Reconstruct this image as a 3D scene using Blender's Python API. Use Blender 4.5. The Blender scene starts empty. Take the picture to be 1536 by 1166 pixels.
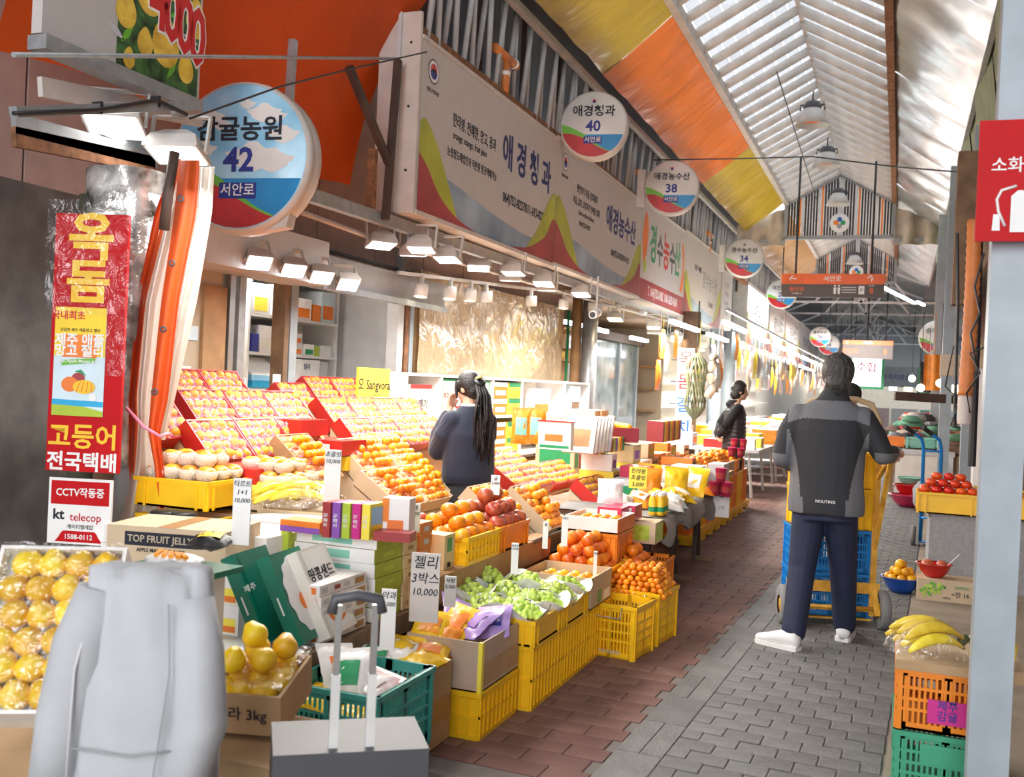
import bpy, math, random
from mathutils import Matrix, Vector, noise
PI = math.pi
rnd = random.Random(7)
SC = bpy.context.scene
COL = SC.collection

# ------------------------------------------------------------------ camera, sky, exposure
F = 1500.0
YAW, PITCH, ROLL = 0.370267, -0.004947, 0.0453786
def _cam_axes():
    f = Vector((-math.sin(YAW) * math.cos(PITCH), math.cos(YAW) * math.cos(PITCH), math.sin(PITCH)))
    r = Vector((math.cos(YAW), math.sin(YAW), 0))
    u = r.cross(f)
    c, s = math.cos(ROLL), math.sin(ROLL)
    return c * r + s * u, -s * r + c * u, f
CR, CU, CF = _cam_axes()
CO = Vector((0, 0, 1.5))
cam_data = bpy.data.cameras.new('camera')
cam_data.sensor_width = 36.0
cam_data.lens = F / 1536.0 * 36.0
cam_data.clip_end = 400
cam_data.dof.use_dof = True
cam_data.dof.focus_distance = 6.0
cam_data.dof.aperture_fstop = 4.0
cam = bpy.data.objects.new('camera', cam_data)
COL.objects.link(cam)
cam.matrix_world = Matrix(((CR.x, CU.x, -CF.x, CO.x), (CR.y, CU.y, -CF.y, CO.y), (CR.z, CU.z, -CF.z, CO.z), (0, 0, 0, 1)))
SC.camera = cam
SC.view_settings.view_transform = 'Standard'
SC.view_settings.look = 'None'
SC.view_settings.gamma = 1.0
SC.view_settings.use_curve_mapping = False
SC.view_settings.exposure = 1.08
SC.cycles.use_denoising = True
SC.cycles.max_bounces = 6
SC.cycles.transparent_max_bounces = 10
SC.cycles.caustics_reflective = False
SC.cycles.caustics_refractive = False
SC.cycles.sample_clamp_indirect = 6.0

world = bpy.data.worlds.new('world')
SC.world = world
world.use_nodes = True
_n = world.node_tree
_bg = _n.nodes['Background']
_bg.inputs[0].default_value = (0.93, 0.96, 1.0, 1)
_bg.inputs[1].default_value = .72

def area_lamp(name, loc, size, power, color=(1, 0.96, 0.9), down=True, rot=None, sy=None):
    l = bpy.data.lights.new(name, 'AREA')
    l.energy = power; l.color = color; l.size = size
    if sy: l.shape = 'RECTANGLE'; l.size_y = sy
    o = bpy.data.objects.new(name, l); COL.objects.link(o)
    o.location = loc
    if rot: o.rotation_euler = rot
    return o
# soft fill lamp added behind the camera to brighten the goods in front
area_lamp('front_fill', (0.5, -5.0, 4.2), 7.0, 560, (0.95, 0.97, 1.0), rot=(math.radians(68), 0, math.radians(8)))
# floodlight batteries hanging under the fascia shine on the goods
for _p, _e in (((-2.8, 4.2, 2.5), 26), ((-3.2, 5.8, 2.42), 30), ((-3.3, 7.3, 2.36), 34), ((-3.4, 9.2, 2.36), 46), ((-3.5, 11.6, 2.36), 66), ((-3.4, 14.5, 2.36), 70), ((-2.9, 18.5, 2.45), 170), ((-2.9, 24.0, 2.45), 230), ((-2.9, 31.0, 2.45), 230)):
    area_lamp('floodlight_glow', _p, 0.5, _e, (1.0, 0.95, 0.88), rot=(0, math.radians(-14), 0), sy=1.2)
area_lamp('shop_ceiling_light', (-5.6, 7.4, 2.5), 0.8, 30, (1.0, 0.97, 0.93))
area_lamp('lane_light', (-1.4, 36.0, 4.0), 2.0, 300, (1.0, 0.96, 0.9))

def ray(x, y):
    return CF + CR * ((x - 768.0) / F) - CU * ((y - 583.0) / F)
def at(x, y, X=None, Y=None, Z=None, D=None):
    d = ray(x, y)
    t = D if D is not None else (X - CO.x) / d.x if X is not None else (Y - CO.y) / d.y if Y is not None else (Z - CO.z) / d.z
    return CO + d * t

# ------------------------------------------------------------------ materials
MATS = {}
def mat(name, col, rough=0.6, metal=0.0, var=0.08, nscale=6.0, bump=0.0, bscale=40.0, hue=0.0, emit=0.0, alpha=1.0, sheen=0.0, coat=0.0, sss=0.0, trans=0.0, col2=None, spec=0.5):
    if name in MATS: return MATS[name]
    m = bpy.data.materials.new(name); m.use_nodes = True
    nt = m.node_tree; N = nt.nodes; L = nt.links
    b = N['Principled BSDF']
    tc = N.new('ShaderNodeTexCoord')
    nz = N.new('ShaderNodeTexNoise'); nz.inputs['Scale'].default_value = nscale; nz.inputs['Detail'].default_value = 3
    L.new(tc.outputs['Object'], nz.inputs['Vector'])
    rp = N.new('ShaderNodeValToRGB')
    c = col if len(col) == 3 else col[:3]
    lo = [max(0, v * (1 - var)) for v in c]; hi = [min(1, v * (1 + var)) for v in (col2 or c)]
    rp.color_ramp.elements[0].position = 0.3; rp.color_ramp.elements[1].position = 0.7
    rp.color_ramp.elements[0].color = (*lo, 1); rp.color_ramp.elements[1].color = (*hi, 1)
    L.new(nz.outputs['Fac'], rp.inputs['Fac'])
    out = rp.outputs['Color']
    if hue > 0:
        oi = N.new('ShaderNodeObjectInfo')
        hs = N.new('ShaderNodeHueSaturation')
        mr = N.new('ShaderNodeMapRange'); mr.inputs['To Min'].default_value = 0.5 - hue; mr.inputs['To Max'].default_value = 0.5 + hue
        mv = N.new('ShaderNodeMapRange'); mv.inputs['To Min'].default_value = 0.85; mv.inputs['To Max'].default_value = 1.12
        L.new(oi.outputs['Random'], mr.inputs['Value']); L.new(oi.outputs['Random'], mv.inputs['Value'])
        L.new(mr.outputs['Result'], hs.inputs['Hue']); L.new(mv.outputs['Result'], hs.inputs['Value'])
        L.new(out, hs.inputs['Color']); out = hs.outputs['Color']
    L.new(out, b.inputs['Base Color'])
    b.inputs['Roughness'].default_value = rough
    b.inputs['Metallic'].default_value = metal
    b.inputs['Specular IOR Level'].default_value = spec
    if coat: b.inputs['Coat Weight'].default_value = coat; b.inputs['Coat Roughness'].default_value = 0.15
    if sheen: b.inputs['Sheen Weight'].default_value = sheen
    if sss: b.inputs['Subsurface Weight'].default_value = sss; b.inputs['Subsurface Radius'].default_value = (0.02, 0.01, 0.004)
    if emit:
        L.new(out, b.inputs['Emission Color']); b.inputs['Emission Strength'].default_value = emit
    if trans: b.inputs['Transmission Weight'].default_value = trans
    if alpha < 1: b.inputs['Alpha'].default_value = alpha
    if bump:
        bz = N.new('ShaderNodeTexNoise'); bz.inputs['Scale'].default_value = bscale; bz.inputs['Detail'].default_value = 4
        L.new(tc.outputs['Object'], bz.inputs['Vector'])
        bp = N.new('ShaderNodeBump'); bp.inputs['Strength'].default_value = bump; bp.inputs['Distance'].default_value = 0.02
        L.new(bz.outputs['Fac'], bp.inputs['Height']); L.new(bp.outputs['Normal'], b.inputs['Normal'])
    MATS[name] = m
    return m
def film(name, tint=(1, 1, 1), amount=0.2, rough=0.12, bump=0.5, bscale=30, body=0.0, bodycol=(0.9, 0.9, 0.9)):
    """clear wrapping film: mostly see-through with crinkled highlights"""
    if name in MATS: return MATS[name]
    m = bpy.data.materials.new(name); m.use_nodes = True
    nt = m.node_tree; N = nt.nodes; L = nt.links
    for n in list(N): N.remove(n)
    o = N.new('ShaderNodeOutputMaterial'); tr = N.new('ShaderNodeBsdfTransparent'); gl = N.new('ShaderNodeBsdfGlossy')
    tr.inputs[0].default_value = (*tint, 1); gl.inputs['Roughness'].default_value = rough
    tc = N.new('ShaderNodeTexCoord'); nz = N.new('ShaderNodeTexNoise'); nz.inputs['Scale'].default_value = bscale; nz.inputs['Detail'].default_value = 3; nz.inputs['Distortion'].default_value = 1.5
    bp = N.new('ShaderNodeBump'); bp.inputs['Strength'].default_value = bump; bp.inputs['Distance'].default_value = 0.03
    L.new(tc.outputs['Object'], nz.inputs['Vector']); L.new(nz.outputs['Fac'], bp.inputs['Height']); L.new(bp.outputs['Normal'], gl.inputs['Normal'])
    mx = N.new('ShaderNodeMixShader'); mx.inputs[0].default_value = amount
    L.new(tr.outputs[0], mx.inputs[1]); L.new(gl.outputs[0], mx.inputs[2])
    last = mx
    if body:
        df = N.new('ShaderNodeBsdfDiffuse'); df.inputs[0].default_value = (*bodycol, 1); L.new(bp.outputs['Normal'], df.inputs['Normal'])
        m2 = N.new('ShaderNodeMixShader'); m2.inputs[0].default_value = body
        L.new(mx.outputs[0], m2.inputs[1]); L.new(df.outputs[0], m2.inputs[2]); last = m2
    L.new(last.outputs[0], o.inputs['Surface'])
    MATS[name] = m
    return m
def sheet(name, col, translucent=0.5, rough=0.25, gloss=0.2, bump=0.3, bscale=3.0, stretch=(1, 1, 1), var=0.15):
    """translucent plastic or tarpaulin sheet"""
    if name in MATS: return MATS[name]
    m = bpy.data.materials.new(name); m.use_nodes = True
    nt = m.node_tree; N = nt.nodes; L = nt.links
    for n in list(N): N.remove(n)
    o = N.new('ShaderNodeOutputMaterial'); df = N.new('ShaderNodeBsdfDiffuse'); tl = N.new('ShaderNodeBsdfTranslucent'); gl = N.new('ShaderNodeBsdfGlossy')
    gl.inputs['Roughness'].default_value = rough
    tc = N.new('ShaderNodeTexCoord'); mp = N.new('ShaderNodeMapping'); mp.inputs['Scale'].default_value = stretch
    nz = N.new('ShaderNodeTexNoise'); nz.inputs['Scale'].default_value = bscale; nz.inputs['Detail'].default_value = 4; nz.inputs['Distortion'].default_value = 0.8
    rp = N.new('ShaderNodeValToRGB'); rp.color_ramp.elements[0].position = .3; rp.color_ramp.elements[1].position = .7
    rp.color_ramp.elements[0].color = (*[v * (1 - var) for v in col], 1); rp.color_ramp.elements[1].color = (*[min(1, v * (1 + var)) for v in col], 1)
    bp = N.new('ShaderNodeBump'); bp.inputs['Strength'].default_value = bump; bp.inputs['Distance'].default_value = 0.06
    L.new(tc.outputs['Object'], mp.inputs[0]); L.new(mp.outputs[0], nz.inputs['Vector']); L.new(nz.outputs['Fac'], bp.inputs['Height']); L.new(nz.outputs['Fac'], rp.inputs[0])
    for s in (df, tl): L.new(rp.outputs[0], s.inputs['Color'])
    for s in (df, tl, gl): L.new(bp.outputs['Normal'], s.inputs['Normal'])
    m1 = N.new('ShaderNodeMixShader'); m1.inputs[0].default_value = translucent
    L.new(df.outputs[0], m1.inputs[1]); L.new(tl.outputs[0], m1.inputs[2])
    m2 = N.new('ShaderNodeMixShader'); m2.inputs[0].default_value = gloss
    L.new(m1.outputs[0], m2.inputs[1]); L.new(gl.outputs[0], m2.inputs[2]); L.new(m2.outputs[0], o.inputs['Surface'])
    MATS[name] = m
    return m
def C(name):
    return MATS[name]
P = lambda n, c, **k: mat(n, c, **k)
P('white', (.86, .86, .85), rough=.5); P('offwhite', (.80, .77, .70), rough=.6); P('paper', (.88, .87, .84), rough=.8, var=.03)
P('black', (.015, .015, .017), rough=.45); P('darkgrey', (.07, .07, .08), rough=.5); P('grey', (.32, .33, .34), rough=.6); P('lightgrey', (.6, .6, .61), rough=.6)
P('red', (.62, .02, .02), rough=.35); P('tray_red', (.55, .025, .02), rough=.35); P('maroon', (.28, .03, .05), rough=.5); P('crimson', (.55, .03, .10), rough=.35)
P('orange', (.85, .22, .02), rough=.45); P('orange_print', (.82, .2, .03), rough=.5); P('yellow', (.9, .62, .03), rough=.5); P('lemon', (.92, .78, .08), rough=.5)
P('green', (.02, .30, .12), rough=.4); P('deepgreen', (.0, .17, .11), rough=.35); P('lime', (.42, .55, .04), rough=.5); P('mint', (.25, .62, .5), rough=.5)
P('blue', (.02, .12, .55), rough=.4); P('navy', (.02, .03, .25), rough=.5); P('sky', (.3, .62, .85), rough=.5); P('skypale', (.65, .80, .88), rough=.5); P('cyan', (.02, .4, .7), rough=.5)
P('purple', (.25, .08, .42), rough=.5); P('pink', (.8, .25, .38), rough=.6); P('magenta', (.6, .02, .25), rough=.5)
P('ink', (.012, .014, .025), rough=.7); P('inkblue', (.02, .035, .16), rough=.6)
P('cardboard', (.47, .31, .17), rough=.85, var=.1, bump=.1); P('cardboard_pale', (.62, .48, .32), rough=.85, var=.07); P('cardboard_tape', (.38, .2, .1), rough=.3)
P('wood', (.42, .24, .11), rough=.7, var=.25, nscale=4, bump=.2, bscale=25); P('wood_old', (.24, .15, .09), rough=.8, var=.3, bump=.25, bscale=20); P('plywood', (.55, .4, .24), rough=.7, var=.15)
P('crate_yellow', (.96, .56, .012), rough=.38, var=.06, sss=.0); P('crate_orange', (.85, .25, .01), rough=.4); P('crate_blue', (.01, .22, .62), rough=.35); P('crate_teal', (.05, .36, .32), rough=.35, var=.1)
P('crate_dark', (.05, .07, .06), rough=.5); P('crate_green', (.05, .35, .2), rough=.4)
P('galv', (.42, .44, .46), rough=.42, metal=.6, var=.15, nscale=12); P('steel', (.55, .56, .58), rough=.3, metal=.9); P('rust', (.25, .11, .05), rough=.85, var=.4, nscale=15, bump=.3); P('brownsteel', (.07, .04, .03), rough=.6, var=.3)
P('paintsteel', (.36, .42, .47), rough=.45, var=.1); P('pipe_white', (.62, .62, .6), rough=.45, var=.12); P('pipe_orange', (.62, .2, .05), rough=.5, var=.2)
P('cart_yellow', (.75, .36, .03), rough=.45, var=.25, nscale=14, col2=(.78, .42, .06)); P('rubber', (.22, .22, .22), rough=.8)
P('skin', (.62, .36, .25), rough=.5, sss=.15, var=.05); P('hair', (.012, .010, .010), rough=.38, var=.3, nscale=60, bump=.5, bscale=90); P('hairgrey', (.045, .042, .042), rough=.45, var=.5, nscale=50, bump=.5, bscale=90)
P('jacket_black', (.022, .023, .028), rough=.75, bump=.25, bscale=9); P('jacket_grey', (.14, .145, .16), rough=.75, bump=.2, bscale=9); P('trouser_navy', (.012, .018, .05), rough=.7, bump=.4, bscale=8)
P('navycloth', (.010, .015, .036), rough=.85, bump=.35, bscale=7, sheen=.2); P('vest', (.03, .024, .028), rough=.35); P('blackcloth', (.012, .012, .014), rough=.85); P('olive', (.07, .07, .05), rough=.9)
P('greycloth', (.44, .45, .47), rough=.9, bump=.35, bscale=7, var=.06, sheen=.2); P('tablecloth', (.26, .25, .24), rough=.9, bump=.5, bscale=14)
P('concrete', (.34, .34, .35), rough=.9, var=.12, nscale=30, bump=.2, bscale=60)
P('lampglass', (1, .97, .92), emit=9.0, var=0); P('lampwarm', (1, .8, .5), emit=7.0, var=0); P('lampwhite', (.9, .95, 1), emit=6.0, var=0); P('signlit', (.75, .88, .95), emit=1.2, var=.02)
# ------------------------------------------------------------------ mesh builder
class MB:
    def __init__(s): s.v = []; s.f = []; s.m = []; s.s = []; s.M = None
    def _add(s, vs, fs, m=0, smooth=False):
        o = len(s.v)
        if s.M is not None: vs = [s.M @ Vector(v) for v in vs]
        s.v += [tuple(v) for v in vs]
        for f in fs: s.f.append([o + i for i in f]); s.m.append(m); s.s.append(smooth)
        return s
    def box(s, x0, y0, z0, x1, y1, z1, m=0):
        v = [(x0, y0, z0), (x1, y0, z0), (x1, y1, z0), (x0, y1, z0), (x0, y0, z1), (x1, y0, z1), (x1, y1, z1), (x0, y1, z1)]
        return s._add(v, [(3, 2, 1, 0), (4, 5, 6, 7), (0, 1, 5, 4), (1, 2, 6, 5), (2, 3, 7, 6), (3, 0, 4, 7)], m)
    def bc(s, cx, cy, cz, sx, sy, sz, m=0, R=None):
        v = [Vector((a * sx / 2, b * sy / 2, c * sz / 2)) for c in (-1, 1) for a, b in ((-1, -1), (1, -1), (1, 1), (-1, 1))]
        if R is not None: v = [R @ p for p in v]
        v = [p + Vector((cx, cy, cz)) for p in v]
        return s._add(v, [(3, 2, 1, 0), (4, 5, 6, 7), (0, 1, 5, 4), (1, 2, 6, 5), (2, 3, 7, 6), (3, 0, 4, 7)], m)
    def bar(s, a, b, w, h=None, m=0):
        """rectangular bar between two points"""
        a = Vector(a); b = Vector(b); d = b - a
        q = d.to_track_quat('Z', 'Y').to_matrix()
        c = (a + b) / 2
        return s.bc(c.x, c.y, c.z, w, h or w, d.length, m, q)
    def tube(s, pts, r, n=8, m=0, cap=True, smooth=True):
        pts = [Vector(p) for p in pts]
        rs = r if isinstance(r, (list, tuple)) else [r] * len(pts)
        vs = []; up = None
        for i, p in enumerate(pts):
            d = (pts[min(i + 1, len(pts) - 1)] - pts[max(i - 1, 0)])
            if d.length < 1e-9: d = Vector((0, 0, 1))
            d.normalize()
            if up is None: up = Vector((0, 0, 1)) if abs(d.z) < .9 else Vector((0, 1, 0))
            x = up.cross(d)
            if x.length < 1e-4: x = Vector((1, 0, 0)).cross(d)
            x.normalize(); y = d.cross(x); up = y.cross(x) * -1 if False else up
            for k in range(n):
                a = 2 * PI * k / n
                vs.append(p + x * (math.cos(a) * rs[i]) + y * (math.sin(a) * rs[i]))
        fs = []
        for i in range(len(pts) - 1):
            for k in range(n):
                fs.append((i * n + k, i * n + (k + 1) % n, (i + 1) * n + (k + 1) % n, (i + 1) * n + k))
        s._add(vs, fs, m, smooth)
        if cap:
            o = len(s.v) - len(vs)
            s.f.append([o + k for k in range(n)][::-1]); s.m.append(m); s.s.append(False)
            s.f.append([o + (len(pts) - 1) * n + k for k in range(n)]); s.m.append(m); s.s.append(False)
        return s
    def lathe(s, prof, n=16, m=0, c=(0, 0, 0), smooth=True, sx=1, sy=1):
        vs = []; fs = []
        for r, z in prof:
            for k in range(n):
                a = 2 * PI * k / n
                vs.append((c[0] + r * sx * math.cos(a), c[1] + r * sy * math.sin(a), c[2] + z))
        for i in range(len(prof) - 1):
            for k in range(n):
                fs.append((i * n + k, i * n + (k + 1) % n, (i + 1) * n + (k + 1) % n, (i + 1) * n + k))
        return s._add(vs, fs, m, smooth)
    def ball(s, c, r, n=12, k=8, m=0, sz=1.0, sx=1, sy=1):
        return s.lathe([(max(1e-4, r * math.sin(PI * i / k)), -r * sz * math.cos(PI * i / k)) for i in range(k + 1)], n, m, c, True, sx, sy)
    def poly(s, pts, m=0): return s._add([Vector(p) for p in pts], [tuple(range(len(pts)))], m)
    def prism(s, pts, d, m=0):
        """outline (3D points, one plane) pushed along d"""
        n = len(pts); d = Vector(d); a = [Vector(p) for p in pts]
        fs = [tuple(range(n))[::-1], tuple(range(n, 2 * n))] + [(i, (i + 1) % n, n + (i + 1) % n, n + i) for i in range(n)]
        return s._add(a + [p + d for p in a], fs, m)
    def loft(s, rings, m=0, cap=True, smooth=True):
        n = len(rings[0]); vs = [p for r in rings for p in r]; fs = []
        for i in range(len(rings) - 1):
            for k in range(n): fs.append((i * n + k, i * n + (k + 1) % n, (i + 1) * n + (k + 1) % n, (i + 1) * n + k))
        if cap: fs += [tuple(range(n))[::-1], tuple(range((len(rings) - 1) * n, len(rings) * n))]
        return s._add(vs, fs, m, smooth)
    def grid(s, fn, nu, nv, m=0, smooth=True):
        vs = [fn(i / nu, j / nv) for j in range(nv + 1) for i in range(nu + 1)]
        w = nu + 1
        return s._add(vs, [(j * w + i, j * w + i + 1, (j + 1) * w + i + 1, (j + 1) * w + i) for j in range(nv) for i in range(nu)], m, smooth)
    def mesh(s, name, mats):
        me = bpy.data.meshes.new(name)
        me.from_pydata(s.v, [], s.f)
        for mt in mats: me.materials.append(C(mt) if isinstance(mt, str) else mt)
        me.polygons.foreach_set('material_index', s.m); me.polygons.foreach_set('use_smooth', s.s)
        me.update()
        return me
    def build(s, name, mats, parent=None, M=None):
        if isinstance(mats, str): mats = [mats]
        return put(name, s.mesh(name, mats), parent, M)
def put(name, me, parent=None, M=None):
    o = bpy.data.objects.new(name, me); COL.objects.link(o)
    if parent is not None: o.parent = parent
    if M is not None: o.matrix_local = M
    return o
def tag(o, label, cat, group=None, kind=None):
    if label: o['label'] = label
    if cat: o['category'] = cat
    if group: o['group'] = group
    if kind: o['kind'] = kind
    return o
def struct(o): o['kind'] = 'structure'; return o
def stuff(o): o['kind'] = 'stuff'; return o
def thing(name, label, cat, loc=(0, 0, 0), rz=0.0, group=None, R=None):
    o = bpy.data.objects.new(name, None); COL.objects.link(o); o.empty_display_size = .05
    o.matrix_local = (Matrix.Translation(loc) @ (R.to_4x4() if R is not None else Matrix.Rotation(rz, 4, 'Z')))
    return tag(o, label, cat, group)
KIDS = {}
def copy_tree(o, parent=None, M=None, label=None, group=None):
    c = o.copy(); COL.objects.link(c)
    if parent is not None: c.parent = parent
    if M is not None: c.matrix_local = M
    if label: c['label'] = label
    if group: c['group'] = group
    for ch in list(o.children): copy_tree(ch, c)
    return c
def T(x, y, z): return Matrix.Translation((x, y, z))
def RZ(a): return Matrix.Rotation(a, 4, 'Z')
def RX(a): return Matrix.Rotation(a, 4, 'X')
def RY(a): return Matrix.Rotation(a, 4, 'Y')
_txt = {}
def text_mesh(body, size, bold=0.0, extrude=0.0008, xs=1.0, align='CENTER', shear=0.0):
    key = (body, size, bold, xs, align, shear)
    if key in _txt: return _txt[key]
    cu = bpy.data.curves.new('lettering', 'FONT'); cu.body = body; cu.size = size; cu.offset = bold * size * .028
    cu.extrude = extrude; cu.align_x = align; cu.align_y = 'CENTER'; cu.resolution_u = 2; cu.shear = shear
    o = bpy.data.objects.new('lettering', cu)
    me = bpy.data.meshes.new_from_object(o)
    bpy.data.objects.remove(o); bpy.data.curves.remove(cu)
    if xs != 1.0:
        for v in me.vertices: v.co.x *= xs
    _txt[key] = me
    return me
def text(parent, body, size, x, z, m='ink', y=-0.002, bold=0.0, xs=1.0, align='CENTER', M=None, shear=0.0, rot=0.0):
    """lettering on a panel whose face is the local XZ plane looking to -Y"""
    me = text_mesh(body, size, bold, .0008, xs, align, shear)
    if len(me.materials) == 0: me.materials.append(C(m))
    elif me.materials[0] != C(m):
        me = me.copy(); me.materials[0] = C(m)
    loc = T(x, y, z) @ RY(-rot) @ RX(PI / 2)
    if M is not None: loc = M @ loc
    return put('lettering', me, parent, loc)
def art(parent, name, pts, m, y=-0.001, M=None):
    """flat printed shape on a panel (local XZ plane)"""
    b = MB(); b.poly([(p[0], y, p[1]) for p in pts])
    return b.build(name, m, parent, M)
def disc(n, r, cx=0, cz=0, a0=0, a1=2 * PI):
    return [(cx + r * math.cos(a0 + (a1 - a0) * k / n), cz + r * math.sin(a0 + (a1 - a0) * k / n)) for k in range(n)]
# ------------------------------------------------------------------ paving
FL = 0.037      # the paving runs slightly across the roof line
def fm(x, y, z=0): return T(-0.965, 6.0, 0) @ RZ(-FL) @ T(x, y, z)
P('joint', (.20, .175, .16), rough=.95, var=.15, nscale=8)
P('brick_red', (.20, .105, .085), rough=.75, var=.22, nscale=3, hue=.012, bump=.25, bscale=30)
P('paver_grey', (.165, .165, .16), rough=.7, var=.18, nscale=5, hue=.01, bump=.3, bscale=35)
P('slab_tan', (.30, .25, .19), rough=.85, var=.2, nscale=3, bump=.3, bscale=25)
b = MB(); b.box(-12, -4, -.06, 8, 75, -.004)
floor = struct(b.build('floor', 'joint')); floor['label'] = 'paved market lane of dull red brick and grey pavers'
def piece_mesh(w, d, name, m, g=.004):
    b = MB(); c = .004
    x, y = w / 2 - g / 2, d / 2 - g / 2
    lo = [(-x, -y, -.004), (x, -y, -.004), (x, y, -.004), (-x, y, -.004)]
    mi = [(-x, -y, -.001), (x, -y, -.001), (x, y, -.001), (-x, y, -.001)]
    hi = [(-x + c, -y + c, .0015), (x - c, -y + c, .0015), (x - c, y - c, .0015), (-x + c, y - c, .0015)]
    b._add(lo + mi + hi, [(i, (i + 1) % 4, 4 + (i + 1) % 4, 4 + i) for i in range(4)] + [(4 + i, 4 + (i + 1) % 4, 8 + (i + 1) % 4, 8 + i) for i in range(4)] + [(8, 9, 10, 11)])
    return b.mesh(name, [m])
def pave(name, x0, x1, y0, y1, w, d, m, near, jit=0.0, wave=0.0, rowshift=.5):
    me = piece_mesh(w, d, name, m)
    cells = []
    j = 0; y = y0
    while y < y1:
        k = 0; x = x0 + w / 2 - (w * rowshift * (j % 2))
        while x < x1 + w * .45:
            yy = y + wave * math.sin(x * 5.2 + j * .12) + rnd.uniform(-jit, jit)
            a0 = max(x - w / 2, x0); a1 = min(x + w / 2, x1)
            if a1 - a0 > w * .15:
                cells.append(((a0 + a1) / 2, yy, rnd.uniform(-jit, jit) * 4, rnd.uniform(0, .0012), (a1 - a0) / w))
            x += w; k += 1
        y += d; j += 1
    shown = [c for c in cells if c[1] + 6 > 3.55]
    shown.sort(key=lambda c: (c[1]))
    for c in shown[:near]:
        put(name, me, floor, fm(c[0], c[1], c[3]) @ RZ(c[2]) @ Matrix.Scale(c[4], 4, (1, 0, 0)))
    big = MB()
    for c in shown[near:]:
        M = fm(c[0], c[1], c[3]) @ RZ(c[2]) @ Matrix.Scale(c[4], 4, (1, 0, 0))
        big.M = M
        x, yv = w / 2 - .003, d / 2 - .003
        big._add([(-x, -yv, -.004), (x, -yv, -.004), (x, yv, -.004), (-x, yv, -.004), (-x, -yv, .001), (x, -yv, .001), (x, yv, .001), (-x, yv, .001)],
                 [(4, 5, 6, 7), (0, 1, 5, 4), (1, 2, 6, 5), (2, 3, 7, 6), (3, 0, 4, 7)])
    stuff(big.build(name + '_field', m, floor))
pave('brick', -2.2, 0.0, -3.0, 30, .27, .135, 'brick_red', 115, jit=.0015)
pave('kerb_slab', 0.0, .2, -3.0, 30, .2, .42, 'paver_grey', 14, jit=.001)
pave('paver', .2, 1.02, -3.0, 12, .165, .125, 'paver_grey', 170, jit=.006, wave=.03)
pave('paver', .2, 1.02, 12, 30, .33, .25, 'paver_grey', 0)
b = MB(); b.M = fm(0, 0); b.box(1.03, -8, -.004, 4.5, 40, .001); b.M = None
b.build('flagstone', 'slab_tan', floor)
b = MB(); b.M = fm(0, 0); b.box(-9, -9, -.004, -2.21, 60, .001)
b.build('stall_ground', 'concrete', floor)

# ------------------------------------------------------------------ roof over the lane
ZR, ZE, ZL = 6.3, 5.7, 5.05          # ridge, purlin beam, lower edge
XR, XE1, XE2, XL1, XL2 = -1.38, -2.47, -.29, -3.5, .66
P('rafter', (.63, .60, .56), rough=.5, var=.12); P('roofgrey', (.30, .31, .31), rough=.7, var=.15)
sheet('skylight', (.92, .93, .95), translucent=.85, gloss=.05, bump=.1, var=.05)
sheet('tarp_orange_roof', (.80, .17, .01), translucent=.5, gloss=.2, rough=.22, bump=.55, bscale=1.4, stretch=(1, 2.6, 1))
sheet('tarp_yellow_roof', (.55, .36, .02), translucent=.5, gloss=.2, rough=.22, bump=.55, bscale=1.4, stretch=(1, 2.6, 1))
sheet('tarp_brown_roof', (.55, .30, .12), translucent=.5, gloss=.2, rough=.2, bump=.55, bscale=1.4, stretch=(1, 2.6, 1))
P('foil', (.72, .72, .70), rough=.2, metal=.85, bump=.9, bscale=1.1, var=.1)
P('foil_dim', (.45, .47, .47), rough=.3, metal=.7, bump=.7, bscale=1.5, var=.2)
roof = bpy.data.objects.new('ceiling', None); COL.objects.link(roof); struct(roof)
roof['label'] = 'gabled market roof of white rafters with tarpaulin and foil lower slopes'
def zroof(x):
    return ZR - abs(x - XR) * (ZR - ZE) / (XR - XE1)
y = -7.5; k = 0
rf = {}
for side, xe in ((0, XE1), (1, XE2)):
    b = MB(); b.tube([(XR, 0, ZR), (xe, 0, ZE)], .062, 8)
    rf[side] = b.mesh('rafter', ['rafter'])
while y < 33:
    for side in (0, 1): put('rafter', rf[side], roof, T(0, y, 0))
    y += .52
for side, xe in ((0, XE1), (1, XE2)):
    # skylight strips with gaps between the boards
    for i in range(7):
        t0 = i / 7; t1 = t0 + .122
        x0, z0 = XR + (xe - XR) * t0, ZR + (ZE - ZR) * t0 + .12
        x1, z1 = XR + (xe - XR) * t1, ZR + (ZE - ZR) * t1 + .12
        b = MB()
        b.prism([(x0, -8, z0), (x1, -8, z1), (x1, 33, z1), (x0, 33, z0)], (0, 0, .012))
        b.build('roof_panel', 'skylight', roof)
    b = MB(); b.bar((xe, 2, ZE - .02), (xe, 33, ZE - .02), .09, .13); b.build('purlin_beam', 'rafter' if side == 0 else 'rust', roof)
b = MB(); b.bar((XR, 2, ZR + .02), (XR, 33, ZR + .02), .05); b.build('ridge_beam', 'rafter', roof)
def lower_sheet(name, y0, y1, m, x0=XE1, z0=ZE, x1=XL1, z1=ZL, sag=.05, seed=0):
    b = MB()
    def fn(u, v):
        x = x0 + (x1 - x0) * u; z = z0 + (z1 - z0) * u
        yy = y0 + (y1 - y0) * v
        z += -sag * math.sin(PI * u) * (.6 + .4 * math.sin(yy * 5)) + .03 * noise.noise(Vector((x * 2, yy * 2, seed)))
        return (x, yy, z)
    b.grid(fn, 10, max(6, int((y1 - y0) * 5)))
    return b.build(name, m, roof)
yy = -8.0; kk = 0
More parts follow.
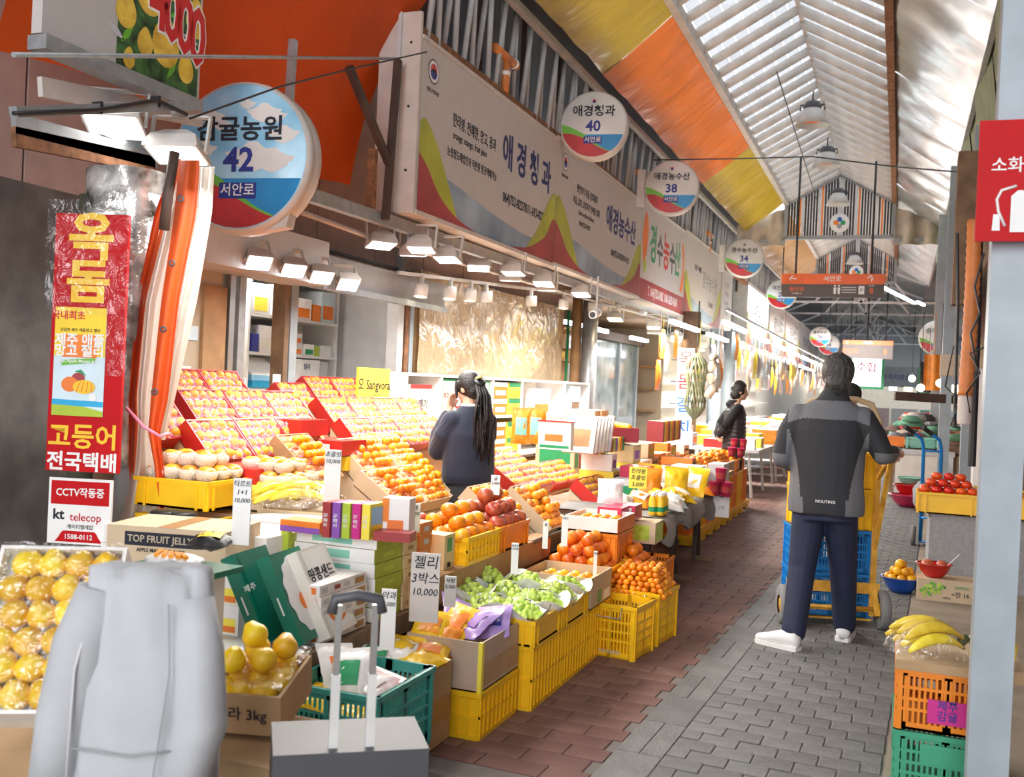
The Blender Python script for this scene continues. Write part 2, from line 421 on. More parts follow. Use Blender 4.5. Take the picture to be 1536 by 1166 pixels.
for y1, m in ((-2, 'tarp_orange_roof'), (4, 'tarp_yellow_roof'), (8.0, 'tarp_yellow_roof'), (10.9, 'tarp_yellow_roof'), (13.7, 'tarp_orange_roof'), (17.0, 'tarp_orange_roof'), (22.15, 'tarp_yellow_roof')):
    lower_sheet('tarpaulin_strip', yy, y1, m, x1=-3.3, z1=5.05, seed=kk); yy = y1 + .003; kk += 1
lower_sheet('tarpaulin_strip', 23.2, 28.0, 'tarp_brown_roof', seed=11); lower_sheet('tarpaulin_strip', 28.02, 33, 'tarp_brown_roof', seed=12)
yy = -8.0
for y1 in (-4, 0, 3, 6.5, 10, 13.5, 17, 20.5, 23.2, 28, 33):
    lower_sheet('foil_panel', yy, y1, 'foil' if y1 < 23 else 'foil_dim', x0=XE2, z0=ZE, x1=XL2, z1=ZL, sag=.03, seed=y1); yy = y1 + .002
# outer roofs above the stalls, seen as darkness behind the lattice
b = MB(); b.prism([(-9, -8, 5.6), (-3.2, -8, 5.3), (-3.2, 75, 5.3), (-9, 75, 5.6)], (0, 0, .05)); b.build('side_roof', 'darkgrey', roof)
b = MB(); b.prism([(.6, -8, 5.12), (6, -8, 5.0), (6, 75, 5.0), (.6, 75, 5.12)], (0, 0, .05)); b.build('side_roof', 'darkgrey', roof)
# gable screens with vertical bars and a round emblem
def gable(y, label):
    t = thing('gable_screen', label, 'screen', (0, y, 0))
    zb = 4.92
    fr = MB()
    for a, c in (((XE1, 0, zb), (XE2, 0, zb)), ((XE1, 0, zb), (XE1, 0, ZE - .05)), ((XE2, 0, zb), (XE2, 0, ZE - .05)), ((XE1, 0, ZE - .05), (XR, 0, ZR - .05)), ((XR, 0, ZR - .05), (XE2, 0, ZE - .05))):
        fr.bar(a, c, .08)
    fr.build('frame', 'grey', t)
    nb = 38
    me = {}
    for i in range(1, nb):
        x = XE1 + (XE2 - XE1) * i / nb
        red = i in (5, 13, 26, 34); wh = i in (6, 12, 19, 20, 25, 32)
        b = MB(); b.box(x - .018, -.02, zb + .03, x + .018, .02, zroof(x) - .1)
        b.build('bar', 'pipe_orange' if False else ('orange' if red else 'lightgrey' if wh else 'black'), t)
    e = MB(); e.M = RX(PI / 2); e.lathe([(.001, .05), (.19, .05), (.2, .04), (.2, -.02)], 32); e.M = None
    em = e.build('emblem', 'white', t, T(XR + .02, -.03, zb + .3))
    for (dx, dz, c) in ((0, .07, 'blue'), (.07, 0, 'green'), (0, -.07, 'grey'), (-.07, 0, 'orange')):
        art(em, 'petal', [(dx + .052 * math.cos(a * PI / 10) , dz + .052 * math.sin(a * PI / 10)) for a in range(20)], c, y=-.053)
gable(22.3, 'near gable screen of black and red bars with a round clover emblem')
gable(31.0, 'far gable screen of dark bars with a small round clover emblem')
P('wallgrey', (.3, .29, .28), rough=.8)
P('beige_tarp', (.5, .42, .33), rough=.8, var=.3, nscale=3, bump=.6, bscale=5)
for nm, x0, x1 in (('a', -3.5, XE1), ('b', XE2, .62)):
    b = MB(); b.grid(lambda u, v: (x0 + (x1 - x0) * u, 22.25 + .08 * math.sin(u * 14), 4.75 + .45 * v + (.35 * (u if nm == 'a' else 1 - u) * v)), 14, 4)
    tag(b.build('draped_tarpaulin', 'beige_tarp'), 'bundled beige tarpaulin hung %s the near gable screen' % ('left of' if nm == 'a' else 'right of'), 'tarpaulin')
    b = MB(); b.bar((x0, 22.3, 4.85), (x1, 22.3, 4.85), .08); b.build('tie_beam', 'grey', roof)
bx_ = MB(); bx_.box(-9, -8.2, 0, -8.9, 14, 5.6); struct(bx_.build('wall_outer_left', 'wallgrey'))
bx_ = MB(); bx_.box(2.4, -8.2, 0, 2.5, 2, 5.2); struct(bx_.build('wall_outer_right', 'wallgrey'))
# far roof: dim sheet with light trusses
b = MB(); b.prism([(-5, 33, 5.4), (XR, 33, 6.4), (XR, 75, 6.4), (-5, 75, 5.4)], (0, 0, .05)); b.prism([(XR, 33, 6.4), (2.4, 33, 5.4), (2.4, 75, 5.4), (XR, 75, 6.4)], (0, 0, .05)); b.build('far_roof_sheet', 'roofgrey', roof)
for y in (36, 41, 47, 54, 62):
    b = MB()
    for a, c in (((-4.5, y, 4.8), (2.2, y, 4.8)), ((-4.5, y, 4.8), (XR, y, 6.2)), ((XR, y, 6.2), (2.2, y, 4.8)), ((-2.9, y, 4.8), (-2.1, y, 5.8)), ((-2.1, y, 5.8), (XR, y, 4.8)), ((XR, y, 4.8), (-.6, y, 5.8)), ((-.6, y, 5.8), (.2, y, 4.8)), ((XR, y, 4.8), (XR, y, 6.2))):
        b.bar(a, c, .07)
    b.build('roof_truss', 'lightgrey', roof)
# ridge lamps
def bay_lamp():
    t = thing('pendant_lamp', '', 'lamp')
    b = MB(); b.lathe([(.13, .16), (.13, .2), (.1, .26), (.03, .27), (.001, .27)], 16); b.tube([(-.17, 0, .14), (-.17, 0, .22), (.17, 0, .22), (.17, 0, .14)], .014, 6); b.build('housing', 'darkgrey', t)
    b = MB(); b.lathe([(.12, .16), (.15, .1), (.24, -.08), (.235, -.08), (.14, .1), (.11, .15)], 24); b.build('shade', 'pipe_white', t)
    for i in range(12):
        a = i * PI / 6
        r = MB(); r.bar((.155 * math.cos(a), .155 * math.sin(a), .1), (.243 * math.cos(a), .243 * math.sin(a), -.08), .006); r.build('shade_rib', 'lightgrey', t)
    b = MB(); b.lathe([(.001, -.02), (.12, -.02)], 16); b.build('reflector', 'orange', t)
    b = MB(); b.tube([(0, 0, .27), (0, 0, .42)], .012, 6); b.build('hook', 'darkgrey', t)
    return t
L0 = bay_lamp()
for i, (px, py, w) in enumerate(((1218, 180, 'nearest to the entrance'), (1240, 243, 'second along the ridge'), (1257, 302, 'just before the near gable screen'), (1282, 392, 'behind the near gable screen'))):
    p = at(px, py, X=XR)
    o = L0 if i == 0 else copy_tree(L0)
    o.matrix_local = T(p.x, p.y, min(p.z, 5.95)); o['label'] = 'white ribbed bell-shaped roof lamp, ' + w; o['group'] = 'ridge lamps'
# wires
def wire(name, label, pts, r=.006, m='black', cat='cable'):
    b = MB(); b.tube(pts, r, 5, cap=False); return tag(b.build(name, m), label, cat)
wire('cable', 'thin black cable sagging across the lane below the skylight', [at(980, 240, X=-3.5), at(1110, 238, Y=14), at(1220, 235, Y=14.5), at(1340, 250, Y=14.5), at(1460, 260, X=.6)], .01)
wire('cable', 'thin black cord slanting down across the skylight', [at(1165, 108, Y=12), at(1195, 205, Y=15), at(1225, 300, Y=21)], .008)
# direction sign
p = at(1248, 433, D=18.3)
t = thing('direction_sign', 'hanging orange and brown lane direction sign with white arrows', 'sign', (p.x, p.y, p.z))
P('signbrown', (.10, .08, .075), rough=.5); P('signorange', (.80, .13, .02), rough=.4)
b = MB(); b.box(-.9, 0, .08, .9, .07, .27); b.build('orange_panel', 'signorange', t)
b = MB(); pr = [(-.9, 0, .08), (-.9, 0, -.1)] + [(-.84 - .06 * math.cos(a), 0, -.1 - .06 * math.sin(a)) for a in (.4, .8, 1.2)] + [(-.84, 0, -.16), (.84, 0, -.16)] + [(.84 + .06 * math.sin(a), 0, -.1 - .06 * math.cos(a)) for a in (.4, .8, 1.2)] + [(.9, 0, -.1), (.9, 0, .08)]
b.prism(pr, (0, .07, 0)); b.build('brown_panel', 'signbrown', t)
text(t, '서안로', .115, 0, .175, 'white', bold=.3); text(t, '←', .17, -.7, .175, 'white', bold=.6); text(t, '↑', .17, .66, .175, 'white', bold=.6)
text(t, '동안로', .1, -.62, -.02, 'signorange', bold=.4); text(t, 'Dongan-ro', .04, -.62, -.09, 'white')
for dx in (.05, .12):
    art(t, 'pictogram', disc(10, .018, dx, .05), 'white', y=-.003); art(t, 'pictogram', [(dx - .025, .02), (dx + .025, .02), (dx + .018, -.1), (dx - .018, -.1)], 'white', y=-.003)
for i in range(3): art(t, 'small_print', [(.17, .03 - i * .045), (.42, .03 - i * .045), (.42, .012 - i * .045), (.17, .012 - i * .045)], 'lightgrey', y=-.003)
art(t, 'parking_plate', [(.46, -.1), (.56, -.1), (.56, .05), (.46, .05)], 'white', y=-.003); text(t, 'P', .1, .51, -.03, 'signbrown', y=-.005, bold=.4); text(t, '8', .14, .68, -.04, 'signorange', bold=.5); text(t, 'GATE', .035, .68, .05, 'white')
for sx in (-.66, .66):
    b = MB(); b.tube([(sx, .035, .27), (sx, .035, zroof(p.x + sx) - p.z - .05)], .02, 8); b.build('hanging_rod', 'black', t)
# second direction sign far down
p = at(1302, 511, D=36)
t = thing('direction_sign', 'small far orange and brown direction sign with blurred orange marks', 'sign', (p.x - .1, p.y, p.z - 1.15))
b = MB(); b.box(-.75, 0, 1.0, .95, .07, 1.15); b.build('orange_panel', 'signorange', t)
b = MB(); b.box(-.75, 0, .5, .95, .07, 1.0); b.build('brown_panel', 'signbrown', t)
text(t, '서안로', .12, .1, 1.07, 'white'); text(t, '←', .14, -.6, 1.07, 'white'); text(t, '동안로', .2, -.5, .75, 'signorange', bold=.4); text(t, '8', .24, .7, .75, 'signorange', bold=.4)
for sx in (-.5, .7):
    b = MB(); b.tube([(sx, .035, 1.15), (sx, .035, 3.2)], .02, 6); b.build('hanging_rod', 'black', t)
# fluorescent tube under the right slope
b = MB(); b.bar(at(1322, 430, D=20), at(1372, 455, D=24), .05); tag(b.build('tube_light', 'lampwhite'), 'long bright fluorescent tube under the foil roof slope', 'lamp')
b = MB(); b.bar(at(1376, 453, D=24), at(1386, 458, D=25), .05); tag(b.build('tube_light', 'lampwhite'), 'short bright tube end beside the green valance', 'lamp')
# ------------------------------------------------------------------ left side: fascia signs, round signs, facade
P('fascia_white', (.56, .52, .50), rough=.45, var=.03); P('fascia_edge', (.62, .56, .52), rough=.5, var=.08)
P('wave_red', (.38, .04, .045), rough=.4, var=.25, nscale=2); P('wave_green', (.42, .45, .03), rough=.4, var=.25, nscale=2); P('wave_blue', (.12, .20, .34), rough=.4, var=.35, nscale=1.5, col2=(.3, .38, .46))
P('wallbrown', (.42, .30, .27), rough=.7, var=.1); P('wallcream', (.55, .45, .33), rough=.8, var=.05)
LX = -3.6
def curve(pts, n=6):
    """smooth curve through control points"""
    out = []
    for i in range(len(pts) - 1):
        p0 = pts[max(0, i - 1)]; p1 = pts[i]; p2 = pts[i + 1]; p3 = pts[min(len(pts) - 1, i + 2)]
        for k in range(n):
            t = k / n
            out.append(tuple(.5 * (2 * p1[a] + (p2[a] - p0[a]) * t + (2 * p0[a] - 5 * p1[a] + 4 * p2[a] - p3[a]) * t * t + (3 * p1[a] - p0[a] - 3 * p2[a] + p3[a]) * t ** 3) for a in range(2)))
    out.append(tuple(pts[-1]))
    return out
def waves(t, W, H, left=1, right=1):
    def Q(ps): return [(x * W, z * H) for x, z in ps]
    art(t, 'blue_wave', Q([(.02, .002), (.98, .002)] + curve([(.9, .16), (.75, .13), (.5, .17), (.25, .24), (.12, .27)])), 'wave_blue', y=-.0015)
    if left:
        art(t, 'green_wave', Q(curve([(0, .52), (.03, .55), (.09, .45), (.16, .26), (.22, .08), (.25, .0)]) + [(.06, 0), (0, .1)]), 'wave_green', y=-.003)
        art(t, 'red_wave', Q(curve([(0, .34), (.05, .27), (.12, .14), (.22, .05), (.36, .0)]) + [(0, 0)]), 'wave_red', y=-.0045)
    if right:
        art(t, 'green_wave', Q([(1, 0)] + curve([(1, .56), (.97, .55), (.91, .42), (.85, .24), (.76, .07), (.72, 0)])), 'wave_green', y=-.003)
        art(t, 'red_wave', Q([(1, 0)] + curve([(1, .36), (.97, .33), (.92, .2), (.83, .1), (.74, .04), (.6, .0)])), 'wave_red', y=-.0045)
def market_mark(t, x, z, r):
    art(t, 'crest_ring', disc(20, r, x, z), 'darkgrey', y=-.002); art(t, 'crest', disc(20, r * .88, x, z), 'white', y=-.003)
    art(t, 'crest_top', [(x - r * .62, z)] + disc(9, r * .62, x, z, PI, 0)[1:] + [(x + r * .62, z)], 'red', y=-.004)
    art(t, 'crest_bottom', [(x + r * .62, z - .0)] + disc(9, r * .62, x, z, 0, -PI)[1:] + [(x - r * .62, z)], 'navy', y=-.004)
    art(t, 'crest_bar', [(x - r * .4, z - r * .06), (x + r * .4, z - r * .06), (x + r * .3, z + r * .2), (x - r * .3, z + r * .2)], 'ink', y=-.005)
def fascia(y0, y1, z0, z1, label, depth=.3):
    t = thing('fascia_sign', label, 'sign', (LX, y0, z0), PI / 2)
    W, H = y1 - y0, z1 - z0
    b = MB(); b.box(0, 0, 0, W, depth, H); b.build('panel', 'fascia_white', t)
    b = MB(); b.box(-.015, -.012, -.035, W + .0, depth, -.001); b.box(-.015, -.012, H, W, .05, H + .03); b.build('trim_rail', 'fascia_edge', t)
    return t, W, H
yA = at(624, 315, X=LX).y; zA = 2.83
Y2, Y3, Y35, Y4 = 10.33, 14.2, at(1026, 430, X=LX).y, 21.1
t, W, H = fascia(yA, Y2 - .01, zA, 4.17, 'nearest long fascia sign with red, green and blue waves, number 40')
b = MB(); b.box(-.05, -.0, -.03, -.016, .36, H + .2); b.build('end_panel', 'fascia_edge', t)
b = MB(); b.box(-.075, .16, -.03, -.051, .19, H + .2); b.build('end_seam', 'lightgrey', t)
for z in (.3, .8, 1.3):
    b = MB(); b.ball((-.052, .08, z), .012, 6, 4); b.build('screw', 'black', t)
waves(t, W, H); market_mark(t, .2, H - .2, .1); text(t, '동문수산시장', .04, .2, H - .36, 'ink')
text(t, '한라봉, 천혜향, 망고, 용과', .125, 1.08, .86, 'ink', bold=.3, xs=.72); text(t, 'orange, mango, fruit juice', .09, .98, .74, 'ink', xs=.8)
text(t, '농협청도매법인과 직판원 항공택배가능', .09, 1.06, .58, 'ink', bold=.2, xs=.75)
text(t, '애 경 청 과', .36, 2.42, .86, 'inkblue', bold=.9, xs=.86); text(t, '064)752-8227/011-693-8227', .13, 2.38, .44, 'ink', bold=.5, xs=.8); text(t, '서안로 40', .12, .25, .14, 'white', xs=.9)
t, W, H = fascia(Y2, Y3 - .02, zA + .02, 4.2, 'second long fascia sign from the entrance, white with waves, above number 38')
waves(t, W, H); market_mark(t, .28, H - .2, .1); text(t, '동문수산시장', .04, .28, H - .36, 'ink')
text(t, '생선부터 옥돔 갈치까지', .11, 1.15, .95, 'ink', bold=.2, xs=.8); text(t, '옥돔, 갈치, 오분자기 건어물 일체', .1, 1.15, .8, 'ink', bold=.2, xs=.8); text(t, 'farm seafood direct', .08, 1.15, .69, 'ink'); text(t, '064)752-0182', .08, 1.1, .57, 'ink')
text(t, '애경농수산', .36, 2.75, .82, 'inkblue', bold=.9, xs=.92); text(t, '064)752-0182/010-4121', .12, 2.75, .42, 'ink', bold=.4, xs=.8); text(t, '서안로 38', .12, .3, .12, 'white', xs=.9)
t, W, H = fascia(Y3, Y35 - .02, zA, 4.25, 'third fascia sign with green and red lettering over a red telephone band')
art(t, 'red_band', [(0, 0), (W, 0), (W, .3), (0, .3)], 'wave_red'); text(t, 'T. 064)752-0182  010-3629-3618', .2, W / 2, .15, 'white', bold=.4, xs=.78)
text(t, '경', .62, .75, .85, 'green', bold=.8, xs=.8); text(t, '수', .55, 1.2, .82, 'darkgrey', bold=.8, xs=.8); text(t, '농', .62, 1.65, .85, 'red', bold=.8, xs=.8); text(t, '수', .55, 2.1, .82, 'darkgrey', bold=.8, xs=.8); text(t, '산', .62, 2.5, .85, 'green', bold=.8, xs=.8)
art(t, 'produce_picture', curve([(.15, .5), (.05, .9), (.2, 1.3), (.4, 1.1), (.35, .7)], 4), 'orange_print'); art(t, 'produce_picture', disc(10, .1, .25, .5), 'lime', y=-.002)
art(t, 'shrimp_picture', curve([(W - .35, .4), (W - .15, .8), (W - .3, 1.2), (W - .1, 1.1), (W - .05, .6), (W - .2, .35)], 4), 'orange_print')
t, W, H = fascia(Y35, Y4, zA, 4.3, 'fourth fascia sign from the entrance, white with grey lettering and waves')
waves(t, W, H); text(t, '경수농수산', .36, 2.5, .8, 'grey', bold=.7); text(t, '생선류 직매장', .12, 1.2, .95, 'ink'); text(t, '752-0182', .14, 2.6, .4, 'ink')
# far fascia signs
specs = [(21.3, 23.6, 'banner_white', 'pale banner with small grey lettering after the fourth fascia sign'), ]
t, W, H = fascia(21.2, 22.6, zA - .15, 4.1, 'pale cloth banner with small grey writing after the fourth fascia sign', .05)
for i in range(5): text(t, '수산 직판', .13, .65, 1.15 - i * .2, 'grey')
yy = 25.0
for i, (ln, lit, what) in enumerate(((4.2, True, 'backlit fascia sign with bright waves beyond the number 34 disc'), (4.0, False, 'grey fascia sign beyond the backlit one'), (4.5, False, 'pale fascia sign, second beyond the backlit one'), (5, False, 'dull fascia sign, third beyond the backlit one'), (6, False, 'dim fascia sign, fourth beyond the backlit one'), (7, False, 'dim far fascia sign, fifth beyond the backlit one'))):
    t, W, H = fascia(yy, yy + ln, 2.75, 4.25, what)
    if lit:
        art(t, 'lit_face', [(0.05, .05), (W - .05, .05), (W - .05, H - .05), (.05, H - .05)], 'signlit', y=-.0012)
        b = MB(); b.box(-.06, 0, 0, -.02, .35, H); b.build('end_panel', 'lightgrey', t)
    waves(t, W, H); text(t, ('여진수산', '제일상회', '동문상회', '중앙수산', '한라상회', '서안상회')[i], .5, W / 2, .85, 'navy' if lit else 'darkgrey', bold=.5)
    for j in range(3): text(t, '건어물 선물세트', .16, W * .8, 1.2 - j * .2, 'grey', xs=.7)
    yy += ln + .3
# round signs
P('discsky', (.16, .50, .80), rough=.25, var=.12, nscale=3, col2=(.45, .72, .88)); P('discpale', (.70, .68, .66), rough=.35, var=.05, nscale=3, col2=(.78, .76, .74)); P('discblue', (.02, .24, .55), rough=.3, var=.2, nscale=2); P('discgreen', (.16, .48, .04), rough=.3); P('discred', (.50, .02, .025), rough=.3, var=.2); P('discrim', (.60, .56, .53), rough=.45, var=.1)
def round_sign(p, R, name, num, label, base='discpale', crest=True, rz=0.0, bold=.7, small=False):
    t = thing('round_sign', label, 'sign', p, rz)
    b = MB(); b.M = RX(PI / 2)
    n = 40 if not small else 24
    b.lathe([(R * 1.0, 0), (R * 1.04, -.012), (R * 1.06, -.05), (R * 1.03, -.07), (R * 1.05, -.1), (R * 1.05, -.17), (R, -.19), (.001, -.19)], n)
    b.M = None; b.build('rim', 'discrim', t)
    b = MB(); b.M = RX(PI / 2); b.lathe([(.001, .002), (R * .99, .002), (R, -.002)], n); b.build('face', base, t)
    def S(ps): return [(x * R, z * R) for x, z in ps]
    def arc(a0, a1, k=12): return [(.985 * math.cos(math.radians(a0 + (a1 - a0) * i / k)), .985 * math.sin(math.radians(a0 + (a1 - a0) * i / k))) for i in range(k + 1)]
    rc = curve([(-.95, -.27), (-.6, -.3), (-.2, -.46), (.1, -.64), (.45, -.8), (.56, -.81)])
    gc = curve([(-.985, -.0), (-.7, -.08), (-.3, -.28), (.0, -.5), (.3, -.7), (.56, -.81)])
    art(t, 'green_band', S(gc + rc[::-1]), 'discgreen', y=-.004)
    art(t, 'red_band', S(rc + arc(305, 196)), 'discred', y=-.005)
    art(t, 'blue_band', S([(.935, -.3), (-.25, -.3)] + gc[12:] + arc(305, 342)), 'discblue', y=-.0035)
    art(t, 'number_plate', S([(-.28, -.36), (.28, -.36), (.28, -.58), (-.28, -.58)]), 'inkblue' if False else 'navy', y=-.006)
    if base == 'discsky':
        for cx, cz, r in ((-.45, .55, .13), (-.3, .45, .1), (.35, .6, .16), (.5, .55, .12), (.65, .3, .15), (-.6, .1, .16), (-.7, .2, .1), (.1, .72, .08), (.2, .0, .25), (.5, -.05, .2)):
            art(t, 'cloud', S([(cx + r * 1.5 * math.cos(a) * (1 + .2 * math.sin(a * 5)), cz + r * .7 * math.sin(a) * (1 + .25 * math.cos(a * 4))) for a in [k * PI / 9 for k in range(18)]]), 'discpale', y=-.0035 - .0002 * cx)
    text(t, name, R * (.36 if len(name) < 5 else .3), 0, R * (.4 if crest else .36), 'ink', y=-.007, bold=bold)
    text(t, num, R * .46, 0, R * -.06, 'navy', y=-.007, bold=.9)
    text(t, '서안로', R * .19, 0, R * -.47, 'white', y=-.008, bold=.4)
    if crest: market_mark(t, 0, R * .72, R * .1)
    if small:
        b = MB(); b.tube([(0, .1, R), (0, .1, R + 1.9)], .015, 6); b.build('hanging_rod', 'black', t)
    return t
p42 = at(359, 235, D=6.0)
t = round_sign(p42, .435, '감귤농원', '42', 'large sky-blue round sign with clouds and number 42', 'discsky', False, rz=.14)
b = MB(); b.bar((.0, .1, -.2), (-.35, .12, -.2), .04); b.build('bracket', 'galv', t)
b = MB(); b.prism([(.1, .05, -.39), (.32, .05, -.3), (.3, .05, -.41), (.12, .05, -.44)], (0, .1, 0)); b.build('mounting_foot', 'discrim', t)
for (px, py, w, nm, num, lab) in ((890, 187, 104, '애경청과', '40', 'white number 40 disc, largest of the pale round signs over the fascia'), (1007, 281, 83, '애경농수산', '38', 'white number 38 disc between the number 40 disc and the tarpaulin'), (1116, 387, 59, '경수농수산', '34', 'white number 34 disc beside the brown roof tarpaulin')):
    D = .755 * F / w
    t = round_sign(at(px, py, D=D), .355, nm, num, lab, rz=.16)
    b = MB(); b.box(-.47, .04, -.25, -.36, .14, .25); b.build('wall_bracket', 'discrim', t)
for i, (px, py, w, nm) in enumerate(((1172, 441, 44, '여진수산'), (1230, 505, 31, '통하수산'))):
    t = round_sign(at(px, py, D=.755 * F / w), .36, nm, '28' if i == 0 else '26', ('round sign partly behind the hanging direction sign' if i == 0 else 'round sign above the black-haired man, first of the far row'), small=True)
for i in range(6):
    p = at(1243 + i * 8.5, 517 + i * 8, D=38 + i * 6)
    round_sign(p, .38, '상회', str(24 - 2 * i), 'small far round sign, %s in the receding row over the lane' % ('second', 'third', 'fourth', 'fifth', 'sixth', 'seventh')[i], small=True)
round_sign(at(1406, 507, D=24), .40, '순자상회', '25', 'round sign on the side of the foil roof, near the far posts', small=True)
# ------------------------------------------------------------------ lattice of struts above the fascia
lat = thing('roof_lattice', 'grey steel strut lattice standing above the fascia signs', 'lattice', (LX, yA, 4.1))
P('strut', (.42, .42, .42), rough=.5, var=.15)
L_ = 33 - yA
b = MB(); b.bar((.06, 0, .98), (.06, L_, .98), .07); b.bar((-.3, 0, 1.35), (-.3, L_, 1.35), .06); b.build('top_chord', 'strut', lat)
b = MB(); b.bar((-.05, 0, .12), (-.05, L_, .12), .09); b.build('bottom_chord', 'rust', lat)
sm = MB(); sm.tube([(0, 0, 0), (.05, .1, .95)], .028, 7); sm = sm.mesh('strut', ['strut'])
sm2 = MB(); sm2.tube([(0, .2, 0), (.05, .1, .95)], .028, 7); sm2 = sm2.mesh('strut', ['strut'])
sm3 = MB(); sm3.bar((-.25, 0, -.1), (-.25, 0, 1.3), .05); sm3 = sm3.mesh('post', ['brownsteel'])
y = .1
while y < L_:
    put('strut', sm, lat, T(-.05 + rnd.uniform(-.03, .03), y, .1)); put('strut', sm2, lat, T(-.05 + rnd.uniform(-.03, .03), y, .1)); y += .36
y = .5
while y < L_: put('post', sm3, lat, T(0, y, 0)); y += 1.15
for i, yo in enumerate((1.75, 7.1, 12.6)):
    t = thing('sprinkler_pipe', ('orange pipe tee standing over the nearest fascia sign', 'orange pipe tee below the middle round sign', 'orange pipe tee close to the farthest white fascia disc')[i], 'pipe', (LX - .02, yA + yo, 4.25))
    b = MB(); b.tube([(0, 0, 0), (0, 0, .3)], .045, 10); b.tube([(0, -.28, .34), (0, .28, .34)], .042, 10); b.build('tee_pipe', 'pipe_orange', t)
    b = MB(); b.tube([(0, 0, .16), (0, 0, .2)], .05, 10); b.tube([(0, .2, .34), (0, .23, .34)], .05, 10); b.build('pipe_label', 'white', t)
# orange awning tarp between facade and fascia
P('awning', (.72, .10, .015), rough=.55, var=.1, bump=.35, bscale=2.5)
sheet('awning_sheet', (.85, .12, .015), translucent=.35, gloss=.05, rough=.4, bump=.35, bscale=2.0, var=.08)
aw = thing('awning', 'bright orange tarpaulin awning stretched behind the number 42 disc', 'awning', (-4.3, 4.0, 3.05))
b = MB()
b.grid(lambda u, v: (.0 + .75 * v - .12 * math.sin(PI * v) + .04 * math.sin(u * 9 + v * 3), u * 3.45 - .3, .0 - .02 * u + 1.6 * v + .06 * math.sin(u * 7) * (1 - v)), 24, 12); b.build('tarpaulin', 'awning_sheet', aw)
b = MB(); b.prism([(.3, 2.2, 1.35), (.42, 2.9, 1.6), (.42, 3.15, 1.75), (.28, 2.6, 1.45)], (.03, 0, 0)); b.build('torn_flap', 'awning', aw)
ap = thing('scaffold', 'dark steel posts and brace in front of the orange awning', 'frame', (-3.7, 4, 0))
A, B_ = at(597, 90, X=-3.72), at(578, 330, X=-3.72)
b = MB(); b.bar(A - Vector((-3.7, 4, 0)), B_ - Vector((-3.7, 4, 0)), .05); b.build('post', 'brownsteel', ap)
b = MB(); b.bar(at(523, 100, X=-3.8) - Vector((-3.7, 4, 0)), at(583, 245, X=-3.72) - Vector((-3.7, 4, 0)), .05); b.build('brace', 'brownsteel', ap)
b = MB(); b.bar(at(440, 60, X=-3.8) - Vector((-3.7, 4, 0)), at(434, 150, X=-3.8) - Vector((-3.7, 4, 0)), .045); b.build('post', 'galv', ap)
b = MB(); b.tube([at(20, 82, X=-3.4) - Vector((-3.7, 4, 0)), at(600, 88, X=-3.8) - Vector((-3.7, 4, 0))], .012, 6); b.build('rail', 'galv', ap)
wire('cable', 'thin wire slanting from the floodlight arm past the number 42 disc', [at(285, 178, X=-3.3), at(420, 130, X=-3.3), at(520, 105, X=-3.5), at(640, 78, X=-3.5)], .006)
# ------------------------------------------------------------------ citrus poster board, top of picture
c0 = at(60, 100, X=-3.6).y; c1 = at(298, 150, X=-3.6)
t = thing('poster_board', 'citrus fruit price board with big red zeros above the entrance', 'poster', (-3.6, c0, c1.z), PI / 2)
W = c1.y - c0; H = .95
b = MB(); b.box(0, 0, 0, W, .06, H); b.build('board', 'fascia_white', t)
b = MB(); b.box(0, -.03, -.07, W, .08, -.005); b.build('bottom_rail', 'galv', t)
P('leafdark', (.015, .04, .02), rough=.5, var=.6, nscale=14, col2=(.05, .13, .03)); P('fruitprint', (.75, .40, .04), rough=.4, var=.2, nscale=9, col2=(.85, .6, .08))
art(t, 'foliage_print', [(W * .42, 0)] + [(W * .42 + rnd.uniform(-.03, .05), z) for z in (.2, .4, .6, .9)] + [(W - .02, .95), (W - .02, 0)], 'leafdark', y=-.002)
for k in range(26):
    x, z = rnd.uniform(W * .4, W * .97), rnd.uniform(.02, .9); a = rnd.uniform(0, PI)
    art(t, 'leaf_print', [(x + .07 * math.cos(a), z + .07 * math.sin(a)), (x - .02 * math.sin(a), z + .02 * math.cos(a)), (x - .07 * math.cos(a), z - .07 * math.sin(a)), (x + .02 * math.sin(a), z - .02 * math.cos(a))], ('green', 'discgreen', 'lightgrey')[k % 3], y=-.003)
for x, z, r in ((.74, .2, .1), (.60, .16, .055), (.89, .12, .06), (.47, .27, .07), (.62, .42, .1), (.5, .05, .04), (.8, .55, .1), (.95, .4, .08)):
    x *= W
    art(t, 'fruit_print', [(x + r * math.cos(a), z + r * (1.25 if a < PI else 1.1) * math.sin(a) + (r * .35 * max(0, math.sin(a)) ** 8)) for a in [k * PI / 10 for k in range(20)]], 'fruitprint', y=-.004)
for i, ch in enumerate('4000'):
    text(t, ch, .42, W * (.68 + i * .095), .40 - .03 * i, 'white', y=-.005, bold=2.0, xs=.62); text(t, ch, .42, W * (.68 + i * .095), .40 - .03 * i, 'red', y=-.0065, bold=.9, xs=.62)
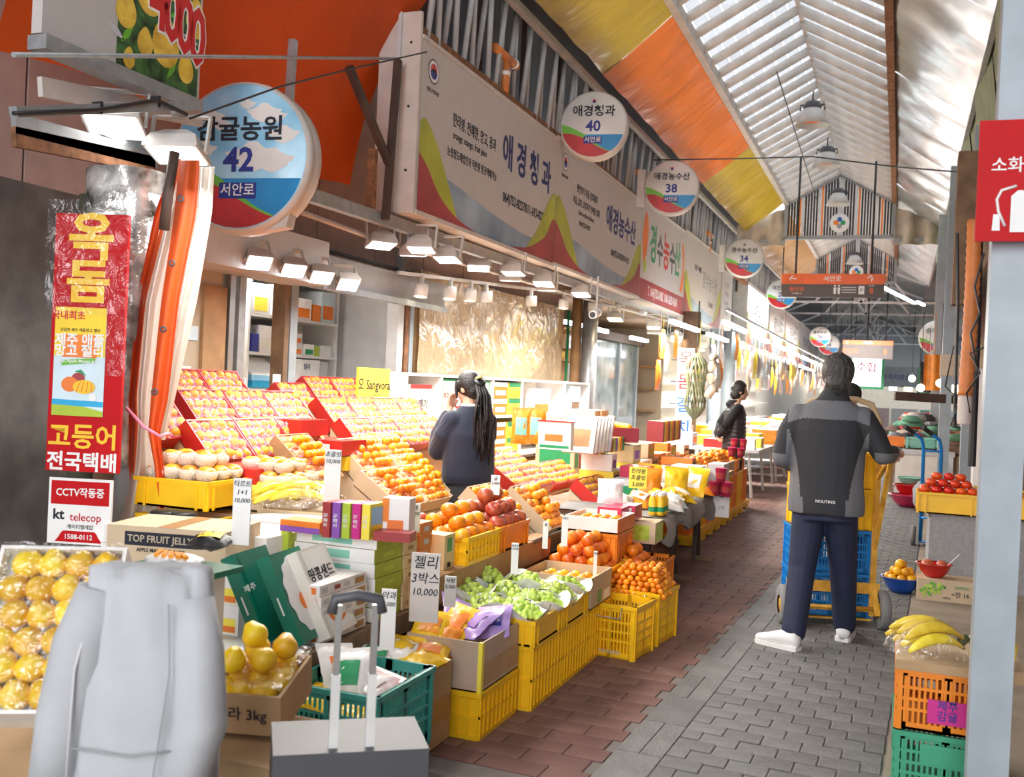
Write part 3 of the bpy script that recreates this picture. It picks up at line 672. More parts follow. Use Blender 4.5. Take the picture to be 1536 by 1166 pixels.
# steel rails and the pair of near floodlights
t = thing('light_rail', 'grey steel rail with cable ties holding the two nearest floodlights', 'rail', (0, 0, 0))
b = MB(); b.bar(at(20, 168, X=-3.45), at(300, 158, X=-3.45), .045); b.build('rail', 'galv', t)
b = MB(); b.tube([at(20, 170, X=-3.42), at(150, 165, X=-3.42), at(235, 150, X=-3.42), at(280, 172, X=-3.42)], .01, 6); b.build('cable', 'black', t)
for px, py in ((146, 162), (233, 153)):
    q = at(px, py, X=-3.45); b = MB(); b.bc(q.x, q.y, q.z, .055, .012, .055); b.build('cable_tie', 'black', t)
for n, (a, c, m) in enumerate((((20, 185), (232, 240), 'galv'), ((20, 205), (230, 248), 'rust'), ((60, 130), (300, 178), 'fascia_edge'), ((150, 188), (232, 222), 'paintsteel'))):
    b = MB(); b.bar(at(*a, X=-3.75), at(*c, X=-3.75), .03, .09)
    tag(b.build('steel_channel', m), ('grey steel channel below the near floodlights', 'rusty steel strip under the grey channel', 'pale ledge running under the citrus board', 'blue-grey steel angle behind the near lamp')[n], 'rail')
def floodlight(label, size=.24, m='lampglass', group=None):
    t = thing('floodlight', label, 'lamp', group=group); s = size
    b = MB(); b._add([(-s * .5, -s * .38, 0), (s * .5, -s * .38, 0), (s * .5, s * .38, 0), (-s * .5, s * .38, 0), (-s * .42, -s * .3, .06), (s * .42, -s * .3, .06), (s * .42, s * .3, .06), (-s * .42, s * .3, .06), (-s * .2, -s * .18, .1), (s * .2, -s * .18, .1), (s * .2, s * .18, .1), (-s * .2, s * .18, .1)],
                     [(0, 1, 5, 4), (1, 2, 6, 5), (2, 3, 7, 6), (3, 0, 4, 7), (4, 5, 9, 8), (5, 6, 10, 9), (6, 7, 11, 10), (7, 4, 8, 11), (8, 9, 10, 11)]); b.build('housing', 'discrim', t)
    b = MB(); b.box(-s * .5, -s * .38, -.02, s * .5, s * .38, 0); b.build('bezel', 'discrim', t)
    b = MB(); b.box(-s * .44, -s * .33, -.024, s * .44, s * .33, -.0205); b.build('lamp_glass', m, t)
    for sx in (-1, 1):
        b = MB(); b.box(sx * s * .53 - .006, -.014, .0, sx * s * .53 + .006, .014, .2); b.build('bracket_arm', 'pipe_white', t)
    b = MB(); b.box(-s * .53, -.014, .19, s * .53, .014, .2); b.build('bracket_plate', 'pipe_white', t)
    return t
fl = floodlight('near white floodlight hanging in front of the number 42 disc', .28)
p = at(266, 228, D=5.1); fl.matrix_local = T(*p) @ RZ(.3) @ RX(-.25)
b = MB(); b.tube([p + Vector((0, 0, .2)), at(258, 168, D=5.1)], .02, 6); tag(b.build('lamp_stem', 'pipe_white', None), None, None).parent = None
o = bpy.data.objects[-1] if False else None
for ob in list(COL.objects):
    if ob.name == 'lamp_stem': ob.parent = fl; ob.matrix_parent_inverse = fl.matrix_basis.inverted()
f2 = copy_tree(fl, None, T(*at(172, 186, D=5.0)) @ RZ(.5) @ RX(-.35), 'near tilted floodlight under the citrus board')
# ------------------------------------------------------------------ wrapped pillar with red boards
P('wrap_plastic', (.16, .15, .13), rough=.16, metal=.3, var=.5, nscale=9, bump=1.0, bscale=9, col2=(.5, .5, .48))  # pale patches in the colour imitate glints on the dark crinkled plastic
film('clearwrap', amount=.07, rough=.1, bump=1.0, bscale=9)
pc = at(132, 620, D=4.95)
px0 = pc.x
col = thing('wrapped_pillar', 'pillar bundled in crinkled clear plastic carrying the red boards', 'pillar', (pc.x - .03, pc.y + .22, 0))
b = MB()
b.grid(lambda u, v: ((.205 + .03 * noise.noise(Vector((math.cos(u * 2 * PI) * 2, v * 8, 1)))) * math.cos(u * 2 * PI), (.17 + .03 * noise.noise(Vector((u * 9, v * 8, 3)))) * math.sin(u * 2 * PI), 1.0 + 1.5 * v), 40, 40); b.build('plastic_wrap', 'wrap_plastic', col)
for i, (dx, m) in enumerate(((-.19, 'olive'), (-.02, 'wood_old'), (.12, 'paintsteel'))):
    b = MB(); b.tube([(dx, 0, 0), (dx, 0, 2.38)], .085, 12); b.build('post', m, col)
P('boardred', (.52, .008, .012), rough=.5, var=.06, spec=.15); P('boardyellow', (.9, .55, .02), rough=.4)
bd = thing('vertical_signboard', 'tall red board with yellow and white lettering under clear wrap', 'sign', (0, 0, 0))
q0, q1 = at(88, 320, D=4.72), at(68, 705, D=4.72); q2 = at(205, 320, D=4.75)
W = (q2 - q0).length; H = (q1 - q0).length
bd.matrix_local = T(q1.x, q1.y, q1.z) @ RZ(math.radians(16))
b = MB(); b.box(0, 0, 0, W, .02, H); b.build('board', 'boardred', bd)
sc = H / 385.0
def by(v): return (705 - v) * sc
text(bd, '옥', .235, W * .5, by(358), 'boardyellow', bold=1.2, xs=1.05); text(bd, '돔', .215, W * .48, by(425), 'boardyellow', bold=1.2, xs=1.1)
text(bd, '고등어', .125, W * .5, by(655), 'boardyellow', bold=.8); text(bd, '전국택배', .095, W * .5, by(692), 'white', bold=.9)
# jelly poster
po = thing('poster', 'mango jelly poster stuck on the red board', 'poster', (0, 0, 0)); po.matrix_local = bd.matrix_basis @ T(W * .06, -.006, by(622))
pw, ph = W * .70, 162 * sc
b = MB(); b.box(0, 0, 0, pw, .003, ph); b.build('sheet', 'skypale', po)
art(po, 'yellow_field', [(0, ph * .55), (pw, ph * .55), (pw, ph), (0, ph)], 'yellow'); art(po, 'sea', [(0, ph * .09), (pw, ph * .09), (pw, ph * .14), (0, ph * .15)], 'cyan')
art(po, 'meadow', [(0, 0), (pw, 0), (pw, ph * .05), (pw * .6, ph * .09), (0, ph * .1)], 'lime', y=-.0015)
art(po, 'title_patch', [(pw * .16, ph * .54), (pw * .84, ph * .54), (pw * .84, ph * .75), (pw * .16, ph * .75)], 'orange', y=-.002)
text(po, '국내최초', .045, pw * .26, ph * .92, 'red', bold=.8); text(po, '달콤한 제주 애플망고 젤리', .018, pw * .5, ph * .79, 'ink')
text(po, '제주 애플', .062, pw * .5, ph * .695, 'white', y=-.003, bold=1.0); text(po, '망고 젤리', .062, pw * .5, ph * .595, 'white', y=-.003, bold=1.0)
art(po, 'green_ribbon', [(pw * .16, ph * .46), (pw * .82, ph * .5), (pw * .82, ph * .54), (pw * .16, ph * .51)], 'discgreen', y=-.002); text(po, 'Jeju Apple Mango Jelly', .022, pw * .5, ph * .505, 'white', y=-.003, bold=.3)
art(po, 'mango_print', [(pw * (.62 + .22 * math.cos(a)), ph * (.27 + .065 * math.sin(a))) for a in [k * PI / 8 for k in range(16)]], 'boardyellow', y=-.003)
art(po, 'mango_print', [(pw * (.34 + .17 * math.cos(a)), ph * (.29 + .07 * math.sin(a))) for a in [k * PI / 8 for k in range(16)]], 'orange_print', y=-.0025)
art(po, 'mango_print', [(pw * (.5 + .13 * math.cos(a)), ph * (.35 + .05 * math.sin(a))) for a in [k * PI / 8 for k in range(16)]], 'wave_red', y=-.002)
for k in range(4):
    art(po, 'mango_cut', [(pw * (.46 + k * .1), ph * .22), (pw * (.48 + k * .1), ph * .22), (pw * (.56 + k * .07), ph * .32), (pw * (.545 + k * .07), ph * .32)], 'orange_print', y=-.0036)
art(po, 'leaf_print', [(pw * .42, ph * .41), (pw * .55, ph * .43), (pw * .66, ph * .37), (pw * .52, ph * .4)], 'green', y=-.0036)
art(po, 'badge', disc(12, pw * .075, pw * .8, ph * .18), 'white', y=-.0036)
w1 = MB(); w1.grid(lambda u, v: (-.03 + (W + .07) * u, -.02 - .015 * noise.noise(Vector((u * 5, v * 9, 0))), by(470) + (by(300) - by(470)) * v), 14, 24); w1.build('clear_wrap', 'clearwrap', bd)
w1 = MB(); w1.grid(lambda u, v: (W * .78 + W * .3 * u, -.02 - .02 * noise.noise(Vector((u * 5, v * 9, 4))), by(560) + (by(470) - by(560)) * v), 6, 12); w1.build('clear_wrap', 'clearwrap', bd)
# CCTV sign
q0, q1, q2 = at(78, 716, D=4.7), at(70, 814, D=4.7), at(180, 720, D=4.73)
W = (q2 - q0).length; H = (q1 - q0).length
cc = thing('security_sign', 'white and red CCTV notice mounted under the red board', 'sign'); cc.matrix_local = T(*q1) @ RZ(math.radians(16))
b = MB(); b.box(0, 0, 0, W, .012, H); b.build('plate', 'white', cc)
art(cc, 'red_field', [(W * .04, H * .6), (W * .96, H * .6), (W * .96, H * .96), (W * .04, H * .96)], 'boardred'); text(cc, 'CCTV작동중', W * .155, W * .5, H * .78, 'white', bold=.6, xs=.92)
text(cc, 'kt', W * .22, W * .17, H * .44, 'ink', bold=.8); text(cc, 'telecop', W * .17, W * .6, H * .41, 'boardred', bold=.1, xs=.98); text(cc, '케이티텔레캅', W * .075, W * .52, H * .26, 'ink')
art(cc, 'red_foot', [(W * .12, H * .03), (W * .88, H * .03)] + curve([(W * .82, H * .1), (W * .76, H * .19), (W * .68, H * .2)], 4) + curve([(W * .32, H * .2), (W * .24, H * .19), (W * .18, H * .1)], 4), 'boardred'); text(cc, '1588-0112', W * .105, W * .5, H * .11, 'white', y=-.004, bold=.6)
# gathered curtain of orange and clear vinyl
sheet('clear_vinyl', (.82, .77, .68), translucent=.45, gloss=.25, rough=.15, bump=.3, bscale=4, stretch=(2.5, 2.5, .5), var=.06)
cu = thing('strip_curtain', 'orange and clear vinyl curtain gathered and tied beside the red board', 'curtain', (0, 0, 0))
def drape(name, left, right, m, D, fold=.03, nf=5, seed=0):
    """left / right: picture edges (y -> x) of one hanging panel"""
    b = MB()
    def lerp(tab, y):
        for (y0, x0), (y1, x1) in zip(tab, tab[1:]):
            if y <= y1: return x0 + (x1 - x0) * (y - y0) / (y1 - y0)
        return tab[-1][1]
    ya, yb = left[0][0], left[-1][0]
    def fn(u, v):
        y = ya + (yb - ya) * v
        x = lerp(left, y) + (lerp(right, y) - lerp(left, y)) * u
        return at(x, y, D=D + fold * math.sin(u * nf * PI + seed + v * 1.5) + .02 * math.sin(v * 5 + seed))
    b.grid(fn, 20, 24)
    o = b.build(name, m, cu)
    return o
drape('orange_panel', [(238, 262), (320, 232), (450, 205), (600, 193), (640, 193), (700, 193), (780, 200)], [(238, 272), (320, 262), (450, 226), (600, 210), (640, 212), (700, 208), (780, 205)], 'awning', 4.98, .03, 2)
drape('clear_panel', [(250, 262), (320, 245), (450, 215), (600, 204), (640, 208), (700, 200), (790, 180)], [(250, 300), (320, 275), (450, 245), (600, 228), (640, 222), (700, 232), (790, 240)], 'clear_vinyl', 4.95, .03, 3, 1)
drape('orange_panel', [(240, 268), (320, 262), (450, 242), (600, 226), (650, 222), (700, 232), (785, 240)], [(240, 300), (320, 294), (450, 268), (600, 252), (650, 240), (700, 246), (785, 247)], 'awning', 4.88, .02, 2, 2)
drape('clear_panel', [(250, 296), (320, 292), (450, 266), (600, 250), (660, 238)], [(250, 322), (320, 318), (450, 296), (600, 262), (660, 248)], 'clear_vinyl', 4.93, .02, 2, 3)
for x, y in ((271, 298), (258, 395), (245, 494), (232, 588)):
    b = MB(); b.M = Matrix.Translation(at(x, y, D=4.83)) @ RZ(YAW) @ RX(PI / 2); b.lathe([(.008, .004), (.016, .006), (.017, 0)], 12); b.build('eyelet', 'darkgrey', cu)
b = MB(); b.tube([at(190, 612, D=4.85), at(215, 640, D=4.82), at(240, 655, D=4.82), at(252, 650, D=4.9)], .008, 6); b.build('tie_cord', 'pink', cu)
b = MB(); b.tube([at(262, 228, D=4.8), at(252, 290, D=4.8), at(246, 345, D=4.8)], .025, 8); tag(b.build('pole', 'brownsteel'), 'short brown pole sticking down inside the gathered curtain', 'pole')
# ------------------------------------------------------------------ facade and shop interior behind the near stall
def bx(name, dims, m, parent=None, kind=None):
    b = MB(); b.box(*dims); o = b.build(name, m, parent)
    if kind: o['kind'] = kind
    return o
wl = bpy.data.objects.new('wall_left', None); COL.objects.link(wl); struct(wl); wl['label'] = 'brownish upper shop wall above the shutters'
y = 2.2
while y < 13.6:
    bx('wall_panel', (-4.75, y, 2.5, -4.6, min(y + .98, 13.7), 4.9), 'wallbrown', wl); y += 1.0
bx('wall_backing', (-4.9, 2.2, 2.45, -4.76, 13.7, 4.9), 'darkgrey', wl)
for yy in (5.55, 6.6, 8.6): bx('wall_post', (-4.6, yy, 2.5, -4.53, yy + .07, 4.3), 'grey', wl)
P('walldark', (.13, .12, .11), rough=.5, var=.4, nscale=4, bump=.5, bscale=6)  # dark mottled grey-brown for the cluttered, wrapped wall
bx('wall_front', (-4.75, 2.2, 0, -4.6, 5.25, 2.5), 'walldark', wl)
bx('wall_cream', (-4.75, 5.25, 0, -4.6, 5.98, 2.5), 'wallcream', wl)
bx('plywood_strip', (-4.6, 5.75, 0, -4.57, 6.0, 2.1), 'wood', wl)
bx('wall_end', (-8, 13.7, 0, -4.6, 13.8, 4.9), 'plywood', wl)
for yy, m, w in ((6.02, 'steel', .06), (6.13, 'galv', .08), (6.72, 'wood_old', .06), (6.8, 'paintsteel', .1), (8.62, 'lightgrey', .12), (8.78, 'rust', .08), (8.88, 'paintsteel', .08)):
    bx('door_frame', (-4.68, yy, 0, -4.56, yy + w, 2.35), m, wl)
for yy in (6.06, 6.17):
    b = MB(); b.tube([(-4.54, yy, 1.25), (-4.51, yy, 1.25), (-4.51, yy, 1.45), (-4.54, yy, 1.45)], .008, 6); b.build('door_handle', 'white', wl)
for (yy, z, w, h, m) in ((5.4, 1.55, .12, .14, 'paper'), (5.5, 1.3, .16, .22, 'paper'), (5.62, 1.7, .1, .1, 'skypale'), (5.35, 1.25, .1, .18, 'paper'), (5.6, 1.05, .16, .1, 'pink'), (6.5, 1.35, .1, .14, 'paper'), (6.52, 1.15, .09, .12, 'paper')):
    q = bx('note', (-4.595 if yy < 6 else -4.5, yy, z, -4.59 if yy < 6 else -4.495, yy + w, z + h), m, wl)
sb = thing('shutter_box', 'long grey roller shutter housing over the shop opening', 'shutter', (-4.6, 5.2, 2.2))
b = MB(); b.prism([(.002, 1.6, .02), (.3, 1.6, .02), (.3, 1.6, .26), (.002, 1.6, .32)], (0, 2.3, 0)); b.build('housing', 'grey', sb)
b = MB(); b.prism([(.002, 0, .0), (.38, 0, .0), (.38, 0, .34), (.002, 0, .34)], (0, 1.58, 0)); b.build('housing', 'lightgrey', sb)
bx('bottom_edge', (.31, 1.6, -.02, .33, 3.9, .03), 'paintsteel', sb); bx('rail', (.0, -.2, .345, .03, 4.2, .37), 'black', sb)
# interior shell
ir = bpy.data.objects.new('wall_shop_back', None); COL.objects.link(ir); struct(ir)
bx('back_panel', (-6.6, 5.0, 0, -6.5, 13.7, 3), 'wallcream', ir); bx('side_panel', (-6.5, 5.9, 0, -4.76, 6.0, 2.5), 'plywood', ir); bx('side_panel', (-6.5, 8.96, 0, -4.76, 9.02, 2.5), 'lightgrey', ir); bx('shop_ceiling', (-6.5, 5.3, 2.6, -4.76, 13.7, 2.65), 'offwhite', ir)
# white shelf unit inside
SX = -5.35
sh = thing('shelf_unit', 'white shelving unit stocked with gift boxes inside the shop', 'shelf', (SX, 7.35, 0), PI / 2)
zs = (1.02, 1.36, 1.68, 2.02, 2.42); WS = 1.45
for z in zs: bx('shelf_board', (0, 0, z - .025, WS, .4, z), 'white', sh)
for x in (-.02, .62, WS): bx('upright', (x, 0, 0, x + .03, .4, 2.42), 'white', sh)
bx('back_board', (0, .4, 0, WS, .42, 2.42), 'offwhite', sh)
def shelf_box(x, z, w, h, d, m, label, art_m=None, cat='box', txt=None):
    t = thing('gift_box', label, cat, (SX + .01 + rnd.uniform(0, .02), 7.35 + x, z), PI / 2, 'gift boxes on the white shelving')
    bx('box_body', (0, .01, 0.001, w, .01 + d, h), m, t)
    if art_m:
        art(t, 'print_panel', [(w * .1, h * .1), (w * .9, h * .1), (w * .9, h * .55), (w * .1, h * .55)], art_m, y=.008)
    if txt: text(t, txt, h * .22, w * .5, h * .75, 'inkblue', y=.007, bold=.4)
    return t
for x, z, w, h, m, a, l in ((.03, 2.02, .24, .27, 'white', 'lemon', 'white gift box with yellow print, top shelf far left'), (.3, 2.02, .3, .28, 'white', 'lemon', 'wider white gift box with yellow print, top shelf'), (.67, 2.02, .28, .2, 'white', 'orange', 'orange banded white box on the top shelf'), (.98, 2.02, .14, .16, 'orange', None, 'small orange box on the top shelf'), (1.14, 2.02, .24, .3, 'skypale', 'orange_print', 'tall pale blue box on the top shelf'),
        (.03, 1.68, .1, .16, 'navy', None, 'dark blue bottles box on the second shelf'), (.15, 1.68, .2, .24, 'white', 'offwhite', 'white box with cookie print, second shelf'), (.37, 1.68, .22, .24, 'white', 'lemon', 'white box with yellow cookies, second shelf'), (.66, 1.68, .17, .1, 'white', 'orange_print', 'small white box under another, second shelf'), (.66, 1.782, .15, .1, 'white', 'orange_print', 'small white box stacked on another, second shelf'), (.85, 1.68, .17, .11, 'white', 'green', 'white box with green dots, second shelf'), (1.04, 1.68, .1, .1, 'lime', None, 'small lime box, second shelf'), (1.16, 1.68, .2, .11, 'white', None, 'plain white box end of the second shelf'),
        (.05, 1.36, .5, .06, 'cyan', None, 'flat blue box, lowest in its pile'), (.06, 1.422, .48, .05, 'sky', None, 'flat pale blue box, second in its pile'), (.68, 1.36, .46, .28, 'white', None, 'large white box with blue bird mark'), (1.16, 1.36, .14, .27, 'lightgrey', None, 'grey end box beside the large white box'),
        (.05, 1.02, .3, .2, 'lemon', 'white', 'yellow box on the lowest visible shelf'), (.4, 1.02, .2, .24, 'offwhite', 'orange', 'cream box on the lowest visible shelf'), (.7, 1.02, .3, .2, 'white', 'orange_print', 'white box on the lowest visible shelf'), (1.05, 1.02, .3, .22, 'crimson', 'white', 'red box on the lowest visible shelf')):
    shelf_box(x, z, w, h, .26, m, l, a, txt='탐라' if h > .25 and w > .4 else None)
t = thing('gift_box', 'open white lidded box leaning on the blue flat boxes', 'box', (SX - .0, 7.43, 1.474), PI / 2); b = MB(); b.prism([(0, .0, 0), (.46, 0, 0), (.46, .22, .16), (0, .22, .16)], (0, .02, -.02)); b.build('lid', 'white', t)
b = MB(); b.poly([(.26, .05, .036), (.42, .05, .036), (.42, .15, .109), (.26, .15, .109)]); b.build('print_panel', 'orange_print', t)
# flood lights above the opening
for px, py, n in ((388, 392, 'leftmost of the four over the shutter'), (440, 404, 'second of the four over the shutter'), (482, 414, 'third of the four over the shutter'), (522, 425, 'fourth of the four over the shutter')):
    o = floodlight('white floodlight on the shutter housing, ' + n, .18, 'lampwhite', 'floodlights over the shutter')
    q = at(px, py, X=-4.15); o.matrix_local = T(q.x, q.y, q.z) @ RZ(.9) @ RX(-.7)
# crinkled vinyl wall
sheet('vinyl_wall', (.62, .46, .28), translucent=.2, gloss=.28, rough=.16, bump=.45, bscale=5, var=.12)
vw = thing('vinyl_sheet', 'crinkled clear vinyl sheet closing the shop front over plywood', 'sheet', (-4.52, 9.0, .5))
b = MB(); b.grid(lambda u, v: (.0 + .03 * noise.noise(Vector((u * 9, v * 4, 0))), u * 4.55, v * 2.1), 50, 24); b.build('sheet', 'vinyl_wall', vw)
for yy in (0.0, 1.6, 3.3, 4.5): bx('batten', (-.06, yy, -.5, -.035, yy + .06, 2.1), 'wood', vw)
bx('backing_board', (-.1, 0, -.5, -.07, 4.6, 2.1), 'plywood', vw)
# counter shelf of white boards
CXF = -3.95; cy0, cy1 = at(610, 562, X=CXF).y, at(885, 577, X=CXF).y
cs = thing('display_shelf', 'long low white display shelf in front of the vinyl sheet', 'shelf', (CXF, cy0, 0), PI / 2); WC = cy1 - cy0
for z in (.7, 1.13, 1.53): bx('shelf_board', (0, 0, z, WC, .38, z + .025), 'white', cs)
nX = [0, WC * .13, WC * .36, WC * .52, WC * .8, WC - .03]
for x in nX: bx('divider', (x, 0, 0, x + .03, .38, 1.53), 'white', cs)
bx('back_board', (0, .38, 0, WC, .4, 1.53), 'offwhite', cs)
def on_counter(name, x, z, w, h, d, m, label, dec=(), cat='box', group=None, y0=.02):
    t = thing(name, label, cat, (CXF - y0, cy0 + x, z), PI / 2, group)
    bx('box_body', (0, 0, .001, w, d, h), m, t)
    for k, (a, b0, c, d0, mm) in enumerate(dec): art(t, 'print_panel', [(a * w, b0 * h), (c * w, b0 * h), (c * w, d0 * h), (a * w, d0 * h)], mm, y=-.002 - .001 * k)
    return t
t = on_counter('gift_box', .12, 1.155, .42, .3, .2, 'offwhite', 'cream gift box with a red top band on the display shelf', ((0, .88, 1, 1, 'wave_red'),)); text(t, '오메기', .1, .21, .12, 'ink', y=-.004)
for i in range(3):
    t = thing('snack_bag', 'red snack pouch, %s of three on the display shelf' % ('first', 'second', 'third')[i], 'bag', (CXF - .02, cy0 + WC * .02 + .02 + i * .22, .725 + .0), PI / 2, 'red snack pouches'); b = MB()
    b.grid(lambda u, v: (.02 + .18 * u, .06 - .05 * math.sin(PI * u) * math.sin(PI * min(1, v * 1.1)), .001 + .38 * v + .012 * math.sin(u * 6 + i)), 8, 8); b.grid(lambda u, v: (.02 + .18 * u, .06 + .05 * math.sin(PI * u) * math.sin(PI * min(1, v * 1.1)), .001 + .38 * v + .012 * math.sin(u * 6 + i)), 8, 8); b.build('pouch', 'tray_red', t); art(t, 'print_panel', [(.05, .1), (.17, .1), (.17, .24), (.05, .24)], 'white' if i == 2 else 'orange', y=-.004)
for i, x in enumerate((WC * .14, WC * .26)):
    t = on_counter('picture_box', x, 1.155, .5, .36, .12, 'green', ('green framed gift set standing open, first on the display shelf', 'green framed gift set standing open, second on the display shelf')[i], ((.06, .06, .94, .94, 'paper'),))
    art(t, 'ribbon', disc(14, .09, .36, .17), 'tray_red', y=-.006); art(t, 'ribbon_center', disc(14, .07, .36, .17), 'white', y=-.007); text(t, '제주의 선물', .07, .2, .2, 'wave_red', y=-.006, rot=PI / 2 * 0)
k = 0
for x in (WC * .375, WC * .455):
    for z in (.725, 1.155):
        for j in range(2):
            m = 'orange' if x < WC * .4 else 'lemon'
            t = on_counter('carton', x, z + j * .18, WC * .07, .175, .3, m, '%s juice carton on the display shelf, %s shelf %s' % ('orange and white' if m == 'orange' else 'green and yellow', 'lower' if z < 1 else 'upper', 'bottom of two' if j == 0 else 'top of two'), ((0, .72, 1, 1, 'white' if m == 'orange' else 'green'), (.12, .2, .88, .5, 'white' if m == 'orange' else 'lime')), group='juice cartons on the display shelf')
t = on_counter('picture_box', WC * .6, 1.155, .6, .3, .1, 'white', 'white picture box in the right bay of the display shelf', ((.1, .05, .9, .4, 'orange_print'),)); t = on_counter('picture_box', WC * .72, .725, .4, .34, .1, 'white', 'white box low in the right bay of the display shelf', ((.1, .5, .9, .6, 'red'),))
t = on_counter('picture_box', WC * .86, 1.155, .4, .36, .1, 'skypale', 'pale box with brown bread print at the far end of the shelf', ((.1, .05, .9, .4, 'wood_old'),))
# yellow notice on the counter
q = at(556, 578, X=-4.0)
t = thing('notice', 'yellow shop notice with brush lettering beside the door frame', 'sign', (q.x, q.y - .2, q.z - .14), PI / 2)
bx('board', (0, 0, 0, .52, .02, .28), 'lemon', t); text(t, '오 Sangvora', .11, .26, .14, 'ink', bold=.4); text(t, '동양', .05, .3, .05, 'green'); bx('support', (.2, .03, -1.3, .25, .06, .1), 'white', t)
# channel with floodlight clusters
ch = thing('light_channel', 'long galvanised channel under the fascia carrying the floodlight clusters', 'rail', (0, 0, 0))
cA, cB = at(462, 292, X=-3.78), at(1100, 506, X=-3.78)
b = MB(); b.bar(cA, cB, .07, .09); b.build('channel', 'galv', ch)
b = MB(); b.tube([cA + Vector((-.25, .3, -.06)), cA + Vector((-.2, 1.2, -.1)), (cA + cB) / 2 + Vector((-.2, 0, -.07)), cB + Vector((-.1, 0, 0))], .02, 6); b.build('conduit', 'discrim', ch)
for yy in (5.0, 6.6, 8.4, 10.8, 13.5):
    q = cA + (cB - cA) * ((yy - cA.y) / (cB.y - cA.y)); bx('hanger', (q.x - .03, yy, q.z, q.x + .03, yy + .05, q.z + .5), 'rust', ch)
def clamp_y(px, py): return at(px, py, X=-3.74)
cl = [(592, 365, .9, .3, 0), (622, 372, .2, .25, 0), (640, 380, .3, -.2, 0), (662, 387, .0, .3, 0), (735, 400, .4, .3, 0), (762, 408, 0, .2, 0), (782, 418, .3, -.2, 0), (808, 424, .1, .3, 0), (836, 432, .2, -.3, 0), (865, 440, 0, .3, 0), (935, 478, 0, .3, 1), (975, 490, .3, .2, 1), (992, 498, .0, -.2, 1), (1010, 505, .2, .3, 1), (1024, 510, 0, .2, 1), (1048, 518, .2, -.2, 1), (1058, 524, 0, .2, 1), (1082, 528, .3, .6, 0)]
for i, (px, py, rz_, rx_, warm) in enumerate(cl):
    q = clamp_y(px, py)
    f = floodlight('white floodlight under the channel, %s from the near end' % ('first second third fourth fifth sixth seventh eighth ninth tenth eleventh twelfth thirteenth fourteenth fifteenth sixteenth seventeenth eighteenth'.split()[i]), .22, 'lampwarm' if warm else 'lampglass', 'floodlights under the fascia channel')
    f.matrix_local = T(q.x + (.06 if i % 2 else -.12), q.y, q.z) @ RZ(rz_) @ RX(-rx_ * .8)
# track with spot heads
tr = thing('track_rail', 'thin white track rail with power box running over the shop front', 'rail', (0, 0, 0))
tA, tB = at(598, 409, X=-4.2), at(985, 457, X=-3.95)
b = MB(); b.bar(tA, tB, .03, .03); b.build('rail', 'pipe_white', tr)
q = at(893, 462, X=-4.0); b = MB(); b.bc(q.x, q.y, q.z, .12, .3, .12); b.build('power_box', 'pipe_white', tr)
def spot():
    t = thing('track_spotlight', '', 'lamp')
    b = MB(); b.box(-.015, -.015, .1, .015, .015, .2); b.build('stem', 'pipe_white', t)
    b = MB(); b.lathe([(.001, .12), (.06, .12), (.065, .1), (.065, 0), (.055, 0), (.055, .02)], 16); b.build('housing', 'white', t)
    b = MB(); b.lathe([(.001, .012), (.054, .012)], 16); b.build('lamp_lens', 'lampwarm', t)
    return t
s0 = spot()
for i, px in enumerate((632, 675, 706, 731, 798, 846, 925, 966)):
    f_ = (px - 598) / (985 - 598)
    q = at(px, 409 + (457 - 409) * f_, X=-4.2 + .25 * f_)
    o = s0 if i == 0 else copy_tree(s0)
    o.matrix_local = T(q.x, q.y, q.z - .2) @ RX(rnd.uniform(-.15, .15)); o['label'] = 'small white cylindrical spotlight, %s along the track' % ('first', 'second', 'third', 'fourth', 'fifth', 'sixth', 'seventh', 'eighth')[i]; o['group'] = 'spotlights on the track'
# pillars behind the display shelf
for px, Y, r, m, lab, zt in ((882, 14.0, .115, 'galv', 'round grey steel pillar behind the end of the display shelf', 2.9), (862, 13.95, .075, 'wood', 'bronze pipe beside the round grey pillar', 2.9), (849, 13.9, .02, 'green', 'thin green pipe beside the bronze one', 2.6), (1034, 17.5, .16, 'wood_old', 'brown painted pillar carrying the red lettered strip', 2.9), (1073, 20.5, .14, 'paintsteel', 'blue-grey pillar left of the woman in the padded vest', 2.8), (1092, 21.2, .15, 'paintsteel', 'wide blue-grey pillar right behind the woman in the vest', 2.8)):
    q = at(px, 560, Y=Y); b = MB(); b.tube([(q.x, q.y, 0), (q.x, q.y, zt)], r, 16); tag(b.build('pillar', m), lab, 'pillar')
cm = thing('security_camera', 'white security camera on a bracket below the fascia', 'camera', at(893, 468, D=11)); b = MB(); b.tube([(0, .1, -.0), (0, -.1, -.04)], .045, 10); b.build('body', 'white', cm); b = MB(); b.tube([(0, -.1, -.04), (0, -.11, -.042)], .035, 10); b.build('lens', 'black', cm); b = MB(); b.bar((0, .05, .04), (0, .05, .4), .02); b.build('bracket', 'pipe_white', cm)
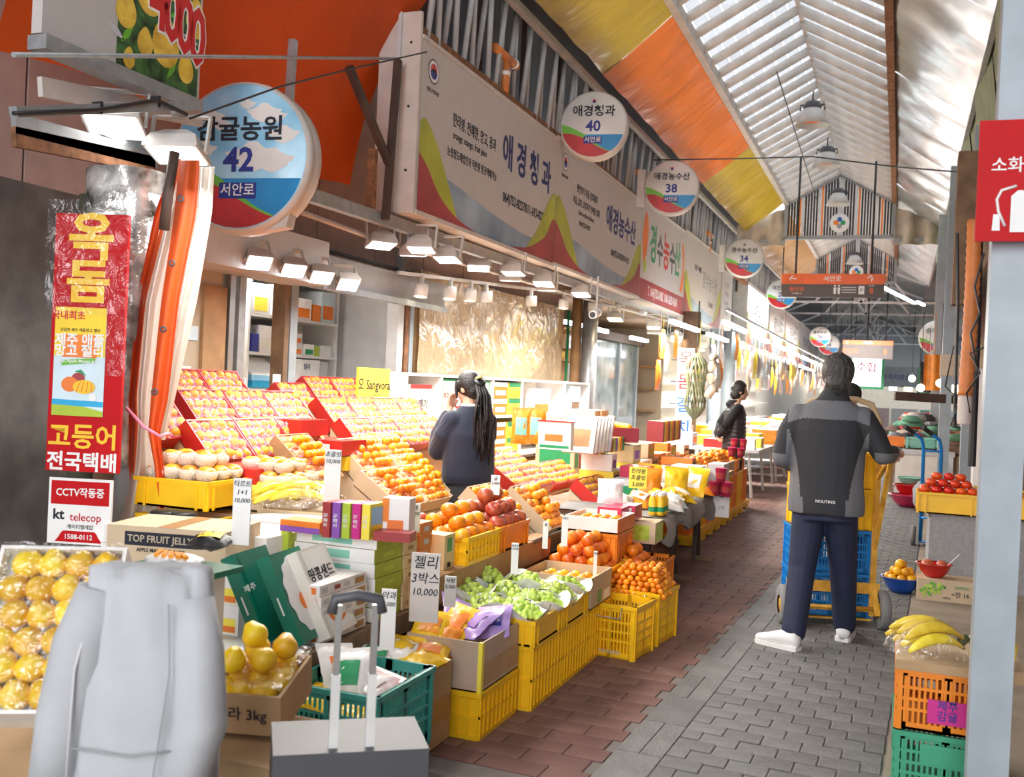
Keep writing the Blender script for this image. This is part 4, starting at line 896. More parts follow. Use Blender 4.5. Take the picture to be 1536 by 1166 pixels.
# middle shop interior
P('glassdark', (.16, .22, .26), rough=.12, var=.3, nscale=2, col2=(.35, .42, .45))
mi = bpy.data.objects.new('wall_middle_shop', None); COL.objects.link(mi); struct(mi)
bx('back_panel', (-7.0, 13.8, 0, -6.9, 26, 4.2), 'wallbrown', mi); bx('shop_ceiling', (-7, 13.8, 2.9, -4.3, 26, 2.95), 'wood_old', mi); bx('side_panel', (-6.9, 14.2, 0, -4.9, 14.3, 2.7), 'plywood', mi)
for yy, m in ((16.6, 'paintsteel'), (17.6, 'paintsteel'), (18.5, 'lightgrey'), (20.3, 'paintsteel'), (21.8, 'paintsteel')): bx('door_frame', (-5.6, yy, 0, -5.5, yy + .12, 2.6), m, mi)
for yy, w in ((16.75, .8), (17.75, .7), (18.65, 1.6), (20.45, 1.3)):
    bx('glass_pane', (-5.57, yy, .9, -5.55, yy + w, 2.45), 'glassdark', mi); bx('door_lower', (-5.58, yy, 0, -5.54, yy + w, .9), 'paintsteel', mi)
bx('signband', (-5.5, 16.5, 2.45, -5.4, 22, 2.62), 'brownsteel', mi)
bx('cross_wall', (-7, 22.6, 0, -5.1, 22.7, 4.2), 'wallcream', mi)
for zz in (1.0, 1.5, 2.0): bx('rack_board', (-6.5, 22.3, zz, -5.2, 22.6, zz + .04), 'wood', mi)
for yy, w in ((15.2, 1.0), (16.6, 1.1), (19.5, 1.3)): tag(bx('tube_light', (-5.1, yy, 2.5, -5.02, yy + w, 2.56), 'lampwhite'), {15.2: 'first fluorescent strip inside the middle shop', 16.6: 'second fluorescent strip inside the middle shop', 19.5: 'fluorescent strip deep inside the middle shop'}[yy], 'lamp')
area_lamp('middle_shop_light', (-5.3, 18, 2.4), 1.5, 14)
ws = thing('wooden_shelf', 'wooden wall shelf with flat yellow boxes inside the middle shop', 'shelf', (-5.0, 14.5, 1.9)); bx('shelf_board', (-.4, 0, 0, 0, 2.0, .04), 'wood', ws); bx('shelf_board', (-.4, 0, .5, 0, 2.0, .54), 'wood', ws); bx('upright', (-.42, 0, -1.9, -.38, 2, .6), 'wood', ws)
for i in range(3): tag(bx('flat_box', (-5.3, 14.7 + i * .6, 1.945, -5.02, 15.2 + i * .6, 2.05 + .04 * i), ('yellow', 'cardboard', 'lightgrey')[i]), ('yellow flat box on the wooden wall shelf', 'brown flat box on the wooden wall shelf', 'grey flat box on the wooden wall shelf')[i], 'box')
q = at(1027, 580, D=15.6)
t = thing('lettered_strip', 'white vertical strip with red Korean lettering on the brown pillar', 'sign', (q.x, q.y, q.z - .9)); bx('board', (-.13, 0, 0, .13, .02, 1.5), 'white', t)
for i, chh in enumerate('옥돔갈치'): text(t, chh, .26, 0, 1.32 - i * .36, 'red' if i < 2 else 'blue', bold=.8)
P('netgreen', (.16, .17, .09), rough=.8, var=.3)
q = at(1043, 590, D=15.2)
t = thing('net_bundle', 'green string net bag hanging on the brown pillar', 'net', q); b = MB(); [b.tube([(.17 * math.cos(k * .35 + h * .12) * w_, .17 * math.sin(k * .35 + h * .12) * w_, .6 - .09 * h) for h, w_ in enumerate((.1, .7, 1, 1.05, .9, .75, .7, .8, .95, .9, .6, .1))], .014, 5) for k in range(18)]; b.build('net', 'netgreen', t); b = MB(); b.tube([(0, 0, .7), (0, 0, 1.4)], .01, 5); b.build('string', 'olive', t)
b = MB(); b.tube([(.23 + .05 * math.sin(k), 0, .6 - .06 * k) for k in range(12)], .07, 6); b.build('loose_net', 'wallcream', t)
# ------------------------------------------------------------------ fruit
def fruitmat(name, c1, c2, rough=.38, hue=.012, bump=.15):
    return mat(name, c1, rough=rough, var=.06, nscale=25, hue=hue, bump=bump, bscale=260, col2=c2, coat=.25)
fruitmat('peel_mandarin', (.86, .27, .005), (.92, .36, .01)); fruitmat('peel_orange', (.82, .17, .005), (.88, .24, .01)); fruitmat('peel_yellow', (.88, .40, .008), (.92, .50, .015)); fruitmat('peel_small', (.86, .24, .005), (.90, .32, .01))
fruitmat('peel_persimmon', (.70, .05, .008), (.78, .09, .012), bump=0.0); fruitmat('peel_kaki', (.84, .26, .008), (.87, .36, .015), bump=0.0); fruitmat('peel_apple', (.36, .025, .02), (.52, .13, .05), bump=0.0); fruitmat('peel_grape', (.38, .56, .03), (.55, .72, .10), hue=.008, bump=0)
fruitmat('peel_banana', (.82, .60, .03), (.88, .70, .08), bump=0); P('stalk', (.07, .10, .03), rough=.7); P('pinknet', (.78, .16, .34), rough=.6, var=.2, nscale=30, col2=(.88, .42, .52)); P('foamnet', (.80, .70, .58), rough=.7, bump=.7, bscale=120); P('sticker', (.8, .2, .2), rough=.4)
FR = {}
def fruit_proto(key, r, sz, m, neck=0.0, dim=.12, n=12, k=8, stem=None):
    prof = []
    for i in range(k + 1):
        a = PI * i / k; rr = math.sin(a) * r; z = -math.cos(a) * r * sz
        if i > k - 2: z -= dim * r * (1 if i == k else .25)
        if neck and i >= k - 2: z += neck * r; rr *= .75
        prof.append((max(rr, 1e-4), z))
    b = MB(); b.lathe(prof, n, 0)
    me = b.mesh(key, [m]); sm = None
    if stem == 'calyx':
        s = MB()
        for q in range(4):
            a = q * PI / 2; s.poly([(r * .1 * math.cos(a + 1.2), r * .1 * math.sin(a + 1.2), r * sz * .93), (r * .5 * math.cos(a), r * .5 * math.sin(a), r * sz * .93), (r * .1 * math.cos(a - 1.2), r * .1 * math.sin(a - 1.2), r * sz * .93), (0, 0, r * sz * .9)])
        sm = ('calyx', s.mesh('calyx', ['stalk']))
    elif stem == 'stem':
        s = MB(); s.tube([(0, 0, r * sz * .8), (.003, 0, r * sz * 1.05)], .0022, 5); sm = ('stem', s.mesh('stem', ['stalk']))
    FR[key] = (me, r, sz, sm)
fruit_proto('mandarin', .028, .86, 'peel_mandarin'); fruit_proto('wrapped_mandarin', .029, .9, 'peel_yellow', neck=.15); fruit_proto('bagged_mandarin', .033, .88, 'peel_mandarin'); fruit_proto('large_orange', .040, .95, 'peel_orange'); fruit_proto('small_mandarin', .0205, .88, 'peel_small', n=10, k=6)
fruit_proto('red_persimmon', .043, .76, 'peel_persimmon', stem='calyx', n=16, k=10); fruit_proto('orange_persimmon', .046, .80, 'peel_kaki', n=16, k=10); fruit_proto('apple', .048, .92, 'peel_apple', dim=.3, n=18, k=10, stem='stem'); fruit_proto('netted_pear', .05, .8, 'peel_kaki', n=14)
fruit_proto('bowl_orange', .036, .95, 'peel_yellow')
COUNT = {}
def place_fruit(key, p, label, group, name=None, tilt=.5, stems=False):
    me, r, sz, sm = FR[key]
    o = put(name or key, me, None, T(*p) @ RX(rnd.uniform(-tilt, tilt)) @ RY(rnd.uniform(-tilt, tilt)) @ RZ(rnd.uniform(0, 6.28)))
    tag(o, label, 'fruit', group)
    if sm and stems: put(sm[0], sm[1], o)
    COUNT[key] = COUNT.get(key, 0) + 1
    return o
def merge_fruit(key, pts, name, label, cat='fruit'):
    """beyond the limit: the remaining fruit of one container joined"""
    me, r, sz, sm = FR[key]
    vs = [v.co.copy() for v in me.vertices]; fs = [tuple(p.vertices) for p in me.polygons]
    b = MB()
    for p in pts:
        b.M = T(*p) @ RX(rnd.uniform(-.5, .5)) @ RZ(rnd.uniform(0, 6)); b._add(vs, fs, 0, True)
    o = b.build(name, [me.materials[0]]); tag(o, label, cat, None, 'stuff')
    return o
def pile(key, x0, x1, y0, y1, z, layers, label, group, jit=.12, stems=False, slope=None, sp=1.9, limit=None, taper=.5):
    """heap of fruit resting in a rectangular container, layer over layer"""
    me, r, sz, sm = FR[key]
    pts = []
    for L in range(layers):
        off = r * .95 * L * taper * 2
        a0, a1, c0, c1 = x0 + r + off, x1 - r - off, y0 + r + off, y1 - r - off
        if a1 < a0 - 1e-6 or c1 < c0 - 1e-6: break
        nx = max(1, int((a1 - a0) / (sp * r)) + 1); ny = max(1, int((c1 - c0) / (sp * r)) + 1)
        for i in range(nx):
            for j in range(ny):
                x = a0 + (a1 - a0) * (i / (nx - 1) if nx > 1 else .5) + rnd.uniform(-jit, jit) * r
                y = c0 + (c1 - c0) * (j / (ny - 1) if ny > 1 else .5) + rnd.uniform(-jit, jit) * r
                zz = z + r * sz + L * r * sz * 1.55 + rnd.uniform(0, jit) * r * .6
                if slope: zz += slope(x, y)
                pts.append((x, y, zz))
    pts.sort(key=lambda p: -p[2])
    if limit is None: limit = len(pts)
    for p in pts[:limit]: place_fruit(key, p, label, group, stems=stems)
    if pts[limit:]: merge_fruit(key, pts[limit:], key + '_heap', 'lower layers of ' + label.replace('one of the ', 'the '))
    return pts
# ------------------------------------------------------------------ containers
def crate_parts(t, w, d, h, m, style='ribbed', rim=.012, wall=.006, band=None):
    b = MB()
    b.box(0, 0, 0, w, d, .01)
    def side(o, ux, uy, L, nrm):
        ox, oy = o
        def q(a, z0, a1, z1, t0=0, t1=wall):
            xs = [ox + ux * a + nrm[0] * t0, ox + ux * a1 + nrm[0] * t1]; ys = [oy + uy * a + nrm[1] * t0, oy + uy * a1 + nrm[1] * t1]
            b.box(min(xs), min(ys), z0, max(xs), max(ys), z1)
        if style == 'ribbed':
            q(0, 0, L, h * .97, -wall, 0)
            n = max(4, int(L / .045))
            for i in range(n + 1):
                a = L * i / n; q(max(0, a - .005), .02, min(L, a + .005), h - .015, 0, .009)
            q(0, 0, L, .02, 0, .009); q(0, h * .45, L, h * .45 + .012, 0, .007)
        elif style == 'smooth':
            q(0, 0, L, h * .97, -wall, 0)
            for a in (0, L * .12, L * .88 - .01, L - .012): q(a, .0, a + .012, h - .01, 0, .008)
        else:
            q(0, 0, L, h * .12, -wall, 0); q(0, h * .86, L, h, -wall, 0); q(0, 0, L * .1, h, -wall, 0); q(L * .9, 0, L, h, -wall, 0); q(L * .46, 0, L * .54, h, -wall, 0)
            n = max(6, int(L / .02))
            for i in range(1, n):
                a = L * i / n; q(a - .0045, h * .12, a + .0045, h * .86, -wall, 0)
            for k in (.33, .5, .68): q(0, h * k - .006, L, h * k + .006, -wall, .002)
            for a in (0, L - .02): q(a, 0, a + .02, h, 0, .008)
    side((0, 0), 1, 0, w, (0, -1)); side((0, d), 1, 0, w, (0, 1)); side((0, 0), 0, 1, d, (-1, 0)); side((w, 0), 0, 1, d, (1, 0))
    b.build('crate_wall', m, t)
    r = MB()
    for x0, y0, x1, y1 in ((-rim, -rim, w + rim, .004), (-rim, d - .004, w + rim, d + rim), (-rim, 0, .004, d), (w - .004, 0, w + rim, d)): r.box(x0, y0, h - .02, x1, y1, h)
    r.build('rim', m, t)
def crate(label, x, y, z, w, d, h, m='crate_yellow', style='ribbed', rz=0.0, group=None, handle=False, cat='crate', name='plastic_crate'):
    t = thing(name, label, cat, (x, y, z), rz, group)
    crate_parts(t, w, d, h, m, style)
    if handle:
        for yy in (-.02, d + .02):
            q = MB(); q.tube([(w * .25, yy, h - .01), (w * .25, yy - .012, h - .07), (w * .75, yy - .012, h - .07), (w * .75, yy, h - .01)], .004, 6); q.build('wire_handle', 'steel', t)
    return t
def carton(label, x, y, z, w, d, h, m='cardboard', rz=0.0, group=None, open_top=False, dec=(), name='carton', cat='box', txt=(), side=None):
    """dec: printed panels on the -Y face; side: printed panels on the +X face"""
    t = thing(name, label, cat, (x, y, z), rz, group)
    b = MB()
    if open_top:
        e = .006
        b.box(0, 0, 0, w, d, .006); b.box(0, 0, 0, w, e, h); b.box(0, d - e, 0, w, d, h); b.box(0, e, 0, e, d - e, h); b.box(w - e, e, 0, w, d - e, h)
    else: b.box(0, 0, .0005, w, d, h)
    b.build('box_body', m, t)
    for k, (a, b0, c, d0, mm) in enumerate(dec): art(t, 'print_panel', [(a * w, b0 * h), (c * w, b0 * h), (c * w, d0 * h), (a * w, d0 * h)], mm, y=-.0015 - .0007 * k)
    for (s, sz, cx, cz, mm) in txt: text(t, s, sz, cx * w, cz * h, mm, y=-.004, bold=.3)
    if side:
        MS = T(w, 0, 0) @ RZ(PI / 2)
        for k, it in enumerate(side):
            if isinstance(it[0], str): text(t, it[0], it[1], it[2] * d, it[3] * h, it[4], y=-.004, bold=.3, M=MS)
            else: art(t, 'print_panel', [(it[0] * d, it[1] * h), (it[2] * d, it[1] * h), (it[2] * d, it[3] * h), (it[0] * d, it[3] * h)], it[4], y=-.0015 - .0007 * k, M=MS)
    return t
def pouch_mesh(w, h, d, seed=0, mats='yellow'):
    b = MB()
    def fn(sgn):
        def f(u, v):
            e = (math.sin(PI * u) ** .6) * (math.sin(PI * v) ** .6)
            return (w * (u - .5) * (1 - .06 * math.sin(PI * v)), h * (v - .5), sgn * d * .5 * e + .02 * e * noise.noise(Vector((u * 5, v * 5, seed + sgn * 3))) + .008 * noise.noise(Vector((u * 13, v * 13, seed))))
        return f
    b.grid(fn(1), 10, 10); b.grid(fn(-1), 10, 10)
    return b
def pouch(label, x, y, z, w, h, d, m, rz=0, rx=0.2, ry=0, seed=0, group=None, dec=None, name='snack_bag', cat='bag', txt=None):
    t = thing(name, label, cat, (x, y, z), R=(RZ(rz) @ RX(rx) @ RY(ry)).to_3x3(), group=group)
    pouch_mesh(w, h, d, seed).build('pouch', m, t)
    b = MB(); b.box(-w / 2, h / 2 - .02, -.002, w / 2, h / 2 + .012, .002); b.build('seal', m, t)
    if dec:
        q = MB(); q.grid(lambda u, v: (w * (u - .5) * .55, h * (v - .5) * .5, d * .5 * (math.sin(PI * (.22 + .56 * u)) ** .6) * (math.sin(PI * (.25 + .5 * v)) ** .6) + .004 + .004 * noise.noise(Vector((u * 4, v * 4, seed)))), 6, 6); q.build('print_panel', dec, t)
    return t
film('cellophane', amount=.07, rough=.08, bump=.7, bscale=22); film('cellophane_thick', amount=.14, rough=.1, bump=1.0, bscale=18)
P('tissue', (.80, .22, .38), rough=.7, var=.25, nscale=22, bump=.6, bscale=30, col2=(.93, .75, .78)); P('whitewrap', (.85, .86, .85), rough=.35, bump=.8, bscale=20)
P('bagwhite0', (.85, .82, .82), rough=.25, bump=.6, bscale=14)
TRAYN = [0]
LIMIT_W = 290
def tray(px, py, X, n, ang=48, w=.39, L=.27, rows=4, cols=5, key='wrapped_mandarin', m='tray_red', row_label='', wrap=True, gap=.012, tis='tissue', side_y=None, heap=0):
    """row of n fruit boxes tilted towards the lane; (px,py): lower near corner as seen, X: its distance from the lane axis"""
    o = at(px, py, X=X); th = math.radians(ang)
    nth = ('first', 'second', 'third', 'fourth', 'fifth')
    for i in range(n):
        M = Matrix(((0, -math.cos(th), math.sin(th), o.x), (1, 0, 0, o.y + i * (w + gap)), (0, math.sin(th), math.cos(th), o.z), (0, 0, 0, 1)))
        cn = {'tray_red': 'red', 'cardboard_pale': 'brown', 'wood': 'wooden'}[m]
        t = thing('fruit_box', '%s tilted %s box %s' % (nth[i], cn, row_label) if n > 1 else 'tilted %s box %s' % (cn, row_label), 'box', group='tilted citrus boxes')
        t.matrix_local = M
        b = MB(); e = .008
        b.box(0, 0, -.085, w, L, -.08); b.box(0, 0, -.08, e, L, .012); b.box(w - e, 0, -.08, w, L, .012); b.box(e, 0, -.08, w - e, e, .0); b.box(e, L - e, -.08, w - e, L, .012); b.build('box_wall', m, t)
        q = MB(); q.grid(lambda u, v: (e + (w - 2 * e) * u, e + (L - 2 * e) * v, -.018 + .012 * noise.noise(Vector((u * 9, v * 9, TRAYN[0])))), 14, 10); q.build('tissue_lining', tis, t)
        if wrap:
            q = MB(); q.grid(lambda u, v: (w * u, L * v, .026 * math.sin(PI * u) ** .3 * math.sin(PI * v) ** .3 + .012 + .006 * noise.noise(Vector((u * 7, v * 7, TRAYN[0] + 5)))), 10, 8); q.build('plastic_wrap', 'cellophane', t)
        r = FR[key][1]
        pts = []
        for a in range(cols):
            for c in range(rows):
                x = e + r + (w - 2 * e - 2 * r) * (a + (.25 if c % 2 else -.0)) / (cols - .75); yv = e + r + (L - 2 * e - 2 * r) * c / (rows - 1)
                pts.append(tuple(M @ Vector((x + rnd.uniform(-.005, .005), yv + rnd.uniform(-.006, .006), rnd.uniform(-.008, .004)))))
                if heap and 0 < a < cols - 1 and 0 < c < rows - 1 and rnd.random() < .8: pts.append(tuple(M @ Vector((x + r * .9, yv + r * .8, r * 1.35 + rnd.uniform(-.004, .004)))))
        if key == 'wrapped_mandarin':
            q = MB()
            for a in range(cols):
                for c in range(rows):
                    q.lathe([(r * .75, -.024), (r * 1.12, -.004), (r * 1.2, .006), (r * 1.08, .004)], 8, 0, (e + r + (w - 2 * e - 2 * r) * (a + (.25 if c % 2 else 0)) / (cols - .75), e + r + (L - 2 * e - 2 * r) * c / (rows - 1), 0))
            stuff(q.build('foam_cups', 'pinknet', t))
        lab = 'citrus fruit in the %s box %s' % ((nth[i] if n > 1 else 'single'), row_label)
        if COUNT.get(key, 0) + len(pts) <= LIMIT_W or key != 'wrapped_mandarin':
            for p in pts: place_fruit(key, p, lab, 'fruits of %s box %s' % (nth[i], row_label), tilt=.9)
        else: merge_fruit(key, pts, key + '_layer', 'citrus fruits filling the %s box %s' % ((nth[i] if n > 1 else 'single'), row_label))
        TRAYN[0] += 1
    # stepped stand below the row
    tot = n * (w + gap)
    b = MB(); dx = L * math.cos(th); s = thing('display_step', 'slanted stand carrying the citrus boxes ' + row_label, 'stand', (o.x, o.y, 0))
    zb = o.z - .085 * math.cos(th) - .012
    xo = -.085 * math.sin(th)
    b.prism([(xo - .0, 0.004, zb), (xo - dx, .004, zb + L * math.sin(th)), (xo - dx, .004, .46), (xo, .004, .46)], (0, tot - .02, 0)); b.build('stand_body', side_y or 'cardboard_pale', s)
    return o
def price_tag(label, body, px, py, D, w, h, m='white', size=None, rz=0.0, ink='ink', lean=0.0):
    """upright price card; (px,py) its centre"""
    c = at(px, py, D=D)
    t = thing('price_tag', label, 'sign', (c.x, c.y, c.z - h / 2), R=(RZ(YAW * .6 + rz) @ RX(-lean)).to_3x3())
    b = MB(); b.box(-w / 2, 0, 0, w / 2, .006, h); b.build('card', m, t)
    lines = body.split('\n'); nl = len(lines)
    zc = h - .006
    for i, s in enumerate(lines):
        wd = sum(.95 if ord(ch) > 255 else .5 for ch in s)
        sz = min(size or 9, w * 1.0 / wd, h / nl * .8)
        text(t, s, sz, 0, zc - sz * .6, ink, y=-.002, bold=.1, shear=.15); zc -= sz * 1.2
    return t
# ------------------------------------------------------------------ tables of the near stall
t = thing('plank_table', 'low plank table under the boxed jellies with white painted top', 'table', (-4.45, 3.12, 0))
for i in range(5): b = MB(); b.box(i * .48, 0, .405, i * .48 + .475, 3.3, .445); b.build('plank', 'wood', t)
bx('edge_board', (0, -.03, .36, 2.4, -.002, .448), 'wood', t); bx('edge_board', (2.4, -.03, .36, 2.425, 3.3, .448), 'wood_old', t)
bx('painted_sheet', (.8, -.02, .449, 2.38, .3, .452), 'white', t)
for x, yv in ((.1, .1), (2.2, .15), (.1, 3.1), (2.2, 3.1)): b = MB(); b.box(x, yv, 0, x + .09, yv + .09, .404); b.build('leg', 'wood_old', t)
b = MB(); b.bar((2.0, .1, .36), (1.75, .25, .0), .05, .03); b.build('brace', 'wood', t)
t = thing('timber_beam', 'thick timber beam under the yellow persimmon crates', 'beam', (-2.3, 4.1, .449)); bx('beam', (0, 0, 0, .33, 1.75, .13), 'wood', t)
t = thing('plank_table', 'second low table further along under the citrus displays', 'table', (-3.9, 6.5, 0)); bx('table_top', (0, .6, .5, 1.35, 2.75, .55), 'wood', t)
for x, yv in ((.1, .7), (1.2, .7), (.1, 2.6), (1.2, 2.6)): b = MB(); b.box(x, yv, 0, x + .08, yv + .08, .5); b.build('leg', 'wood_old', t)
# citrus boxes, back block (upper left)
tray(262, 606, -3.95, 2, row_label='in the topmost row by the curtain')
tray(300, 641, -3.66, 3, row_label='in the second row by the curtain')
tray(316, 692, -3.36, 3, row_label='in the lowest row by the curtain')
tray(215, 660, -3.55, 1, row_label='low behind the orange curtain')
tray(440, 618, -4.05, 1, row_label='standing first below the shelf unit')
tray(478, 604, -4.35, 3, row_label='in the far top row below the shelf unit')
tray(503, 640, -3.8, 4, row_label='in the middle row left of the schoolgirl')
tray(540, 674, -3.45, 4, row_label='in the lower row left of the schoolgirl', w=.37)
tray(556, 722, -3.05, 2, ang=42, row_label='of loose mandarins before the schoolgirl', key='mandarin', m='cardboard_pale', cols=7, rows=6, w=.40, L=.36, heap=1, tis='peel_mandarin')
tray(600, 762, -2.72, 2, ang=34, row_label='of loose mandarins above the left apples', key='mandarin', m='cardboard_pale', cols=6, rows=6, w=.36, L=.34, heap=1, tis='peel_mandarin')
tray(468, 722, -3.1, 1, ang=42, row_label='of loose mandarins behind the tall price card', key='mandarin', m='wood', cols=6, rows=6, w=.34, L=.36, heap=1, tis='peel_mandarin')
# red and yellow cartons carrying the tilted boxes
for px, py, X, w, h, m, lab, tx in ((392, 640, -3.72, .36, .1, 'tray_red', 'red carton with white brush lettering under the tilted boxes', '카라향'), (440, 668, -3.62, .42, .09, 'tray_red', 'red carton with a white label, upper of two below the middle row', ''), (448, 690, -3.62, .42, .09, 'yellow', 'yellow carton with a white label, lower of two below the middle row', ''), (330, 712, -3.3, .3, .09, 'tray_red', 'red carton with a round hole under the lowest citrus row', '')):
    q = at(px, py, X=X)
    carton(lab, q.x - .02, q.y - .1, q.z - h * .4, .02 + w, .3, h, m, dec=((.3, .25, .8, .75, 'white'),) if not tx and 'label' in lab else (), txt=((tx, .07, .5, .5, 'white'),) if tx else ())
# right of the schoolgirl
tray(752, 712, -3.0, 2, ang=35, row_label='just right of the schoolgirl', L=.3)
tray(782, 738, -2.65, 2, ang=35, row_label='in the second row right of the schoolgirl', L=.28)
tray(832, 728, -2.75, 2, ang=35, row_label='in the third row right of the schoolgirl', L=.28)
for k_, (px, py) in enumerate(((896, 772), (918, 768))):
    q = at(px, py, Z=.66); carton(('pink and white carton with a white label below the tilted boxes', 'pink carton beside the juice bottles')[k_], q.x, q.y, .612, .16, .2, .1, 'crimson', dec=((.1, .15, .85, .85, 'white'),))
q = at(900, 752, Z=.72); pouch('crumpled clear white bag standing on the pink carton', q.x + .05, q.y + .08, q.z + .06, .18, .18, .1, 'bagwhite0', .3, 1.0, 0, 70)
tray(903, 757, -2.12, 2, ang=38, row_label='beside the yellow handwritten card', L=.28, w=.36)
for (px, py, X, n, lab) in ((764, 800, -2.12, 1, 'bag of mandarins above the red apples'), (826, 795, -2.02, 1, 'bagged box of mandarins over the dark basket'), (640, 745, -2.85, 1, 'heaped mandarins before the schoolgirl')):
    tray(px, py, X, n, ang=40, key='bagged_mandarin', m='cardboard_pale', cols=5, rows=6, w=.36, L=.38, heap=1, row_label='(' + lab + ')', tis='peel_mandarin')
# dark perforated basket under the bags
q = at(790, 842, X=-2.0)
crate('dark green perforated basket under the bagged mandarins', -2.4, 5.55, .449, .42, .62, .13, 'crate_dark', 'perf')
# persimmons and apples in yellow crates on the beam
for i, (yv, m) in enumerate(((4.58, 'crate_yellow'), (5.03, 'crate_orange'))):
    crate(('bright yellow shallow crate with orange persimmons', 'orange shallow crate with red apples')[i], -2.29, yv, .58, .31, .42, .14, m, 'ribbed' if i == 0 else 'smooth')
pile('orange_persimmon', -2.29, -1.98, 4.56, 4.98, .685, 3, 'one of the orange persimmons piled in the yellow crate', 'orange persimmons', jit=.06)
pile('apple', -2.30, -1.98, 5.04, 5.46, .685, 3, 'one of the red apples piled behind the persimmons', 'apples behind the persimmons', jit=.06, stems=True)
carton('open cardboard box with the left pile of red apples', -2.72, 4.72, .449, .36, .42, .2, 'cardboard_pale', open_top=True)
pile('apple', -2.71, -2.37, 4.73, 5.13, .60, 4, 'one of the red apples in the left pile above the orange persimmons', 'apples in the left pile', jit=.06, stems=True)
# ------------------------------------------------------------------ boxed goods on the near table
def stack(x, y, z, w, d, h, n, m, lab, group, side=None, dec=(), jit=.006, side_m=None):
    for i in range(n):
        carton('%s, %s of its stack' % (lab, ('lowest', 'second from the bottom', 'third from the bottom', 'fourth from the bottom', 'fifth from the bottom', 'sixth from the bottom')[i] if i < n - 1 else 'topmost'), x + rnd.uniform(-jit, jit), y + rnd.uniform(-jit, jit), z + i * h, w, d, h - .002, m, group=group, side=side, dec=dec, name='gift_box')
P('box_lime', (.36, .44, .03), rough=.5); P('box_tan', (.72, .56, .30), rough=.55); P('box_orange', (.80, .25, .05), rough=.5); P('box_white', (.86, .84, .82), rough=.45)
stack(-2.38, 3.36, .452, .32, .36, .046, 5, 'box_white', 'white cookie box with brown and violet prints', 'white cookie boxes', side=((.04, .25, .16, .75, 'lightgrey'), (.3, .3, .42, .7, 'wave_red'), (.5, .3, .62, .7, 'lightgrey'), (.74, .2, .94, .8, 'wood')), dec=((.5, .3, .62, .75, 'purple'), (.72, .2, .95, .8, 'orange_print')))
stack(-2.66, 3.30, .452, .26, .30, .12, 2, 'box_white', 'white box with a mushroom and fruit picture', 'boxes with fruit pictures', dec=((.35, .08, .95, .55, 'lemon'), (.45, .1, .7, .4, 'wood_old'), (.7, .1, .95, .3, 'orange_print')))
stack(-2.46, 3.78, .452, .40, .25, .062, 6, 'box_lime', 'olive green jelly box', 'green jelly boxes', side=((.3, .35, .7, .65, 'lime'),), dec=((0, 0, 1, 1, 'white'), (.2, .2, .7, .8, 'mint')))
stack(-2.44, 4.05, .452, .38, .13, .062, 6, 'box_tan', 'tan jelly box', 'tan jelly boxes', side=((.3, .35, .7, .65, 'wood'),))
stack(-2.44, 4.20, .582, .38, .13, .062, 4, 'box_orange', 'orange jelly box', 'orange jelly boxes', side=((.3, .3, .7, .7, 'lightgrey'),))
carton('cream box with a green leaf print at the end of the beam', -2.28, 4.40, .58, .26, .12, .17, 'box_tan', side=((.25, .5, .7, .9, 'green'), (.3, .06, .6, .2, 'ink')), name='gift_box')
stack(-2.92, 3.62, .452, .42, .36, .085, 4, 'box_white', 'white topped jelly box behind the green boxes', 'white topped jelly boxes')
stack(-3.30, 3.52, .452, .36, .40, .085, 4, 'box_white', 'white topped carton beside the tall price card', 'white topped cartons', dec=((.1, .2, .25, .6, 'red'),))
stack(-2.90, 4.0, .452, .44, .34, .09, 4, 'box_white', 'pale flat carton in the middle of the table', 'pale flat cartons')
carton('dark grey box wedge beside the white cookie boxes', -2.66, 3.62, .452, .14, .12, .32, 'darkgrey', dec=((.3, .5, .7, .6, 'lightgrey'),), name='gift_box')
carton('lime green box pair beside the dark grey box', -2.51, 3.74, .70, .04, .03, .12, 'lime', name='gift_box')
# leaning green gift boxes on the near edge
def leaning(label, px, py, m, L=.36, th=.055, dp=.26, ang=-27, face=None, D=3.4, z=None, fm_=None):
    q = at(px, py, Z=.457)
    t = thing('gift_box', label, 'box', (q.x, q.y, .457 + .003), R=(RZ(.12) @ RY(math.radians(ang))).to_3x3(), group='leaning gift boxes')
    b = MB(); b.box(0, 0, 0, th, dp, L); b.build('box_body', m, t)
    if face:
        MS = T(th, 0, 0) @ RZ(PI / 2)
        art(t, 'face_panel', [(.03, .02), (dp - .01, .02), (dp - .01, L - .01), (.03, L - .01)], face, y=-.0015, M=MS)
    return t, th, dp, L
t, th, dp, L = leaning('dark green long gift box, leftmost of the leaning ones', 383, 975, 'deepgreen', face='deepgreen')
bx('spine_label', (th * .4, -.002, L * .35, th * .52, -.0005, L * .55), 'white', t); text(t, '제주', .03, th + .02, L * .6, 'white')
t, th, dp, L = leaning('dark green long gift box, second of the leaning ones', 437, 976, 'deepgreen')
bx('spine_label', (th * .4, -.002, L * .35, th * .52, -.0005, L * .55), 'white', t)
MS = T(th, 0, 0) @ RZ(PI / 2)
art(t, 'cookie_cut', [(dp * (.5 + .42 * math.cos(a) * (1 + .06 * math.sin(a * 12))), L * (.5 + .42 * math.sin(a) * (1 + .03 * math.sin(a * 12)))) for a in [k * PI / 30 for k in range(60)]], 'white', y=-.002, M=MS); art(t, 'cookie_print', [(dp * (.5 + .14 * math.cos(a)), L * (.42 + .1 * math.sin(a))) for a in [k * PI / 8 for k in range(16)]], 'orange', y=-.003, M=MS)
t, th, dp, L = leaning('cream gift box with cookie print leaning against the white boxes', 478, 966, 'offwhite', L=.36, face='paper')
